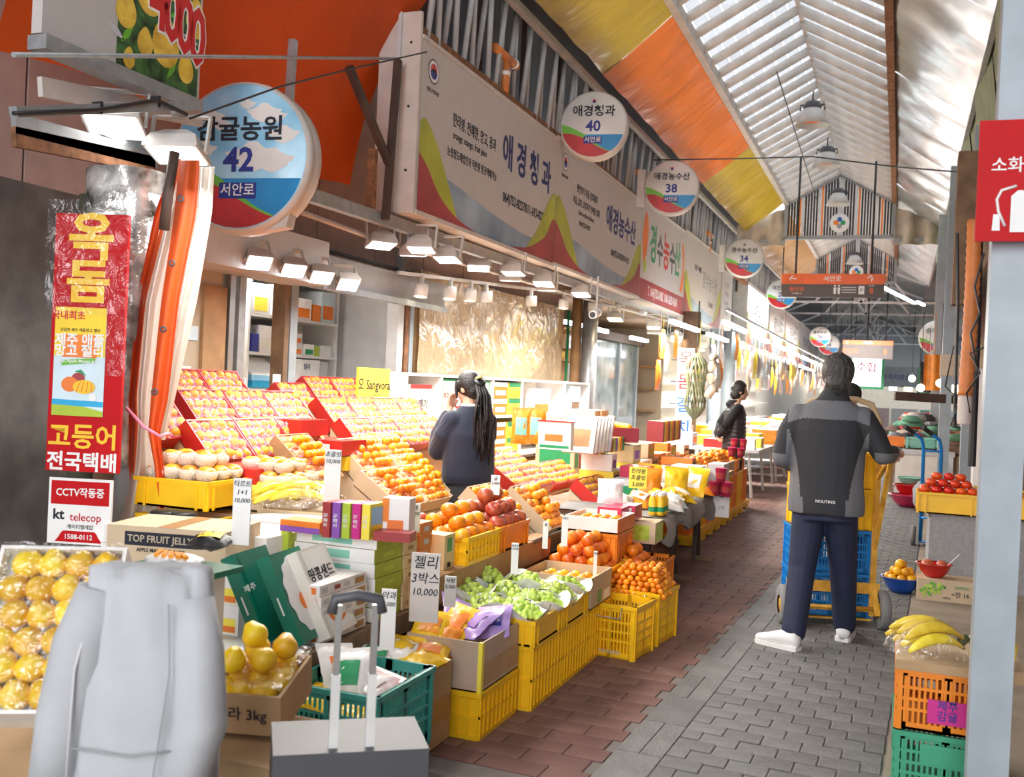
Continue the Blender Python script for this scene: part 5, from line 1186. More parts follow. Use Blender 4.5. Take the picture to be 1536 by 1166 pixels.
art(t, 'cookie_print', [(dp * (.5 + .3 * math.cos(a)), L * (.25 + .14 * math.sin(a))) for a in [k * PI / 8 for k in range(16)]], 'orange', y=-.003, M=MS); art(t, 'cookie_print', [(dp * (.5 + .22 * math.cos(a)), L * (.25 + .1 * math.sin(a))) for a in [k * PI / 8 for k in range(16)]], 'yellow', y=-.004, M=MS)
text(t, '땅콩샌드', .06, dp * .5, L * .68, 'ink', M=MS, bold=.3, y=-.003)
# tall cardboard carton with black label
q = at(158, 850, D=4.1)
hh = at(158, 786, D=4.1).z - .46
t = carton('brown cardboard carton marked in a black band beside the pillar', q.x, q.y, .46, .52, .34, hh, 'cardboard_pale', rz=.22)
hz_ = at(235, 808, D=4.1).z - .46; kx = .21 - .34
art(t, 'black_band', [(.08, hz_ - .028), (.40, hz_ - .028), (.40, hz_ + .028), (.08, hz_ + .028)], 'ink'); text(t, 'TOP FRUIT JELLY', .04, .235, hz_, 'wallcream', y=-.003, bold=.5, xs=.95); text(t, 'APPLE MANGO FLAVOR', .022, .24, hz_ - .045, 'ink', y=-.003, bold=.2, xs=.9)
for i in range(3): text(t, ('제품명 : 망고젤리', '용량 : 120g', '유통 : 제주')[i], .02, .1, hh * (.45 - i * .07), 'ink', y=-.003)
bx('tape', (.22, .0, hh, .3, .34, hh + .001), 'cardboard_tape', t)
# bags and dish by the carton
pouch('black and yellow snack pouch on the white cartons', at(318, 808, D=3.75).x, at(318, 808, D=3.75).y, at(318, 808, D=3.75).z - .01, .16, .12, .06, 'black', rz=.3, rx=.15, seed=3, dec='yellow')
t = thing('snack_tray', 'clear bag of pale crackers on a green tray behind the grey jacket', 'bag', at(262, 850, D=3.3)); b = MB(); b.ball((0, 0, .02), .11, 16, 8, sz=.22, sy=.7); b.build('bag', 'whitewrap', t); b = MB()
for k in range(5): b.bc(-.05 + k * .025, -.02, .043, .015, .08, .01, 0, RZ(.5 + .1 * k).to_3x3())
b.build('crackers', 'peel_mandarin', t)
q = at(250, 858, D=3.25); tag(bx('green_board', (q.x - .2, q.y - .05, q.z - .02, q.x + .14, q.y + .22, q.z), 'deepgreen'), 'flat dark green box lid behind the grey jacket', 'lid')
bx('support_box', (q.x - .18, q.y - .03, .46, q.x + .08, q.y + .20, q.z - .021), 'box_white'); tag(bpy.data.objects['support_box'], 'pale carton stack carrying the dark green lid', 'box')
# coloured biscuit boxes standing on the white cartons
zt = .452 + 4 * .09
q = at(482, 806, Z=zt)
for i, (m, n) in enumerate((('wave_red', 'red'), ('purple', 'plum'), ('lime', 'lime'), ('magenta', 'pink'), ('lemon', 'yellow'))):
    t = carton('%s biscuit box standing upright on the pale cartons' % n, q.x + i * .041, q.y + i * .012, zt, .038, .13, .15, m, name='biscuit_box', group='upright biscuit boxes', side=((.1, .1, .9, .9, 'sky'), (.1, .1, .9, .4, 'yellow')) if i == 4 else None)
    text(t, '초콜릿', .022, .019, .075, 'white', y=-.002, rot=PI / 2)
carton('white box with an orange print behind the biscuit boxes', q.x + .2, q.y + .16, zt, .12, .1, .17, 'box_white', rz=.2, side=None, dec=((.2, .1, .8, .45, 'orange_print'), (.0, .4, .25, 1, 'orange')), name='biscuit_box')
carton('flat orange and red box under the white box', q.x + .22, q.y + .05, zt, .16, .1, .04, 'wave_red', rz=.2, name='biscuit_box')
q2 = at(420, 796, Z=zt); carton('flat biscuit box with orange over violet bands', q2.x, q2.y, zt, .2, .12, .05, 'orange', dec=((0, 0, 1, .5, 'purple'),), name='biscuit_box')
# price cards
price_tag('tall white price card reading one plus one, over the white cartons', '타르트\n1+1\n10,000', 362, 768, 3.75, .07, .25, size=.028)
price_tag('tall white price card behind the biscuit boxes', '초콜릿\n10,000', 498, 722, 4.45, .075, .28, size=.032)
price_tag('grey board price card before the orange jelly boxes', '젤리\n3박스\n10,000', 637, 882, 3.9, .115, .27, m='fascia_edge', size=.055)
price_tag('white price card standing behind the teal basket', '약과\n5,000', 582, 930, 3.6, .055, .22, size=.034)
price_tag('small white price card stuck among the apples', '3개\n5,000', 621, 777, 4.55, .055, .13, size=.022)
price_tag('small white price card by the purple bags', '사탕\n5,000', 675, 888, 4.2, .05, .13, size=.022)
price_tag('thin white price card in front of the timber beam', '청포도\n10,000', 772, 838, 4.9, .035, .15, size=.016)
price_tag('thin white price card beside the large oranges', '오렌지', 847, 797, 5.6, .035, .17, size=.016)
price_tag('leaning white price card left of the large oranges', '귤', 818, 803, 5.5, .03, .15, size=.018)
price_tag('thin white price card at the small mandarin crate', '금귤', 892, 862, 5.6, .02, .26, size=.016)
price_tag('white price card standing behind the right apples', '귤\n5,000', 743, 728, 5.6, .05, .11, size=.022)
price_tag('handwritten yellow card on a wire stand', '한라봉\n초콜릿\n5,000', 957, 717, 6.6, .12, .14, m='lemon', size=.036, rz=-.2)
# bananas
def banana_bunch(label, x, y, z, rz, n=6, s=1.0, film_=True, M=None):
    t = thing('banana_bunch', label, 'bananas', (x, y, z), rz)
    for i in range(n):
        a = (i - (n - 1) / 2) * .16; layer = i % 2
        pts = []; rs = []
        for k in range(9):
            u = k / 8
            xx = -.1 + .2 * u; bend = .05 * (1 - (2 * u - 1) ** 2)
            pts.append(Vector((xx * s, (a * .22 * (1 - u * .7) + bend * .1) * s, (.03 + .03 * layer + bend * .7) * s)))
            rs.append(s * (.006, .013, .018, .019, .019, .018, .014, .008, .006)[k])
        b = MB(); b.tube(pts, rs, 7); b.build('banana', 'peel_banana', t)
    b = MB(); b.tube([(.1 * s, 0, .04 * s), (.125 * s, 0, .06 * s)], [.016 * s, .012 * s], 7); b.build('stalk', 'stalk', t)
    b = MB(); b.box(-.01 * s, -.03 * s, .09 * s, .03 * s, -.005 * s, .094 * s); b.build('sticker', 'blue', t)
    if film_:
        b = MB(); b.grid(lambda u, v: ((-.12 + .26 * u) * s, (-.09 + .18 * v) * s, s * (.005 + .105 * math.sin(PI * u) ** .5 * math.sin(PI * v) ** .5 + .01 * noise.noise(Vector((u * 6, v * 6, x))))), 12, 10); b.build('plastic_wrap', 'cellophane_thick', t)
    return t
zb = .86
for i, (px, py) in enumerate(((410, 752), (448, 750), (476, 752))):
    q = at(px, py, D=5.0); banana_bunch('wrapped yellow bananas, %s bunch on the cartons' % ('left', 'middle', 'right end')[i], q.x, q.y, q.z - .03, .8 - i * .5, 6, 1.15)
q = at(372, 785, D=4.9); carton('brown produce box with green mark under the bananas', q.x - .35, q.y - .0, .452, .5, .36, q.z + .03 - .452, 'cardboard_pale', rz=.15, dec=((.1, .75, .25, .9, 'green'), (.75, .6, .9, .85, 'green')), txt=(('귤로진', .07, .3, .8, 'ink'),))
q = at(450, 775, D=4.9); carton('brown produce box under the wrapped bananas', q.x - .25, q.y - .0, .452, .5, .36, q.z - .452 + .02, 'cardboard_pale', rz=.1)
# netted pears
def pear_row(x, y, z, nx, ny, layers, lab, grp):
    for L in range(layers):
        for i in range(nx - L):
            for j in range(ny - L):
                p = (x + (i + L * .5) * .1, y + (j + L * .5) * .1, z + .04 + L * .065)
                o = place_fruit('netted_pear', p, lab, grp, tilt=.15)
                b = MB(); b.lathe([(.02, -.041), (.045, -.03), (.054, -.008), (.053, .008), (.046, .02)], 16)
                if 'netcup' not in FR: FR['netcup'] = b.mesh('foam_net', ['foamnet'])
                put('foam_net', FR['netcup'], o)
q = at(385, 722, D=5.1); pear_row(q.x - .12, q.y, q.z - .02, 4, 3, 2, 'large pear in a white foam net above the bananas', 'netted pears above the bananas')
q = at(250, 716, D=5.0); pear_row(q.x - .02, q.y - .05, q.z + .0, 4, 3, 2, 'large pear in a white foam net by the curtain', 'netted pears by the curtain')
crate('yellow crate holding netted pears by the curtain', q.x - .08, q.y - .12, q.z - .13, .42, .36, .14, 'crate_yellow', 'smooth')
crate('lower yellow crate left open beneath the pear crate', q.x - .06, q.y - .12, q.z - .3, .42, .36, .13, 'crate_yellow', 'smooth')
q = at(375, 735, D=5.15); carton('flat open brown box under the netted pears', q.x - .15, q.y - .05, q.z - .1, .5, .4, .07, 'cardboard_pale', open_top=True)
for i, (px, py) in enumerate(((250, 768), (272, 770))):
    q = at(px, py, D=4.7); t = thing('jar', ('black lidded jar behind the carton, left of two', 'black lidded jar behind the carton, right of two')[i], 'jar', (q.x, q.y, .45)); b = MB(); b.lathe([(.001, 0), (.07, 0), (.07, q.z - .47), (.001, q.z - .47)], 20); b.build('glass', 'white', t); b = MB(); b.lathe([(.075, q.z - .49), (.075, q.z - .45), (.06, q.z - .44), (.001, q.z - .44)], 20); b.build('lid', 'black', t)
# ------------------------------------------------------------------ front row on the lane side
crate('teal perforated basket full of snack bags', -2.0, 3.05, .12, .37, .44, .28, 'crate_teal', 'perf')
crate('teal basket lower in the stack under the snack bags', -1.99, 3.06, 0, .35, .42, .12, 'crate_teal', 'smooth')
P('bagwhite', (.82, .80, .78), rough=.3, var=.1, nscale=12, bump=.4, bscale=14); P('bagpink', (.82, .40, .42), rough=.3, var=.25, nscale=18, bump=.4, bscale=14, col2=(.9, .75, .74)); P('bagyellow', (.92, .55, .02), rough=.28, var=.12, bump=.5, bscale=14); P('bagpurple', (.42, .28, .62), rough=.3, var=.15, bump=.4, bscale=14); P('bagorange', (.85, .28, .02), rough=.35, var=.2, bump=.5, bscale=18)
for i, (x, y, z, m, dec, rz, rx, ry, lab) in enumerate(((-1.9, 3.25, .40, 'bagwhite', 'orange_print', .9, .9, .2, 'white snack bag standing up at the left in the teal basket'), (-1.84, 3.22, .40, 'bagwhite', 'green', .4, .8, -.2, 'white snack bag with green print in the teal basket'), (-1.76, 3.24, .36, 'bagpink', 'bagwhite', -.3, .35, .1, 'pink and white snack bag lying in the teal basket'), (-1.90, 3.14, .33, 'bagyellow', None, .1, .1, .1, 'yellow snack bag at the bottom of the teal basket'), (-1.74, 3.15, .31, 'bagyellow', None, -.1, .0, .1, 'orange yellow snack bag under the pink one'), (-1.8, 3.38, .31, 'bagpink', None, .1, .0, .1, 'pink snack bag at the back of the teal basket'))):
    pouch(lab, x, y, z, .16, .2, .06, m, rz, rx, ry, i, 'bags in the teal basket', dec)
carton('brown open carton of yellow and white bags behind the teal basket', -2.05, 3.54, 0, .35, .29, .33, 'cardboard', open_top=True, side=((0, .3, 1, .6, 'cardboard_tape'),))
for i, (x, y, z, m, dec, rz, lab) in enumerate(((-1.95, 3.62, .36, 'bagwhite', 'green', .3, 'white snack bag at the near end of the brown carton'), (-1.88, 3.72, .37, 'bagwhite', 'bagyellow', .1, 'white bag with yellow window in the brown carton'), (-1.77, 3.66, .35, 'bagyellow', None, -.2, 'shiny yellow bag at the lane side of the brown carton'), (-1.78, 3.77, .36, 'bagyellow', 'orange', .3, 'yellow bag with orange mark in the brown carton'), (-1.93, 3.80, .36, 'bagyellow', None, 0, 'yellow bag at the back of the brown carton'))):
    pouch(lab, x, y, z, .17, .18, .07, m, rz, .15, .1, i + 9, 'bags in the brown carton', dec)
# taped grey-brown box with purple and yellow bags, on a yellow print box
P('taped', (.50, .38, .29), rough=.6)
crate('yellow crate under the taped box', -1.93, 3.86, 0, .35, .42, .2, 'crate_yellow', 'ribbed')
t = carton('taped brown box of purple and yellow candy bags', -1.93, 3.86, .2, .35, .44, .21, 'taped', open_top=True, side=((.02, .1, .98, .55, 'cardboard'),)); bx('edge_tape', (.335, -.003, 0, .354, .02, .21), 'lemon', t)
for i, (x, y, z, m, dec, rz, ry, lab) in enumerate(((-1.86, 3.94, .42, 'bagyellow', 'bagorange', .2, .1, 'yellow orange candy bag near the grey board card'), (-1.78, 4.05, .43, 'bagyellow', 'orange', -.2, .2, 'yellow candy bag in the middle of the taped box'), (-1.83, 4.16, .44, 'bagpurple', None, .5, .5, 'lavender candy bag standing in the taped box'), (-1.70, 4.08, .43, 'bagpurple', 'purple', -.4, -.1, 'lavender candy bag with plum print'), (-1.66, 4.18, .42, 'bagpurple', 'navy', .3, -.2, 'lavender candy bag at the far end of the taped box'), (-1.80, 3.93, .38, 'bagorange', None, .1, .0, 'orange candy bag low in the taped box'))):
    pouch(lab, x, y, z, .16, .2, .06, m, rz, .5, ry, i + 20, 'bags in the taped box', dec)
# yellow ribbed crates
for i, y in enumerate((4.32, 4.76, 5.20)):
    crate('tall yellow ribbed crate on the floor, %s under the grapes' % ('nearest', 'middle', 'farthest')[i], -1.86, y, 0, .34, .42, .3, 'crate_yellow', 'ribbed')
for i, y in enumerate((4.30, 4.73)):
    crate('shallow yellow crate holding wrapped grapes, %s' % ('nearer', 'farther')[i], -1.88, y, .3, .37, .41, .12, 'crate_yellow', 'smooth')
crate('yellow shallow crate behind the grapes against the beam', -2.0, 4.34, .3, .11, .8, .1, 'crate_orange', 'smooth')
carton('open brown box of yellow citrus past the grapes', -1.9, 5.18, .3, .40, .4, .17, 'cardboard_pale', open_top=True, side=((.3, .1, .5, .5, 'green'), (.6, .1, .9, .4, 'white')))
pile('bowl_orange', -1.88, -1.52, 5.2, 5.56, .37, 1, 'one of the yellow citrus fruits in the open brown box', 'yellow citrus in the brown box')
def grapes(label, x, y, z, s, seed):
    r_ = random.Random(seed)
    t = thing('wrapped_grapes', label, 'grapes', (x, y, z), r_.uniform(-.5, .5), 'wrapped green grapes')
    b = MB()
    for k in range(60):
        a = r_.uniform(0, 2 * PI); rr = .098 * s * math.sqrt(r_.random()); h = .075 * s * (1 - (rr / (.11 * s)) ** 2) * r_.uniform(.6, 1)
        b.ball((rr * math.cos(a) * 1.15, rr * math.sin(a) * .85, .012 + h), .0165 * s, 8, 6, sz=1.1)
    stuff(b.build('berries', 'peel_grape', t))
    b = MB(); b.tube([(-.09 * s, 0, .05), (0, 0, .09 * s), (.05 * s, .02, .085 * s)], .003, 5); b.build('stem', 'stalk', t)
    b = MB(); b.grid(lambda u, v: ((.085 + .045 * v) * s * math.cos(u * 2 * PI) * 1.2, (.085 + .045 * v) * s * math.sin(u * 2 * PI) * .9, (.0 + .055 * v + .02 * v * math.sin(u * 26) + .012 * math.sin(u * 11 + seed)) * s), 48, 3); b.build('white_wrap', 'whitewrap', t)
    b = MB(); b.ball((0, 0, .0), .118 * s, 16, 8, sz=.8, sx=1.1, sy=.85); b.v = [(p[0], p[1], max(0.0, p[2])) for p in b.v]; b.build('film', 'cellophane', t)
for i, (x, y, z, s, lab) in enumerate(((-1.78, 4.42, .39, 1.1, 'nearest to the purple bags'), (-1.62, 4.40, .40, 1.05, 'at the lane side near corner'), (-1.62, 4.62, .40, 1.1, 'second along the lane side'), (-1.80, 4.66, .41, 1.1, 'second along the inner side'), (-1.60, 4.84, .40, 1.05, 'third along the lane side'), (-1.78, 4.9, .42, 1.1, 'third along the inner side'), (-1.62, 5.05, .40, 1.0, 'farthest at the lane side'), (-1.97, 4.55, .42, 1.1, 'innermost against the beam'), (-1.98, 4.82, .44, 1.1, 'innermost, beside the yellow citrus'))):
    grapes('green grapes in white wrap, bunch ' + lab, x, y, z, s, i)
# large oranges and small mandarins
crate('lower yellow crate under the large oranges', -1.95, 5.66, 0, .34, .52, .25, 'crate_yellow', 'ribbed'); crate('yellow crate heaped with large oranges', -1.97, 5.64, .25, .40, .56, .17, 'crate_yellow', 'smooth')
pile('large_orange', -1.96, -1.58, 5.64, 6.19, .36, 4, 'one of the large oranges heaped in the yellow crate', 'large oranges', jit=.22, taper=.42)
sheet('rednet', (.8, .08, .05), translucent=.3, gloss=.05)
for i, (x, y, z) in enumerate(((-1.72, 5.75, .52), (-1.7, 6.0, .55))):
    b = MB()
    for k in range(9): b.tube([(x - .09 + .012 * k + .03 * math.sin(j + k), y - .1 + .2 * j / 6, z - .03 + .045 * math.sin(PI * j / 6)) for j in range(7)], .0016, 4)
    tag(stuff(b.build('red_net', 'red')), ('red string net over the large oranges, nearer', 'red string net over the large oranges, farther')[i], 'net')
crate('small orange crate behind the large oranges', -1.83, 6.22, .0, .36, .3, .40, 'crate_orange', 'smooth')
pile('large_orange', -1.83, -1.49, 6.22, 6.5, .36, 3, 'one of the oranges in the small orange crate', 'oranges in the small crate', jit=.2)
q = at(925, 800, Z=.62)
t = carton('white lidded tray of apricots on the grape table end', -1.93, 6.0, .60, .34, .42, .09, 'box_white', open_top=True, rz=0, name='fruit_tray'); bx('orange_side', (.3405, 0, 0, .343, .42, .085), 'orange', t)
crate('orange crate raising the apricot tray', -1.93, 6.02, .42, .33, .38, .175, 'crate_orange', 'smooth')
pile('mandarin', -1.92, -1.6, 6.01, 6.41, .62, 1, 'one of the apricots in the white tray', 'apricots in the white tray', sp=2.3)
for i, (px, py, h) in enumerate(((873, 990, .3), (938, 978, .31))):
    pass
t = crate('tall yellow perforated basket standing empty on the bricks', -1.60, 5.42, 0, .30, .30, .30, 'crate_yellow', 'perf', rz=-.12, handle=True)
t2 = crate('tall yellow perforated basket heaped with small mandarins', -1.56, 5.80, 0, .30, .34, .31, 'crate_yellow', 'perf', rz=-.12, handle=True)
text(t, 'TOP-FARM', .03, .15, .035, 'lightgrey', y=-.01)
pile('small_mandarin', -1.60, -1.22, 5.76, 6.14, .27, 6, 'one of the small mandarins heaped in the tall yellow basket', 'small mandarins', jit=.5, taper=.38, limit=280)
crate('pink crate on the floor under the small orange basket', -1.72, 6.62, 0, .32, .3, .17, 'crimson', 'smooth'); crate('small orange perforated basket on the pink crate', -1.72, 6.62, .17, .3, .28, .19, 'crate_orange', 'perf')
# ------------------------------------------------------------------ cloth covered table
ct = thing('covered_table', 'trestle table under a grey draped cloth', 'table', (-2.6, 6.95, 0))
TZ = .60
bx('table_top', (0, 0, TZ - .03, 1.05, 2.2, TZ), 'wood_old', ct)
for x, y in ((.95, .15), (.95, 1.05), (.95, 2.05), (.1, .1), (.1, 2.05)):
    for sgn in (-1, 1):
        b = MB(); b.bar((x, y, TZ - .03), (x, y + sgn * .13, 0), .035, .03); b.build('leg', 'brownsteel' if x > .5 else 'wood_old', ct)
bx('foot_bar', (.6, 1.0, .0, 1.12, 1.06, .03), 'wood_old', ct); bx('foot_bar', (.6, 2.0, .0, 1.12, 2.06, .03), 'wood_old', ct)
b = MB()
def clothfn(u, v):
    y = -.03 + 2.26 * v
    if u < .6: return (.25 + .83 * u / .6, y, TZ + .006 + .006 * noise.noise(Vector((u * 5, v * 9, 0))))
    k = (u - .6) / .4
    return (1.085 + .05 * math.sin(v * 24) * k + .04 * math.sin(k * PI), y, TZ + .006 - k * (.17 + .035 * math.sin(v * 17) + .02 * math.sin(v * 41)))
b.grid(clothfn, 16, 70); tag(b.build('table_cloth', 'tablecloth', None, T(-2.6, 6.95, 0)), 'grey cloth draped over the trestle table edge', 'cloth')
for i in range(7):
    x, y = -1.6 + (i % 2) * .05, 6.98 + .065 * (i // 2) + (.02 if i % 2 else 0)
    t = thing('juice_bottle', 'one of the small orange juice bottles with white caps', 'bottle', (x, y, TZ + .014), group='juice bottles'); b = MB(); b.lathe([(.001, 0), (.028, 0), (.029, .02), (.029, .11), (.02, .125), (.016, .135)], 12); b.build('bottle_body', 'bagyellow', t); b = MB(); b.lathe([(.018, .135), (.018, .158), (.001, .16)], 12); b.build('cap', 'white', t); b = MB(); b.lathe([(.0295, .025), (.0295, .06)], 12); b.build('label', 'green', t)
carton('green grape print box hanging over the near table end', -1.92, 6.66, .455, .42, .24, .145, 'cardboard_pale', rz=0, side=((.05, .1, .95, .9, 'peel_grape'),), dec=((.1, .15, .9, .85, 'peel_grape'),), name='carton')
pouchspec = [(-1.55, 7.35, 'bagwhite', .2), (-1.58, 7.55, 'skypale', .5), (-1.62, 7.75, 'bagyellow', .1), (-1.6, 7.95, 'bagyellow', .6), (-1.72, 7.65, 'bagyellow', -.3), (-1.68, 8.15, 'bagyellow', .2), (-1.55, 8.3, 'bagyellow', -.4), (-1.75, 8.35, 'bagorange', .5), (-1.85, 7.9, 'bagorange', .1), (-1.8, 7.4, 'bagorange', -.1), (-1.55, 8.65, 'bagorange', .3), (-1.75, 8.7, 'bagyellow', .7), (-1.95, 8.3, 'bagyellow', 0), (-1.9, 7.2, 'bagwhite', .2), (-1.6, 8.9, 'bagyellow', .4), (-2.0, 8.65, 'bagpink', .4)]
for i, (x, y, m, rz) in enumerate(pouchspec):
    up = i in (5, 6, 8, 12)
    pouch('%s snack bag on the grey cloth, %s along the table' % ({'bagwhite': 'white', 'skypale': 'pale blue', 'bagyellow': 'yellow', 'bagorange': 'orange', 'bagpink': 'pink'}[m], ('first', 'second', 'third', 'fourth', 'fifth', 'sixth', 'seventh', 'eighth', 'ninth', 'tenth', 'eleventh', 'twelfth', 'thirteenth', 'fourteenth', 'fifteenth', 'sixteenth')[i]), x, y, TZ + (.15 if up else .07), .2, .24, .09, m, rz, 1.2 if up else .3, .2, i, 'snack bags on the cloth', 'bagwhite' if i % 3 == 0 else None)
# boxes heaped behind on the same table and further: gift boxes in rows
cols = ['box_white', 'offwhite', 'skypale', 'white', 'box_tan', 'lemon', 'mint', 'white', 'orange', 'crimson', 'lightgrey']
nm = {'box_white': 'warm white', 'offwhite': 'cream', 'skypale': 'pale blue', 'white': 'white', 'box_tan': 'tan', 'lemon': 'yellow', 'mint': 'mint green', 'orange': 'orange', 'crimson': 'red', 'lightgrey': 'light grey'}
cols2 = ['cardboard_pale', 'cardboard', 'cardboard_pale', 'box_white', 'white', 'orange', 'cardboard_pale', 'box_tan']; nm.update({'cardboard_pale': 'pale brown', 'cardboard': 'brown'})
r2 = random.Random(21); ords = ('first', 'second', 'third', 'fourth', 'fifth', 'sixth', 'seventh', 'eighth', 'ninth', 'tenth', 'eleventh', 'twelfth')
def box_row(x, y0, y1, z, where, w=.3, hmin=.08, hmax=.2, stackp=.3, cols=cols):
    y = y0; i = 0
    while y < y1 - .1 and i < 12:
        d = r2.uniform(.18, .34); h = r2.uniform(hmin, hmax); m = r2.choice(cols); acc = r2.choice(['orange_print', 'wave_red', 'green', 'purple', 'navy', 'lime'])
        carton('%s gift box, %s %s' % (nm[m], ords[i], where), x + r2.uniform(-.02, .02), y, z, w, d - .01, h, m, rz=r2.uniform(-.04, .04), name='gift_box', group='gift boxes ' + where, side=((.15, .2, .85, .6, acc), (.1, .75, .9, .85, 'darkgrey')), dec=((.1, .3, .9, .7, acc),))
        if r2.random() < stackp:
            carton('%s gift box stacked on the %s %s' % (nm[m], ords[i], where), x + .01, y + .005, z + h + .001, w * .9, d - .03, h * .7, r2.choice(cols), name='gift_box', side=((.2, .2, .8, .7, acc),))
        y += d + .01; i += 1
box_row(-2.15, 7.85, 9.1, TZ, 'along the back of the cloth table', .25, .1, .2, .4)
box_row(-2.5, 8.1, 9.1, TZ, 'in the inner row of the cloth table', .3, .18, .3, .5)
box_row(-2.1, 9.3, 9.62, .62, 'behind the snack bags', .3, .15, .3, .4)
t = thing('plank_table', 'dark table further along under the gift boxes', 'table', (-4.2, 9.3, 0)); bx('table_top', (0, 0, .57, 2.45, 2.4, .615), 'wood', t)
for x in (.1, 2.2):
    for y in (.1, 2.2): bx('leg', (x, y, 0, x + .07, y + .07, .57), 'wood_old', t)
box_row(-2.75, 9.0 + .35, 11.6, .615, 'in the second row behind the snack bags', .5, .15, .3, .3, cols2)
box_row(-3.35, 9.35, 11.6, .615, 'in the third row behind the snack bags', .4, .3, .45, .4, cols2)
# maroon box, striped cards and upright packs
q = at(930, 655, D=9.0); t = carton('long maroon carton of yellow citrus with round holes', q.x - .1, q.y - .1, q.z - .05, .3, .75, .13, 'maroon', rz=.5, side=((.42, .2, .58, .9, 'darkgrey'), (.15, .4, .2, .6, 'black'), (.8, .4, .85, .6, 'black')), open_top=True)
for k in range(12):
    M_ = t.matrix_basis; p = M_ @ Vector((.07 + .15 * (k % 2), .08 + .11 * (k // 2), .13)); place_fruit('bowl_orange', p, 'one of the yellow citrus fruits on the maroon carton', 'citrus on the maroon carton')
q = at(885, 668, D=8.3)
for i, m in enumerate(['crimson', 'lemon', 'orange', 'lime', 'sky', 'yellow', 'wave_red', 'lime', 'purple', 'lemon', 'orange', 'green']):
    carton('slim upright chocolate pack, %s of the colourful row' % ords[i], q.x - .05 + .0 * i, q.y + .075 * i - .1, q.z - .07, .14, .05, .12, m, name='chocolate_pack', group='colourful chocolate packs')
q = at(970, 650, D=9.6)
for i in range(10):
    m = ('wave_red', 'yellow', 'orange')[i % 3]; carton('striped snack packet standing, %s of the red and yellow row' % ords[i], q.x + .0, q.y + .085 * i, q.z - .08, .16, .06, .2, m, name='snack_packet', group='red and yellow packets')
q = at(838, 650, D=8.0)
for i in range(6):
    t = thing('picture_card', 'thin white framed pack leaning in the fan, %s' % ords[i], 'box', (q.x + .0, q.y + .1 * i + .1, q.z - .15), R=(RX(-.35)).to_3x3(), group='leaning white packs'); bx('pack', (0, 0, 0, .26, .03, .3), 'box_white', t); art(t, 'print_panel', [(.04, .05), (.22, .05), (.22, .2), (.04, .2)], ('wood', 'mint', 'lightgrey')[i % 3])
q = at(831, 652, D=7.9); t = carton('white framed orange peel snack box with green foot', q.x - .13, q.y, q.z - .12, .27, .08, .22, 'paper', dec=((.05, .06, .95, .16, 'green'), (.2, .3, .75, .55, 'orange_print')), name='gift_box'); bx('red_top', (-.01, -.01, .22, .28, .09, .23), 'tray_red', t)
for i, px in enumerate((782, 804)):
    q = at(px, 640, D=8.0); pouch(('orange and green printed snack pouch standing, left of two', 'orange and green printed snack pouch standing, right of two')[i], q.x, q.y, q.z, .16, .28, .05, 'bagorange', .3, 1.45, 0, 40 + i, None, 'mint')
q = at(1033, 690, D=8.6); t = None
for i in range(2): carton(('white box with chestnut picture, lower of two by the cups', 'white box with chestnut picture, upper of two by the cups')[i], q.x - .15, q.y, TZ + .02 + i * .12, .26, .26, .118, 'box_white', dec=((.1, .15, .9, .45, 'wood'), (.5, .2, .9, .7, 'peel_grape')), name='gift_box')
q = at(1068, 700, D=8.7); carton('grey white carton column beside the chestnut boxes', q.x - .04, q.y + .02, TZ, .14, .3, .28, 'lightgrey', name='carton')
def cup(label, x, y, z, grp, s=1.0):
    t = thing('paper_cup', label, 'cup', (x, y, z), 0, grp); b = MB(); b.lathe([(.001, 0), (.036 * s, 0), (.05 * s, .12 * s), (.053 * s, .122 * s), (.048 * s, .118 * s), (.001, .11 * s)], 16); b.build('cup_body', 'crimson', t); b = MB(); b.lathe([(.0405 * s, .035 * s), (.0465 * s, .085 * s)], 16); b.build('print_band', 'wave_red', t)
q = at(1081, 722, D=8.5)
for i, (dx, dy, dz) in enumerate(((0, 0, .12), (-.06, .05, 0), (.05, .03, 0), (0, .12, 0))): cup('red paper cup stacked beside the chestnut boxes', q.x + dx, q.y + dy, TZ + .02 + dz, 'red cups on the cloth table')
q = at(1110, 668, D=12)
for i in range(6): cup('red paper cup on the crates before the woman in the vest', q.x - .1 + (i % 2) * .11, q.y + (i // 2) * .1, .74 + (.1 if i > 3 else 0), 'red cups on the crates', .9)
t = thing('notice', 'white paper notice with a black seal hanging at the cloth table end', 'sign', at(1082, 752, D=8.7)); bx('paper', (-.07, 0, -.14, .07, .004, .14), 'paper', t); art(t, 'seal', disc(12, .03, .0, .06), 'ink', y=-.002); text(t, '상회', .035, 0, -.06, 'grey')
# ------------------------------------------------------------------ pallet with yellow crates and citrus
pl = thing('pallet', 'yellow plastic pallet under the row of orange crates', 'pallet', (-2.4, 9.6, 0))
bx('deck', (0, 0, .07, .6, 3.9, .11), 'crate_yellow', pl)
for i in range(9): bx('foot', (.45, .1 + i * .44, 0, .6, .28 + i * .44, .07), 'crate_yellow', pl)
for i in range(9):
    crate('orange yellow crate on the pallet, %s along the row' % ords[i], -2.35, 9.66 + i * .425, .11, .5, .40, .42, 'crate_yellow' if i % 2 else 'crate_orange', 'ribbed', group='crates on the pallet')
for i in range(4):
    crate('shallow crate of mandarins on the pallet crates, %s' % ords[i], -2.33, 10.2 + i * .8, .53, .46, .7, .15, 'crate_orange' if i % 2 else 'cardboard_pale', 'smooth')
    if COUNT.get('mandarin', 0) < 900: pile('mandarin', -2.31, -1.89, 10.22 + i * .8, 10.86 + i * .8, .62, 4, 'one of the mandarins heaped in the %s pallet crate' % ords[i], 'mandarins in the %s pallet crate' % ords[i], limit=12, jit=.3)
q = at(1010, 720, D=8)
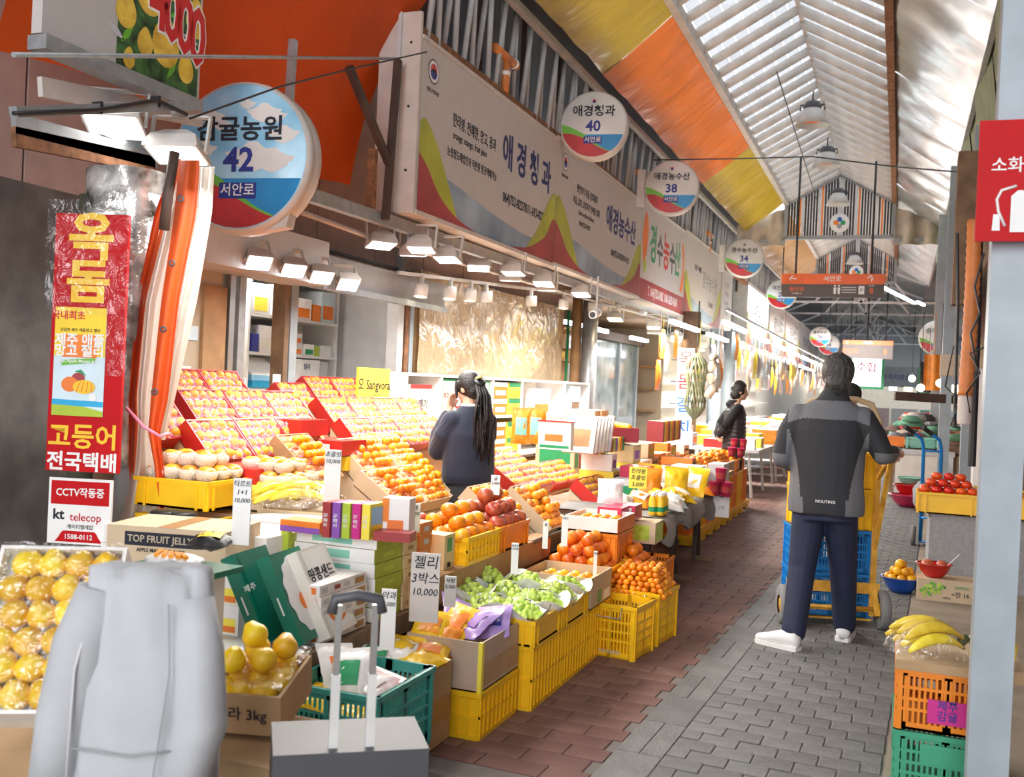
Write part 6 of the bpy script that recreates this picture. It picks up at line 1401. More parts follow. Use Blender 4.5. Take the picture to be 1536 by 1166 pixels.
# ------------------------------------------------------------------ right side of the lane
p = at(1472, 700, D=3.45)
t = struct(bx('wall_post_right', (p.x, p.y, 0, p.x + .13, p.y + .13, 5.5), 'paintsteel')); t['label'] = 'blue-grey steel post at the near edge of the lane'
q = at(1462, 362, D=3.38); q2 = at(1464, 181, D=3.38)
t = thing('fire_sign', 'red fire extinguisher sign with white letters on the near grey post', 'sign', (q.x, q.y, q.z), .05); h = q2.z - q.z
bx('plate', (0, 0, 0, .22, .012, h), 'boardred', t); text(t, '소화기', .055, .115, h * .62, 'white', bold=.4)
b = MB(); b.tube([(.09, -.002, .05), (.068, -.002, .1), (.062, -.002, .14), (.075, -.002, .17), (.12, -.002, .185)], .005, 6); b.build('hose_symbol', 'white', t); art(t, 'nozzle_symbol', [(.05, .035), (.075, .035), (.072, .09), (.053, .09)], 'white', y=-.003); art(t, 'bottle_symbol', [(.105, .03), (.16, .03), (.16, .15), (.14, .17), (.125, .17), (.105, .15)], 'white', y=-.003)
# ducts and cables
def pline(pts, D): return [at(x, y, D=D) for x, y in pts]
t = thing('ribbed_duct', 'orange ribbed flexible duct running down behind the grey post', 'duct', (0, 0, 0))
pts = pline([(1462, 330), (1459, 420), (1454, 510), (1447, 600), (1446, 640)], 7.0)
b = MB(); fine = []
for i in range(len(pts) - 1):
    for k in range(14): fine.append(pts[i] + (pts[i + 1] - pts[i]) * (k / 14))
b.tube(fine[:42], [.045 + .006 * (i % 2) for i in range(42)], 10); b.build('orange_hose', 'pipe_orange', t); b = MB(); b.tube(fine[41:], .045, 10); b.build('beige_pipe', 'fascia_edge', t)
for i, (pp, r, D, lab) in enumerate((([(1470, 330), (1466, 480), (1462, 600), (1458, 700)], .03, 7.4, 'thick black cable beside the orange duct'), ([(1436, 350), (1437, 450), (1434, 560), (1432, 640)], .012, 7.2, 'thin black cable in front of the far posts'), ([(1476, 380), (1462, 430), (1470, 470), (1456, 500), (1466, 560)], .008, 6.4, 'tangled thin cable looping by the duct'), ([(1480, 520), (1455, 530), (1470, 560), (1450, 590), (1455, 620)], .006, 6.2, 'pale thin wire hanging by the duct'), ([(1430, 520), (1418, 580), (1440, 600), (1425, 640)], .006, 7.1, 'slack wire at the meter box'))):
    wire('cable', lab, pline(pp, D), r)
q = at(1434, 400, D=9.5); tag(bx('steel_beam', (q.x - .02, q.y, 2.45, q.x + .22, q.y + .3, 3.9), 'wood_old'), 'brown boxed beam hanging beside the green valance', 'beam')
q = at(1430, 548, D=7.5); t = thing('junction_box', 'beige junction box with hanging wires beside the duct', 'box', q); bx('body', (-.09, 0, -.08, .07, .08, .08), 'wallcream', t)
# pillars
for px, D, w, m, lab in ((1412, 13.5, .14, 'paintsteel', 'grey steel post beside the round sign on the right'), (1398, 17, .16, 'paintsteel', 'second grey steel post behind the clothes stall'), (1446, 11.5, .12, 'paintsteel', 'grey steel post behind the white tall box')):
    q = at(px, 560, D=D); tag(bx('steel_post', (q.x, q.y, 0, q.x + w, q.y + w, 4.7), m), lab, 'post')
q0 = at(1345, 598 - 4, D=16); 
q = at(1335, 588, D=15); q2 = at(1440, 590, D=15); b = MB(); b.bar(at(1342, 594, D=13.5), at(1440, 600, D=13.5), .05, .12); tag(b.build('crossbar', 'brownsteel'), 'dark steel crossbar reaching in from the right posts', 'beam')
# green valance along the roof edge
P('valance', (.34, .40, .26), rough=.7, var=.12, bump=.3, bscale=4); P('netyellow', (.42, .38, .12), rough=.8, var=.3, nscale=30)
va = thing('valance', 'faded green tarpaulin valance along the right roof edge', 'valance', (XL2, 5.0, 5.05))
for i in range(7):
    b = MB(); y0 = i * 3.1; b.grid(lambda u, v: (.02 + .10 * v + .04 * math.sin(u * 7 + i), y0 + 3.06 * u, -.75 * v - .08 * math.sin(u * 9 + i) * v), 12, 4); b.build('panel', 'valance', va)
bx('net_strip', (.16, 0, -.5, .17, 12, .2), 'netyellow', va); bx('edge_rail', (-.02, 0, -.03, .03, 28, .03), 'galv', va)
wr = bpy.data.objects.new('wall_right', None); COL.objects.link(wr); struct(wr); wr['label'] = 'dim shop wall behind the right posts'
bx('wall_panel', (2.4, 2, 0, 2.5, 45, 5.2), 'wallbrown', wr); bx('upper_panel', (1.0, 5.5, 3.4, 1.05, 40, 5.1), 'wood_old', wr)
for i in range(8): bx('shop_divider', (1.8, 6 + i * 4.3, 0, 2.4, 6.1 + i * 4.3, 3.2), ('plywood', 'lightgrey', 'wallcream')[i % 3], wr)
# tall white box on stacked yellow crates
for i in range(5): crate('yellow crate stack by the right post, %s from the floor' % ords[i], .66, 9.75, i * .155, .42, .36, .15, 'crate_yellow', 'perf', group='crate stack by the right post', handle=False)
t = thing('white_cabinet', 'tall narrow scuffed white cabinet standing on the yellow crates', 'cabinet', (.63, 9.72, .78)); bx('body', (0, 0, 0, .3, .3, 1.02), 'box_white', t); bx('top_edge', (-.005, -.005, 1.02, .305, .3, 1.04), 'lightgrey', t)
# concrete block with persimmons
t = thing('concrete_block', 'grey concrete block carrying the persimmon crate', 'block', (.27, 8.84, 0), .02); bx('block', (0, 0, 0, .36, .5, .60), 'concrete', t); bx('block', (.375, 0.02, 0, .8, .5, .60), 'concrete', t)
crate('yellow crate of stacked red persimmons on the concrete block', .17, 8.80, .602, .46, .36, .17, 'crate_yellow', 'smooth'); crate('second yellow persimmon crate at the right frame edge', .66, 8.80, .602, .46, .36, .17, 'crate_yellow', 'smooth')
rp = .043
for L in range(4):
    nx = 5 - (L > 1) - (L > 2)
    for i in range(nx):
        for j in range(4 - L):
            x = .17 + .052 + i * .089 + (5 - nx) * .0445 + rnd.uniform(-.004, .004); place_fruit('red_persimmon', (x, 8.80 + .05 + j * .085 + L * .03, .60 + .135 + L * .055), 'one of the red persimmons heaped over the yellow crate', 'red persimmons in the yellow crate', tilt=.12, stems=True)
for i in range(4):
    for L in range(2): place_fruit('red_persimmon', (.72 + i * .09, 8.86, .735 + L * .055), 'one of the red persimmons in the second crate', 'red persimmons in the second crate', tilt=.12)
price_tag('white price card standing behind the red persimmons', '단감\n5,000', 1430, 745, 8.65, .12, .13, size=.045)
# carton with grape picture and bowls
t = thing('carton', 'brown carton with green grape picture before the concrete block', 'box', (.185, 8.22, 0), .05); bx('box_body', (0, 0, .001, .42, .26, .165), 'cardboard_pale', t)
for k in range(22):
    a = k * 2.4; r = .014 * math.sqrt(k); art(t, 'grape_print', disc(8, .013, .1 + r * math.cos(a) * 1.25, .09 + r * math.sin(a) * .75 + (r * math.cos(a)) * .3), ('peel_grape', 'discgreen')[k % 2], y=-.001 - k * .0001)
art(t, 'hand_hole', disc(10, .01, .19, .11), 'ink'); text(t, 'GAPSIGU', .03, .31, .115, 'green', xs=.9); text(t, '<진 16', .045, .3, .06, 'ink', bold=.3); text(t, '제주도', .02, .21, .03, 'ink')
def bowl(label, x, y, z, r, h, m):
    t = thing('plastic_bowl', label, 'bowl', (x, y, z)); b = MB(); b.lathe([(.001, 0), (r * .5, 0), (r * .78, h * .4), (r * .97, h * .93), (r * 1.05, h), (r * .95, h * .95), (r * .74, h * .42), (r * .46, h * .08), (.001, h * .06)], 28); b.build('bowl_wall', m, t); b = MB(); b.lathe([(r * 1.0, h * .97), (r * 1.07, h * .985), (r * 1.07, h * 1.02), (r * .98, h * 1.02)], 28); b.build('rim', m, t); return t
q = at(1351, 889, Z=0)
P('bowlblue', (.01, .08, .42), rough=.25); P('bowlred', (.60, .015, .015), rough=.25)
bowl('blue plastic bowl heaped with yellow oranges on the ground', q.x, q.y, 0.001, .145, .12, 'bowlblue')
for k in range(17):
    L = 0 if k < 8 else 1 if k < 14 else 2; n = (8, 6, 3)[L]; a = k * 2 * PI / n + L; rr = (.095, .055, .0)[L] + (.03 if L == 2 and k > 14 else 0)
    place_fruit('bowl_orange', (q.x + rr * math.cos(a), q.y + rr * math.sin(a), .12 + L * .052), 'one of the yellow oranges in the blue bowl', 'oranges in the blue bowl')
bowl('red plastic bowl of two pink apples standing on the grape carton', .30, 8.34, .168, .125, .10, 'bowlred')
for i, dx in enumerate((-.05, .055)): place_fruit('apple', (.30 + dx, 8.33, .255), ('left of the two pink apples in the red bowl', 'right of the two pink apples in the red bowl')[i], None, stems=True)
b = MB(); b.bar((.37, 8.32, .24), (.47, 8.30, .36), .022, .006); tag(b.build('knife', 'white'), 'white handled knife stuck upright in the red bowl', 'knife')
# near right crates with bananas
p = at(1352, 990, D=3.85)
for i, m in enumerate(('crate_green', 'crate_orange')):
    t = crate(('green and yellow crate lowest at the right front', 'orange perforated crate with a pink stencil under the bananas')[i], p.x - .01, p.y, i * (p.z / 2 - .01), .36, .5, p.z / 2 - .015, m, 'perf')
    if i == 1: bx('stencil', (.11, -.0125, .04, .25, -.0085, .13), 'magenta', t); text(t, '제주\n감귤', .04, .18, .09, 'navy', y=-.014, bold=.4)
    else: bx('name_plate', (.09, -.0125, .12, .28, -.0085, .2), 'crate_green', t)
q = thing('cardboard_sheet', 'brown cardboard tray under the wrapped bananas', 'cardboard', (p.x - .02, p.y - .02, p.z - .03)); bx('board', (0, 0, 0, .46, .54, .012), 'cardboard_pale', q); bx('front_fold', (0, -.004, 0.0, .46, 0, .035), 'cardboard', q)
banana_bunch('big bag of bananas on the right front crate', p.x + .10, p.y + .2, p.z - .01, .35, 7, 1.25)
banana_bunch('second bag of bananas against the grey post', p.x + .36, p.y + .22, p.z - .01, 1.2, 5, 1.1)
b = MB(); b.bar((p.x + .2, p.y + .3, p.z + .02), (p.x + .42, p.y + .36, p.z + .14), .02, .008); tag(b.build('paper_strip', 'fascia_edge'), 'thin pale strip sticking out between the banana bags', 'strip')
# blue hand truck leaning
t = thing('hand_truck', 'blue two wheeled hand truck parked with black grips', 'hand truck', (.25, 11.2, 0), -.1)
for x in (0, .17):
    b = MB(); b.tube([(x, .1, .05), (x, 0, 1.02), (x - .02, -.03, 1.12), (x - .14, -.2, 1.22)], .018, 8); b.build('side_tube', 'crate_blue', t); b = MB(); b.tube([(x - .09, -.12, 1.18), (x - .17, -.24, 1.245)], .025, 8); b.build('grip', 'black', t)
for z in (.3, .65, 1.0): b = MB(); b.tube([(0, .08 - .08 * z, z), (.17, .08 - .08 * z, z)], .012, 6); b.build('crossbar', 'crate_blue', t)
for x in (-.07, .24): b = MB(); b.M = T(x, .1, .1) @ RY(PI / 2); b.lathe([(.001, -.02), (.1, -.02), (.1, .02), (.001, .02)], 16); b.M = None; b.build('wheel', 'rubber', t)
bx('toe_plate', (-.02, .1, .03, .2, .3, .04), 'crate_blue', t)
# chest, basins, clothing table
t = thing('chest_freezer', 'old white chest with silver edge under the clothes table', 'freezer', (-.02, 15.9, 0)); bx('body', (0, 0, .05, .78, .6, .72), 'offwhite', t); bx('lid', (-.01, -.02, .72, .8, .6, .78), 'lightgrey', t); bx('side_frame', (.70, -.012, .05, .78, -.001, .72), 'steel', t); bx('foot', (.05, .05, 0, .72, .5, .05), 'black', t)
for i, (r, h, z, m, lab) in enumerate(((.26, .17, 0, 'crimson', 'large crimson basin lowest in the stack'), (.21, .14, .175, 'bowlred', 'red basin second in the stack'), (.17, .1, .32, 'mint', 'small teal basin on top of the stack'))):
    bowl(lab, .18, 15.35, z + .001, r, h, m)
tb = thing('stall_table', 'table heaped with clothes and bundles on the right of the lane', 'table', (-.15, 16.6, 0)); bx('table_top', (0, 0, .78, 1.3, 5.5, .82), 'wood', tb)
for x in (.05, 1.2):
    for y in (.1, 5.3): bx('leg', (x, y, 0, x + .06, y + .06, .78), 'wood_old', tb)
P('cl1', (.05, .05, .06), rough=.9, bump=.5, bscale=14); P('cl2', (.5, .42, .36), rough=.9, bump=.5, bscale=14); P('cl3', (.16, .10, .08), rough=.9, bump=.5, bscale=14); P('cl4', (.5, .05, .05), rough=.9, bump=.5, bscale=14); P('cl5', (.12, .3, .2), rough=.9, bump=.5, bscale=14); P('cl6', (.3, .32, .36), rough=.9, bump=.5, bscale=14)
r3 = random.Random(5); cn = {'cl1': 'black', 'cl2': 'beige', 'cl3': 'brown', 'cl4': 'red', 'cl5': 'green', 'cl6': 'grey'}
for i in range(46):
    m = r3.choice(list(cn)); x = r3.uniform(-.1, 1.0); y = 16.7 + i * .115; s = r3.uniform(.1, .17)
    lvl = r3.choice((0, .08, .18, .28, .36)) * (1 if x > .1 else .5)
    b = MB(); sd = r3.random() * 20
    prof = [(0.001, 0), (s, .01), (s * 1.05, s * .35), (s * .7, s * .75), (.001, s * .85)]
    b.lathe(prof, 14, 0, sx=r3.uniform(.8, 1.5), sy=1.0)
    b.v = [(v[0] + .03 * noise.noise(Vector((v[0] * 12, v[1] * 12, sd))), v[1] + .03 * noise.noise(Vector((v[0] * 12 + 9, v[1] * 12, sd))), v[2] + .03 * max(0, noise.noise(Vector((v[0] * 15, v[1] * 15, sd + 3)))) * (v[2] > .01)) for v in b.v]
    tag(b.build('folded_clothes', m, None, T(x, y, .822 + lvl) @ RZ(r3.uniform(0, 3))), 'one of the %s garment bundles heaped on the clothes table' % cn[m], 'clothes', '%s bundles on the clothes table' % cn[m])
crate('teal basket standing on the clothes table edge', .12, 16.3, .80, .45, .3, .16, 'mint', 'perf'); crate('orange basket on the clothes table beside the cart', -.3, 16.35, .80, .38, .28, .15, 'orange', 'smooth'); crate('brown mesh basket at the right end of the clothes table', .62, 16.25, .72, .4, .3, .2, 'wood_old', 'perf')
carton('small brown framed board leaning on the stacked basins', .42, 13.0, 0, .3, .05, .34, 'cardboard'); t = thing('plastic_bundle', 'grey plastic bundle beside the basins', 'bag', (.42, 14.9, 0)); b = MB(); b.ball((0, 0, .2), .2, 14, 8, sz=1.2); b.v = [(v[0] * (1 + .25 * noise.noise(Vector(v) * 9)), v[1], max(0, v[2] * (1 + .2 * noise.noise(Vector(v) * 7)))) for v in b.v]; b.build('bag_body', 'cl6', t)
# ------------------------------------------------------------------ far stalls
far = random.Random(12)
sidx = 0
for i in range(9):
    y0 = 14.6 + i * 3.1
    t = thing('stall_table', 'far left stall table, %s beyond the pallet of crates' % ords[i], 'table', (-3.6, y0, 0)); bx('table_top', (0, 0, .66, 1.75, 2.8, .70), 'white' if i % 2 else 'lightgrey', t)
    for x in (.05, 1.6):
        for y in (.1, 1.4, 2.65): b = MB(); b.bar((x, y, .66), (x + .06, y + .05, 0), .03); b.build('leg', 'pipe_white', t)
    for k in range(16):
        m = far.choice(['white', 'box_white', 'offwhite', 'bagorange', 'crimson', 'mint', 'lemon', 'skypale', 'bagyellow', 'lightgrey', 'tray_red'])
        w_, d_, h_ = far.uniform(.2, .4), far.uniform(.25, .5), far.uniform(.05, .25)
        carton('one of the small packages laid out on the %s far stall table' % ords[i], -3.5 + (k % 4) * .42, y0 + .1 + (k // 4) * .68, .701, w_, d_, h_, m, rz=far.uniform(-.1, .1), name='package', group='packages on the %s far stall' % ords[i], side=((.2, .2, .8, .7, far.choice(['orange_print', 'green', 'white', 'wave_red'])),))
    # hanging goods and lamp
    for k in range(11):
        m = far.choice(['bagorange', 'bagwhite', 'lightgrey', 'orange', 'lemon', 'skypale', 'bagpink', 'cardboard_pale', 'steel'])
        b = MB(); x = -2.3 - far.random() * 1.2; y = y0 + .15 + k * .25; z = far.uniform(1.5, 2.1)
        b.grid(lambda u, v: (x, y + .3 * (u - .5), z + .45 * v), 1, 1); b.grid(lambda u, v: (x + .05 * math.sin(PI * u) * math.sin(PI * v), y + .3 * (u - .5), z + .45 * v), 6, 6); b.tube([(x, y, z + .45), (x, y, 2.7)], .004, 4)
        tag(b.build('hanging_bag', m), 'one of the packs hanging over the %s far stall' % ords[i], 'bag', 'hanging packs over the %s far stall' % ords[i])
    for k in range(2):
        tag(bx('tube_light', (-2.5 - k * .8, y0 + .3, 2.52, -2.44 - k * .8, y0 + 2.5, 2.58), 'lampwhite'), 'fluorescent tube over the %s far stall, %s' % (ords[i], ('lane side', 'inner side')[k]), 'lamp')
    b = MB(); b.bar((-2.4, y0, 2.72), (-2.4, y0 + 3.0, 2.72), .04); tag(b.build('light_rail', 'galv'), 'steel rail over the %s far stall' % ords[i], 'rail')
for k in range(3):
    for j in range(4):
        tag(bx('back_rack', (-4.9, 22.6 + k * 5.5, .7 + j * .5, -4.6, 27.5 + k * 5.5, .73 + j * .5), 'lightgrey'), 'back shelf board of the far shops, %s level in the %s bay' % (ords[j], ords[k]), 'shelf')
ww = bpy.data.objects.new('wall_far_left', None); COL.objects.link(ww); struct(ww); bx('back_panel', (-5.2, 22.7, 0, -5.1, 62, 4.2), 'offwhite', ww); bx('shop_ceiling', (-5.2, 22, 2.74, -3.6, 62, 2.78), 'lightgrey', ww)
P('endwall', (.20, .22, .25), rough=.8)
we = bpy.data.objects.new('wall_far_end', None); COL.objects.link(we); struct(we); bx('end_panel', (-7, 62, 2.6, 7, 62.2, 7), 'endwall', we); bx('end_shop', (-7, 63, 0, 7, 63.2, 2.6), 'offwhite', we)
for i in range(12): tag(bx('shop_light', (-4.6 + i * .8, 60, 2.1, -4.2 + i * .8, 60.1, 2.5), 'lampwhite' if i % 3 else 'lampwarm'), 'small bright lamp of the far end shops, %s from the left' % ('first second third fourth fifth sixth seventh eighth ninth tenth eleventh twelfth'.split()[i]), 'lamp')
for i in range(7): carton('far end display counter, %s from the left' % ords[i], -4.6 + i * 1.4, 56, 0, 1.3, .6, 1.1, ('skypale', 'white', 'bagpink', 'white', 'mint', 'skypale', 'white')[i], name='display_counter', cat='counter')
t = thing('banner', 'blue-grey banner across the far end of the lane', 'banner', (-2.3, 50, 2.15)); bx('cloth', (0, 0, 0, 3.3, .02, .95), 'paintsteel', t); text(t, '동문수산 고객지원센터', .28, 1.65, .45, 'navy', bold=.4)
b = MB(); b.tube([(.2, .01, .95), (.2, .01, 3.9)], .02, 6); b.build('hanging_rod', 'black', t); b = MB(); b.tube([(3.1, .01, .95), (3.1, .01, 3.9)], .02, 6); b.build('hanging_rod', 'black', t)
t = thing('shop_sign', 'lit green framed shop sign right behind the man\'s head', 'sign', (-1.85, 40, 1.9)); bx('frame', (0, 0, 0, 1.25, .1, 1.6), 'green', t); bx('lit_panel', (.1, -.01, .1, 1.15, -.002, 1.5), 'signlit', t); text(t, '수협', .4, .62, .8, 'boardred', y=-.02, bold=.5); b = MB(); b.tube([(.6, .05, 1.6), (.6, .05, 4)], .03, 6); b.build('hanging_rod', 'black', t)
for i, (px, py, D) in enumerate(((1350, 645, 20), (1380, 640, 19), (1365, 668, 18))): pass
for i in range(8):
    m = ('bagorange', 'white', 'crimson', 'cl1', 'cl6', 'bagyellow', 'cl5', 'white')[i]
    b = MB(); x = .5 + (i % 3) * .12; y = 18 + i * 1.1; z = 1.7 + (i % 3) * .12
    b.grid(lambda u, v: (x + .3 * (u - .5), y + .04 * math.sin(u * 9), z + .6 * v), 8, 4); b.grid(lambda u, v: (x + .3 * (u - .5), y + .07 + .04 * math.sin(u * 9), z + .6 * v), 8, 4); b.tube([(x, y + .03, z + .6), (x, y + .03, 3)], .005, 4)
    tag(b.build('hanging_garment', m), 'garment hanging over the right stalls, %s along' % ords[i], 'clothes', 'garments over the right stalls')
for i, (px, py, D) in enumerate(((1368, 568, 18), (1381, 582, 16), (1410, 575, 15))):
    q = at(px, py, D=D); t = thing('bulb_lamp', 'warm bulb lamp over the clothes stall, %s' % ords[i], 'lamp', q, group='bulbs over the clothes stall'); b = MB(); b.ball((0, 0, 0), .06, 12, 8); b.build('bulb', 'lampwarm', t); b = MB(); b.tube([(0, 0, .05), (0, 0, 1.2)], .006, 5); b.build('cord', 'black', t)
for i in range(5):
    t = thing('stall_table', 'far right stall table, %s beyond the clothes table' % ords[i], 'table', (-.1 + .05 * i, 22.6 + i * 3.2, 0)); bx('table_top', (0, 0, .8, 1.4, 2.8, .84), 'wood', t); bx('skirt', (.02, .02, 0, 1.38, 2.78, .8), ('wallcream', 'cl5', 'cl6', 'white', 'bagpink')[i], t)
    for k in range(8): carton('one of the bundles on the %s far right stall' % ords[i], -.05 + .05 * i + (k % 2) * .6, 22.7 + i * 3.2 + (k // 2) * .65, .841, .45, .5, far.uniform(.1, .3), far.choice(['cl1', 'cl2', 'cl4', 'cl5', 'white', 'bagorange', 'skypale']), name='bundle', group='bundles on the %s far right stall' % ords[i])
# ------------------------------------------------------------------ near left foreground
crx = thing('fruit_crate', 'tilted tray of shining yellow citrus at the near left corner', 'box'); 
def near_tray(t, M, w, L, nx, ny, label, grp, m='box_white'):
    t.matrix_local = M
    b = MB(); b.box(0, 0, -.1, w, L, -.085); b.box(0, 0, -.085, .01, L, .02); b.box(w - .01, 0, -.085, w, L, .02); b.box(.01, 0, -.085, w - .01, .01, .02); b.box(.01, L - .01, -.085, w - .01, L, .02); b.build('box_wall', m, t)
    b = MB(); b.grid(lambda u, v: (w * u, L * v, .045 + .012 * noise.noise(Vector((u * 6, v * 6, w)))), 14, 14); b.build('plastic_wrap', 'cellophane_thick', t)
    b = MB(); b.grid(lambda u, v: (.01 + (w - .02) * u, .01 + (L - .02) * v, -.03 + .01 * noise.noise(Vector((u * 9, v * 9, 2)))), 12, 12); b.build('tissue_lining', 'whitewrap', t)
    for i in range(nx):
        for j in range(ny):
            p = M @ Vector((.05 + (w - .1) * (i + (.3 if j % 2 else 0)) / (nx - .7), .05 + (L - .1) * j / (ny - 1), -.0)); o = place_fruit('big_citrus', tuple(p), label, grp, tilt=.8)
            b = MB()
fruitmat('peel_bright', (.93, .52, .01), (.95, .66, .02))
fruit_proto('big_citrus', .04, .9, 'peel_bright', neck=.3, n=18, k=12)
M0 = T(*at(-60, 1075, D=2.5)) @ RZ(YAW + .15) @ RX(math.radians(55))
near_tray(crx, M0, .33, .46, 4, 6, 'large yellow citrus in the tilted near left tray', 'citrus in the near left tray')
cr2 = thing('fruit_crate', 'flat box heaped with yellow citrus beside the grey jacket', 'box'); q = at(300, 1048, D=2.9)
near_tray(cr2, T(q.x, q.y, q.z) @ RZ(YAW - .1) @ RX(.15), .24, .3, 3, 3, 'yellow citrus in the box right of the grey jacket', 'citrus beside the jacket', 'cardboard')
for i, (a, c) in enumerate(((.06, .1), (.15, .12), (.1, .2), (.18, .22))):
    pp = cr2.matrix_basis @ Vector((a, c, .075)); place_fruit('big_citrus', tuple(pp), 'yellow citrus in the box right of the grey jacket', 'citrus beside the jacket', tilt=.8)
pp = cr2.matrix_basis @ Vector((.1, .18, .125)); place_fruit('big_citrus', tuple(pp), 'yellow citrus in the box right of the grey jacket', 'citrus beside the jacket', tilt=.8)
text(cr2, '한라 3kg', .045, .12, -.04, 'ink', y=-.003)
sd_ = thing('display_stand', 'low wooden stand under the near left citrus trays', 'stand', (-1.95, 1.75, 0), .0)
bx('stand_box', (-1.2, 0, 0, .1, .55, at(30, 1060, D=2.75).z - .12), 'cardboard', sd_)
q = at(300, 1048, D=2.9); bx('stand_box', (.12, .55, 0, .62, .95, q.z - .12), 'cardboard', sd_)
# grey jacket thrown over a suitcase, and its telescopic handle
# ------------------------------------------------------------------ people
def remesh(mb, name, m, voxel=.008, smooth=4, parent=None, matfn=None, mats=None):
    me = mb.mesh(name, ['skin'])
    o = bpy.data.objects.new(name, me); COL.objects.link(o)
    r = o.modifiers.new('r', 'REMESH'); r.mode = 'VOXEL'; r.voxel_size = voxel; r.use_smooth_shade = True
    s = o.modifiers.new('s', 'SMOOTH'); s.factor = .5; s.iterations = smooth
    dg = bpy.context.evaluated_depsgraph_get(); dg.update()
    nm = bpy.data.meshes.new_from_object(o.evaluated_get(dg))
    bpy.data.objects.remove(o)
    nm.name = name; nm.materials.clear()
    for mm in (mats or [m]): nm.materials.append(C(mm))
    if matfn:
        for p in nm.polygons: p.material_index = matfn(p.center)
    nm.polygons.foreach_set('use_smooth', [True] * len(nm.polygons))
    return put(name, nm, parent)
def limb(b, pts, rs, n=12):
    b.tube(pts, rs, n)
    for p, r in zip(pts, rs): b.ball(p, r * .99, 12, 8)
def rings(b, rs, n=24):
    """rs: (cx, cy, z, rx, ry)"""
    b.loft([[(cx + rx * math.cos(2 * PI * k / n), cy + ry * math.sin(2 * PI * k / n), z) for k in range(n)] for cx, cy, z, rx, ry in rs])
def head(b, c, s=1.0, yaw=0.0, pitch=0.0):
    M = T(*c) @ RZ(yaw) @ RX(pitch) @ Matrix.Scale(s, 4); old = b.M; b.M = M
    b.ball((0, -.01, .02), .079, 20, 14, sz=1.25, sy=1.17)          # skull
    b.ball((0, .025, -.045), .058, 16, 12, sz=1.15, sy=1.05)         # jaw and cheeks
    b.ball((0, .062, -.085), .024, 12, 8)                            # chin
    b.tube([(0, .078, .01), (0, .097, -.022), (0, .105, -.034)], [.009, .013, .014], 8); b.ball((0, .098, -.034), .0145, 8, 6)
    for sx in (-1, 1):
        b.ball((sx * .078, -.008, -.01), .028, 12, 8, sz=1.15, sx=.35, sy=.75)
        b.ball((sx * .03, .068, .022), .018, 10, 6, sz=.5)
    b.ball((0, .083, -.06), .016, 10, 6, sz=.5, sx=1.3)
    b.M = old
def face_parts(par, c, s=1.0, yaw=0.0, pitch=0.0):
    M = T(*c) @ RZ(yaw) @ RX(pitch) @ Matrix.Scale(s, 4)
    for sx in (-1, 1):
        e = MB(); e.ball((sx * .031, .0775, .004), .0105, 10, 6, sz=.6); e.build('eye', 'ink', par, M)
        e = MB(); e.tube([(sx * .017, .087, .026), (sx * .032, .086, .031), (sx * .047, .076, .026)], .003, 5); e.build('eyebrow', 'hair', par, M)
    e = MB(); e.tube([(-.02, .089, -.06), (0, .096, -.058), (.02, .089, -.06)], .0042, 6); e.build('mouth', 'wave_red', par, M)
def hand(b, wrist, d, up, s=1.0, curl=.6, side=1):
    """palm, four fingers, thumb; d: direction of the fingers, up: back of the hand"""
    wrist = Vector(wrist); d = Vector(d).normalized(); up = Vector(up); up = (up - d * up.dot(d)).normalized(); x = d.cross(up) * side
    pc = wrist + d * .045 * s
    for i in range(4):
        a = wrist + x * (i - 1.5) * .011 * s; e = wrist + d * .085 * s + x * (i - 1.5) * .02 * s
        b.tube([a, e], [.016 * s, .0125 * s], 8); b.ball(e, .0125 * s, 8, 6)
    for i, L in enumerate((.062, .074, .07, .055)):
        p = wrist + d * .085 * s + x * (i - 1.5) * .02 * s; dd = d.copy(); pts = [p]
        for k in range(3):
            dd = (dd * math.cos(curl * .8) - up * math.sin(curl * .8)).normalized(); up2 = up
            p = p + dd * (L * s / 3 * (1.1 - .1 * k)); pts.append(p)
        limb(b, pts, [.0105 * s, .0095 * s, .0088 * s, .0078 * s], 8)
    tb = wrist + d * .02 * s - x * .02 * s; t1 = tb + (d * .6 - x * .8).normalized() * .035 * s; t2 = t1 + (d * .9 - x * .1 - up * .5).normalized() * .03 * s; t3 = t2 + (d * .8 + x * .2 - up * .6).normalized() * .024 * s
    limb(b, [tb, t1, t2, t3], [.014 * s, .0125 * s, .011 * s, .0095 * s], 8)
def shoe(par, x, y, rz, m='white', s=1.0, name='shoe'):
    M = T(x, y, 0) @ RZ(rz) @ Matrix.Scale(s, 4)
    t = MB(); n = 16
    prof = [(-.085, .030, .06, .05), (-.06, .042, .085, .05), (-.01, .043, .09, .05), (.05, .044, .075, .045), (.10, .048, .055, .045), (.15, .046, .042, .04), (.185, .030, .03, .03)]
    t.loft([[(w * math.cos(2 * PI * k / n), yy, max(.012, .02 + h * .5 + h * .55 * math.sin(2 * PI * k / n))) for k in range(n)] for yy, w, h, _ in prof]); o = t.build(name, m, par, M)
    t = MB(); pts = []
    for yy, w, h, _ in prof: pts.append((w + .004, yy))
    out = [(a, yv, 0) for a, yv in pts] + [(-a, yv, 0) for a, yv in pts[::-1]]
    t.prism(out, (0, 0, .026)); t.build('sole', 'box_white', o)
    for k in range(4):
        t = MB(); t.tube([(-.022, .03 + k * .02, .088 - k * .008), (0, .034 + k * .02, .098 - k * .009), (.022, .03 + k * .02, .088 - k * .008)], .003, 5); t.build('lace', 'lightgrey', o)
    return o
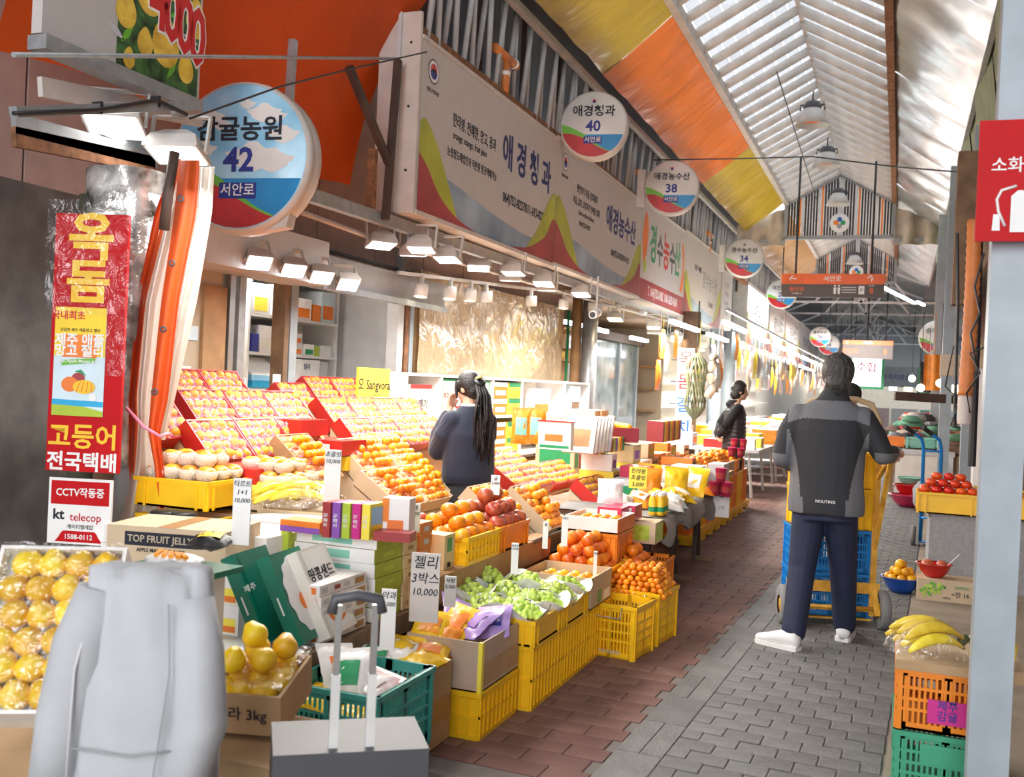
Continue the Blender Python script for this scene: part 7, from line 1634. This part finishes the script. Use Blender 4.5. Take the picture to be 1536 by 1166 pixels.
# --- the man pushing the cart
man = thing('person', 'man seen from behind in black and grey jacket and navy trousers pushing a cart', 'person', (-.395, 6.355, 0))
lw, rw_ = (-.13, .30, 1.10), (.375, .27, 1.19)
b = MB()
head(b, (.035, .03, 1.635), 1.0, 0.1, -.05); limb(b, [(.03, .0, 1.42), (.035, .01, 1.58)], [.066, .056])
rings(b, [(0, 0, .86, .15, .1), (0, 0, 1.0, .14, .1), (0, 0, 1.2, .165, .1), (0, 0, 1.36, .18, .1), (.01, 0, 1.44, .12, .08), (.02, 0, 1.5, .05, .05)])
limb(b, [(-.165, 0, 1.39), (-.255, -.03, 1.14), (-.16, .20, 1.10), lw], [.06, .045, .038, .028]); limb(b, [(.175, 0, 1.39), (.30, -.02, 1.18), (.35, .2, 1.19), rw_], [.06, .045, .038, .028])
hand(b, lw, (.2, 1, -.1), (0, .1, 1), 1.0, .9); hand(b, rw_, (0, 1, -.15), (0, .2, 1), 1.0, .9, -1)
limb(b, [(-.09, 0, .9), (-.115, -.03, .5), (-.135, -.19, .09)], [.09, .058, .04]); limb(b, [(.09, 0, .9), (.115, .10, .5), (.135, .20, .09)], [.09, .058, .04])
remesh(b, 'body', 'skin', .0075, 3, man)
b = MB()
rings(b, [(.005, -.01, .80, .222, .15), (.005, -.01, .86, .225, .152), (.0, -.01, 1.0, .215, .145), (0, -.01, 1.15, .218, .142), (0, -.005, 1.3, .225, .14), (0, 0, 1.38, .222, .125), (.01, 0, 1.44, .185, .105), (.02, 0, 1.49, .10, .08), (.025, 0, 1.55, .068, .07)])
limb(b, [(-.17, 0, 1.375), (-.225, -.02, 1.28), (-.262, -.03, 1.13)], [.085, .075, .066]); limb(b, [(-.262, -.03, 1.13), (-.22, .08, 1.09), (-.15, .25, 1.10)], [.066, .06, .046])
limb(b, [(.19, 0, 1.375), (.26, -.01, 1.28), (.315, -.02, 1.18)], [.083, .073, .064]); limb(b, [(.315, -.02, 1.18), (.345, .08, 1.175), (.365, .22, 1.185)], [.062, .056, .044])
def jm(c):
    x, y, z = c
    if z > 1.485: return 0
    if z > 1.375 - .35 * max(0, abs(x - .005) - .14) and abs(x) < .235 and z < 1.5: return 1
    side = abs(x) - (.16 + .0 * z)
    if abs(x) < .235 and z < 1.30 and abs(x) > .135 + .09 * ((z - .8) / .5) ** 2 - .015 * (z < .9): return 1
    if z < 1.24 and (x < -.235 or x > .27) and y < .2 and (z < 1.15 + (x > 0) * .04): return 1
    return 0
jk = remesh(b, 'jacket', 'jacket_black', .008, 5, man, jm, ['jacket_black', 'jacket_grey'])
text(jk, 'NOLITING', .024, .01, .885, 'white', y=-.168, bold=.4)
b = MB(); rings(b, [(.03, .0, 1.51, .072, .075), (.03, .0, 1.56, .069, .072), (.032, .005, 1.585, .066, .07)]); b.build('collar', 'jacket_black', man)
b = MB()
rings(b, [(0, .0, .76, .19, .135), (0, 0, .86, .185, .13), (0, 0, .95, .17, .12)])
def leg(b, pts):
    limb(b, pts, [.108, .098, .082, .078, .070], 14)
limb(b, [(-.088, 0, .85), (-.10, -.01, .66), (-.115, -.04, .46), (-.125, -.11, .27), (-.135, -.18, .10)], [.105, .096, .082, .076, .072], 14)
limb(b, [(.088, 0, .85), (.10, .05, .66), (.115, .11, .46), (.125, .16, .27), (.135, .20, .10)], [.105, .096, .082, .076, .070], 14)
b2 = remesh(b, 'trousers', 'trouser_navy', .009, 4, man)
shoe(man, -.175, -.205, 1.15, s=1.02); shoe(man, .135, .22, -.08, s=1.02)
b = MB(); hc = Vector((.035, .03, 1.635))
b.M = T(*hc) @ RZ(.1) @ RX(-.05)
b.ball((0, -.018, .03), .097, 24, 16, sz=1.17, sy=1.08); b.ball((0, -.05, -.04), .078, 16, 10, sz=.9)
b.M = None
hr = remesh(b, 'hair', 'hairgrey', .006, 2, man)
for p in hr.data.vertices:
    v = p.co
    if v.y > hc.y + .045: v.z = max(v.z, hc.z + .055)
    n_ = noise.noise(Vector((v.x * 60, v.y * 60, v.z * 14))); p.co = v + (v - hc).normalized() * n_ * .006
# --- schoolgirl
q = at(708, 556, D=7.0); girl = thing('person', 'schoolgirl in a navy sweatshirt with a long black ponytail, hand at her mouth', 'person', (q.x, q.y, 0), .95)
HS = 1.575
b = MB(); gh = Vector((0, .04, HS - .125))
head(b, gh, .93, .35, -.22); limb(b, [(0, 0, 1.26), (0, .02, 1.38)], [.052, .046])
rings(b, [(0, 0, .78, .14, .1), (0, 0, .95, .115, .08), (0, 0, 1.1, .125, .085), (0, 0, 1.22, .14, .08), (0, 0, 1.29, .1, .065), (0, 0, 1.34, .04, .04)])
gw1, gw2 = (-.07, .17, 1.30), (.09, .19, 1.24)
limb(b, [(-.14, 0, 1.24), (-.185, .09, 1.03), gw1], [.048, .038, .026]); limb(b, [(.14, 0, 1.24), (.17, .12, 1.04), gw2], [.048, .038, .026])
hand(b, gw1, (.2, .0, 1), (-.3, 1, 0), .88, .55); hand(b, gw2, (-.3, .0, 1), (0, 1, 0), .88, .55, -1)
limb(b, [(-.08, 0, .85), (-.08, .0, .45), (-.08, -.01, .08)], [.082, .052, .036]); limb(b, [(.08, 0, .85), (.08, 0, .45), (.08, -.01, .08)], [.082, .052, .036])
remesh(b, 'body', 'skin', .007, 3, girl); face_parts(girl, gh, .93, .35, -.22)
b = MB()
rings(b, [(0, -.01, .79, .185, .13), (0, -.01, .84, .20, .145), (0, -.01, 1.0, .195, .14), (0, -.01, 1.13, .19, .13), (0, 0, 1.22, .175, .11), (0, 0, 1.28, .13, .085), (0, .0, 1.33, .07, .065)])
limb(b, [(-.14, 0, 1.225), (-.185, .03, 1.12), (-.195, .09, 1.01)], [.075, .075, .07]); limb(b, [(-.195, .09, 1.01), (-.16, .15, 1.12), (-.09, .17, 1.25)], [.07, .06, .045])
limb(b, [(.14, 0, 1.225), (.18, .05, 1.12), (.185, .12, 1.02)], [.075, .07, .066]); limb(b, [(.185, .12, 1.02), (.14, .17, 1.12), (.10, .18, 1.19)], [.066, .055, .045])
remesh(b, 'sweatshirt', 'navycloth', .008, 5, girl)
b = MB(); rings(b, [(0, .01, 1.315, .062, .06), (0, .015, 1.345, .055, .055)]); b.build('white_collar', 'white', girl)
b = MB(); rings(b, [(0, -.01, .5, .24, .2), (0, -.01, .7, .19, .15), (0, -.01, .82, .16, .12)]); b.build('skirt', 'blackcloth', girl)
for sx in (-1, 1): shoe(girl, sx * .08, .0, -sx * .1, 'black', .88)
b = MB(); b.M = T(*gh) @ RZ(.35) @ RX(-.22) @ Matrix.Scale(.93, 4)
b.ball((0, -.018, .03), .090, 24, 16, sz=1.22, sy=1.13); b.ball((0, -.045, -.02), .075, 16, 10, sz=1.0)
b.tube([(-.08, .03, .06), (-.088, .045, -.0), (-.08, .055, -.07)], [.02, .016, .008], 8); b.tube([(.08, .03, .06), (.088, .045, -.0), (.08, .055, -.07)], [.02, .016, .008], 8)
b.tube([(0, -.09, .05), (0, -.12, .05), (0, -.135, .02)], [.028, .03, .032], 12)
b.M = None
hr = remesh(b, 'hair', 'hair', .006, 2, girl)
inv = (T(*gh) @ RZ(.35) @ RX(-.22)).inverted()
for p in hr.data.vertices:
    l = inv @ p.co
    if l.y > .05 and abs(l.x) < .07 and l.z < .055: l.y = .05; p.co = inv.inverted() @ l
b = MB()
for k in range(26):
    a = k * 2.4; r = .032 * math.sqrt(k / 26)
    o0 = Vector((r * math.cos(a), -.115 + r * math.sin(a) * .6, HS - .09))
    e = Vector((.01 + r * math.cos(a) * 1.9 + rnd.uniform(-.02, .02), -.15 + r * math.sin(a) * 1.2, HS - .60 + rnd.uniform(-.06, .08)))
    b.tube([o0, o0 + Vector((r * math.cos(a) * .6, -.06, -.08)), (o0 + e) / 2 + Vector((r * math.cos(a) * 1.0, -.045, 0)), e + Vector((0, -.01, .1)), e], [.009, .0125, .0125, .009, .002], 6)
b.build('ponytail', 'hair', girl)
b = MB(); b.M = T(0, -.115, HS - .075) @ RX(.6)
b.lathe([(.025, -.015), (.04, -.008), (.044, 0), (.04, .008), (.025, .015)], 14); b.M = None; b.build('hair_tie', 'black', girl)
b = MB(); b.tube([(-.03, -.10, HS - .05), (0, -.115, HS - .04), (.03, -.105, HS - .05)], .005, 6); b.build('hair_clip', 'yellow', girl)
# --- woman in padded vest
q = at(1105, 577, D=12.9); wom = thing('person', 'woman in a dark quilted vest standing sideways with hands behind her back', 'person', (q.x, q.y, 0), -1.25)
b = MB(); wh = Vector((0, .05, 1.535)); head(b, wh, 1.0, 0, -.08); limb(b, [(0, 0, 1.34), (0, .025, 1.46)], [.056, .05])
rings(b, [(0, 0, .85, .16, .11), (0, 0, 1.05, .13, .1), (0, 0, 1.2, .15, .1), (0, 0, 1.33, .15, .085), (0, 0, 1.40, .06, .05)])
limb(b, [(-.17, 0, 1.31), (-.21, -.16, 1.08), (-.03, -.2, .93)], [.05, .04, .028]); limb(b, [(.17, 0, 1.31), (.21, -.16, 1.08), (.03, -.2, .95)], [.05, .04, .028])
hand(b, (-.03, -.2, .93), (1, 0, -.3), (0, -1, 0), .9, .6); hand(b, (.03, -.2, .95), (-1, 0, -.3), (0, -1, 0), .9, .6, -1)
limb(b, [(-.08, 0, .85), (-.08, .0, .45), (-.08, -.01, .08)], [.09, .056, .038]); limb(b, [(.08, 0, .85), (.08, 0, .45), (.08, -.01, .08)], [.09, .056, .038])
remesh(b, 'body', 'skin', .008, 3, wom); face_parts(wom, wh, 1.0, 0, -.08)
b = MB(); rs = []
for k in range(45):
    z = .78 + .58 * k / 44; t_ = k / 44; puff = 1 + .045 * abs(math.sin(k * PI / 4))
    rs.append((0, 0, z, (.19 - .02 * t_) * puff * (1 if t_ < .8 else 1 - (t_ - .8) * 1.3), (.15 - .02 * t_) * puff * (1 if t_ < .8 else 1 - (t_ - .8) * 1.6)))
rings(b, rs); b.build('quilted_vest', 'vest', wom)
b = MB(); limb(b, [(-.17, 0, 1.31), (-.215, -.09, 1.2), (-.22, -.16, 1.08)], [.068, .062, .055]); limb(b, [(-.22, -.16, 1.08), (-.12, -.2, .98), (-.05, -.2, .94)], [.055, .046, .038]); limb(b, [(.17, 0, 1.31), (.215, -.09, 1.2), (.22, -.16, 1.08)], [.068, .062, .055]); limb(b, [(.22, -.16, 1.08), (.12, -.2, .98), (.05, -.2, .96)], [.055, .046, .038]); b.build('sleeves', 'blackcloth', wom)
b = MB(); rings(b, [(0, -.03, 1.33, .09, .09), (0, -.05, 1.37, .085, .08), (0, -.03, 1.42, .065, .06)]); b.build('hood_collar', 'blackcloth', wom)
b = MB(); rings(b, [(0, 0, .0 + .1, .14, .1), (0, 0, .5, .16, .11), (0, 0, .86, .17, .12)]); b.build('trousers', 'blackcloth', wom)
for sx in (-1, 1): shoe(wom, sx * .08, .0, 0, 'black', .9)
b = MB(); b.M = T(*wh) @ RX(-.08); b.ball((0, -.02, .03), .094, 24, 16, sz=1.18, sy=1.12); b.ball((0, -.05, -.04), .085, 16, 10, sz=1.0, sy=.9); b.M = None
hr = remesh(b, 'hair', 'hair', .007, 2, wom)
for p in hr.data.vertices:
    l = p.co - wh
    if l.y > .045 and l.z < .06: p.co.y = wh.y + .045
# --- person in black cap ahead of the cart
q = at(1277, 577, D=9.3); cap = thing('person', 'person in a black knit cap and brown coat walking ahead of the cart', 'person', (q.x, q.y, 0), .05)
b = MB(); chd = Vector((0, .03, 1.51)); head(b, chd, .98); limb(b, [(0, 0, 1.34), (0, .015, 1.46)], [.056, .05]); rings(b, [(0, 0, .85, .16, .11), (0, 0, 1.1, .15, .1), (0, 0, 1.33, .16, .085), (0, 0, 1.40, .06, .05)])
limb(b, [(-.17, 0, 1.31), (-.21, .02, 1.05), (-.2, .1, .84)], [.05, .04, .028]); limb(b, [(.17, 0, 1.31), (.21, .02, 1.05), (.2, .1, .84)], [.05, .04, .028]); hand(b, (-.2, .1, .84), (0, .2, -1), (-1, 0, 0), .95, .4); hand(b, (.2, .1, .84), (0, .2, -1), (1, 0, 0), .95, .4, -1)
limb(b, [(-.08, 0, .85), (-.08, .05, .45), (-.08, .1, .08)], [.09, .056, .038]); limb(b, [(.08, 0, .85), (.08, -.02, .45), (.08, -.1, .08)], [.09, .056, .038]); remesh(b, 'body', 'skin', .01, 3, cap); face_parts(cap, chd, .98)
b = MB(); rings(b, [(0, 0, .72, .21, .16), (0, 0, 1.0, .205, .15), (0, 0, 1.25, .21, .14), (0, 0, 1.35, .16, .11), (0, 0, 1.40, .08, .08)]); limb(b, [(-.18, 0, 1.29), (-.225, .02, 1.05), (-.205, .09, .88)], [.075, .062, .05]); limb(b, [(.18, 0, 1.29), (.225, .02, 1.05), (.205, .09, .88)], [.075, .062, .05]); remesh(b, 'coat', 'olive', .01, 5, cap)
b = MB(); rings(b, [(0, -.01, 1.34, .12, .11), (0, -.01, 1.39, .125, .115), (0, -.005, 1.43, .09, .085)]); b.build('fur_collar', 'cl3', cap)
b = MB(); b.ball((0, .015, 1.55), .098, 20, 12, sz=1.05, sy=1.1); b.v = [(v[0], v[1], max(v[2], 1.505)) for v in b.v]; b.build('knit_cap', 'blackcloth', cap)
b = MB(); limb(b, [(-.085, 0, .8), (-.085, .05, .45), (-.085, .1, .1)], [.1, .08, .07]); limb(b, [(.085, 0, .8), (.085, -.02, .45), (.085, -.1, .1)], [.1, .08, .07]); b.build('trousers', 'blackcloth', cap)
shoe(cap, -.085, .1, 0, 'black', .95); shoe(cap, .085, -.1, 0, 'black', .95)
# ------------------------------------------------------------------ the yellow cart
ct = thing('hand_cart', 'yellow steel two wheeled hand cart loaded with crates', 'cart', (-.36, 6.93, 0), .30)
for sx in (-1, 1):
    b = MB(); b.bar((sx * .255, 0, .08), (sx * .255, -.01, 1.22), .034, .028); b.build('upright', 'cart_yellow', ct)
    b = MB(); b.M = T(sx * .32, -.02, .128) @ RY(PI / 2); b.lathe([(.06, -.028), (.118, -.028), (.128, -.02), (.128, .02), (.118, .028), (.06, .028)], 28); b.M = None; w_ = b.build('tyre', 'rubber', ct)
    b = MB(); b.M = T(sx * .32, -.02, .128) @ RY(PI / 2); b.lathe([(.001, -.02), (.04, -.022), (.045, -.01), (.07, -.012), (.09, -.018), (.09, .018), (.07, .012), (.001, .02)], 20); b.M = None; b.build('hub', 'cart_yellow', ct)
    b = MB(); b.bar((sx * .255, 0, .98), (sx * .265, -.30, 1.18), .026); b.build('push_handle', 'cart_yellow', ct); b = MB(); b.tube([(sx * .263, -.27, 1.165), (sx * .268, -.38, 1.2)], .018, 8); b.build('grip', 'rubber', ct)
    b = MB(); b.bar((sx * .262, -.24, 1.12), (sx * .255, -.01, .52), .026); b.build('brace', 'cart_yellow', ct)
    b = MB(); b.bar((sx * .255, 0, .3), (sx * .27, -.1, .1), .03, .02); b.build('wheel_strut', 'cart_yellow', ct)
b = MB(); b.tube([(-.255, -.01, 1.2), (-.255, .0, 1.36), (-.2, .01, 1.47), (-.1, .02, 1.5), (.1, .02, 1.5), (.2, .01, 1.47), (.255, .0, 1.36), (.255, -.01, 1.2)], .019, 8); b.build('top_hoop', 'plywood', ct)
for z, h in ((.26, .07), (.12, .03)): bx('cross_plate', (-.3, -.012, z - h / 2, .3, .01, z + h / 2), 'cart_yellow', ct)
b = MB(); b.tube([(-.33, -.02, .128), (.33, -.02, .128)], .014, 8); b.build('axle', 'cart_yellow', ct)
bx('toe_plate', (-.26, .0, .045, .26, .38, .055), 'cart_yellow', ct)
MC = ct.matrix_basis
def on_cart(label, x, y, z, w, d, h, m, style):
    p = MC @ Vector((x, y, z)); return crate(label, p.x, p.y, p.z, w, d, h, m, style, rz=.30, handle=True)
on_cart('lower blue perforated crate on the hand cart', -.25, .03, .058, .5, .34, .285, 'crate_blue', 'perf'); on_cart('upper blue perforated crate on the hand cart', -.25, .03, .346, .5, .34, .285, 'crate_blue', 'perf')
on_cart('lower yellow crate on the blue ones on the cart', -.24, .035, .634, .48, .33, .27, 'crate_yellow', 'smooth'); on_cart('topmost yellow crate on the hand cart', -.24, .035, .907, .48, .33, .24, 'crate_yellow', 'smooth')
# ------------------------------------------------------------------ suitcase with grey jacket in front
hA, hB = at(430, 1068, D=2.4), at(577, 1060, D=2.4)
sc_ = thing('suitcase_handle', 'telescopic luggage handle with black grip in front of the table', 'suitcase', (at(530, 1100, D=2.45).x, at(530, 1100, D=2.45).y, 0), YAW + .25)
hz = at(510, 905, D=2.45).z
bx('case_body', (-.19, 0, .05, .19, .24, .58), 'darkgrey', sc_)
for sx in (-.045, .045):
    b = MB(); b.box(sx - .011, .03, .58, sx + .011, .045, .76); b.build('tube', 'pipe_white', sc_); b = MB(); b.box(sx - .008, .032, .76, sx + .008, .043, hz - .01); b.build('tube', 'steel', sc_)
b = MB(); b.tube([(-.062, .037, hz - .03), (-.055, .037, hz + .004), (0, .037, hz + .014), (.055, .037, hz + .004), (.062, .037, hz - .03)], .014, 10); b.build('grip', 'darkgrey', sc_)
for sx in (-.16, .16):
    b = MB(); b.M = T(sx, .12, .025) @ RY(PI / 2); b.lathe([(.001, -.012), (.025, -.012), (.025, .012), (.001, .012)], 14); b.M = None; b.build('wheel', 'black', sc_)
# jacket hung over a chair back
jD = 2.35
jc = at(228, 862, D=jD)
jt = thing('jacket', 'pale grey jacket hung over a stand in the near left corner', 'jacket', (jc.x, jc.y, 0), YAW + .1)
b = MB()
n = 40
prof = [(jc.z + .02, .10, .03), (jc.z + .012, .14, .05), (jc.z - .03, .14, .07), (jc.z - .12, .15, .085), (jc.z - .28, .155, .10), (jc.z - .42, .165, .115), (jc.z - .55, .17, .12)]
b.loft([[((rx + .008 * math.sin(k * 1.3 + z * 9)) * (abs(math.cos(2 * PI * k / n)) ** .7) * (1 if math.cos(2 * PI * k / n) > 0 else -1) + .0, (ry + .01 * math.sin(k * 2.1 + z * 14)) * math.sin(2 * PI * k / n), z + .01 * math.sin(k * .9)) for k in range(n)] for z, rx, ry in prof])
b.build('jacket_body', 'greycloth', jt)
def sleeve(pts, rs, seed):
    s = MB(); s.tube(pts, rs, 16); s.v = [(v[0] + .008 * noise.noise(Vector(v) * 14), v[1] + .012 * noise.noise(Vector(v) * 12 + Vector((seed, 0, 0))), v[2]) for v in s.v]; s.build('sleeve', 'greycloth', jt)
z0 = jc.z
sleeve([(-.11, -.02, z0 - .03), (-.14, -.03, z0 - .15), (-.165, -.04, z0 - .32), (-.185, -.04, z0 - .5)], [.05, .062, .068, .06], 1); sleeve([(.105, -.03, z0 - .05), (.125, -.06, z0 - .16), (.14, -.08, z0 - .32), (.10, -.10, z0 - .5)], [.045, .06, .06, .05], 5)
b = MB(); b.tube([(.06, -.085, z0 - .05), (.075, -.115, z0 - .2), (.055, -.13, z0 - .4), (.045, -.135, z0 - .52)], .0022, 6); b.build('seam', 'grey', jt); b = MB(); b.tube([(-.11, -.06, z0 - .04), (-.135, -.1, z0 - .2), (-.14, -.115, z0 - .5)], .003, 6); b.build('zip', 'lightgrey', jt)
b = MB(); b.tube([(-.13, -.112, z0 - .37), (0, -.133, z0 - .38), (.1, -.12, z0 - .37)], .0025, 6); b.build('seam', 'grey', jt)
bx('stand_pole', (-.02, -.02, 0, .02, .02, z0 - .05), 'darkgrey', jt); bx('stand_foot', (-.2, -.15, 0, .2, .15, .03), 'darkgrey', jt)
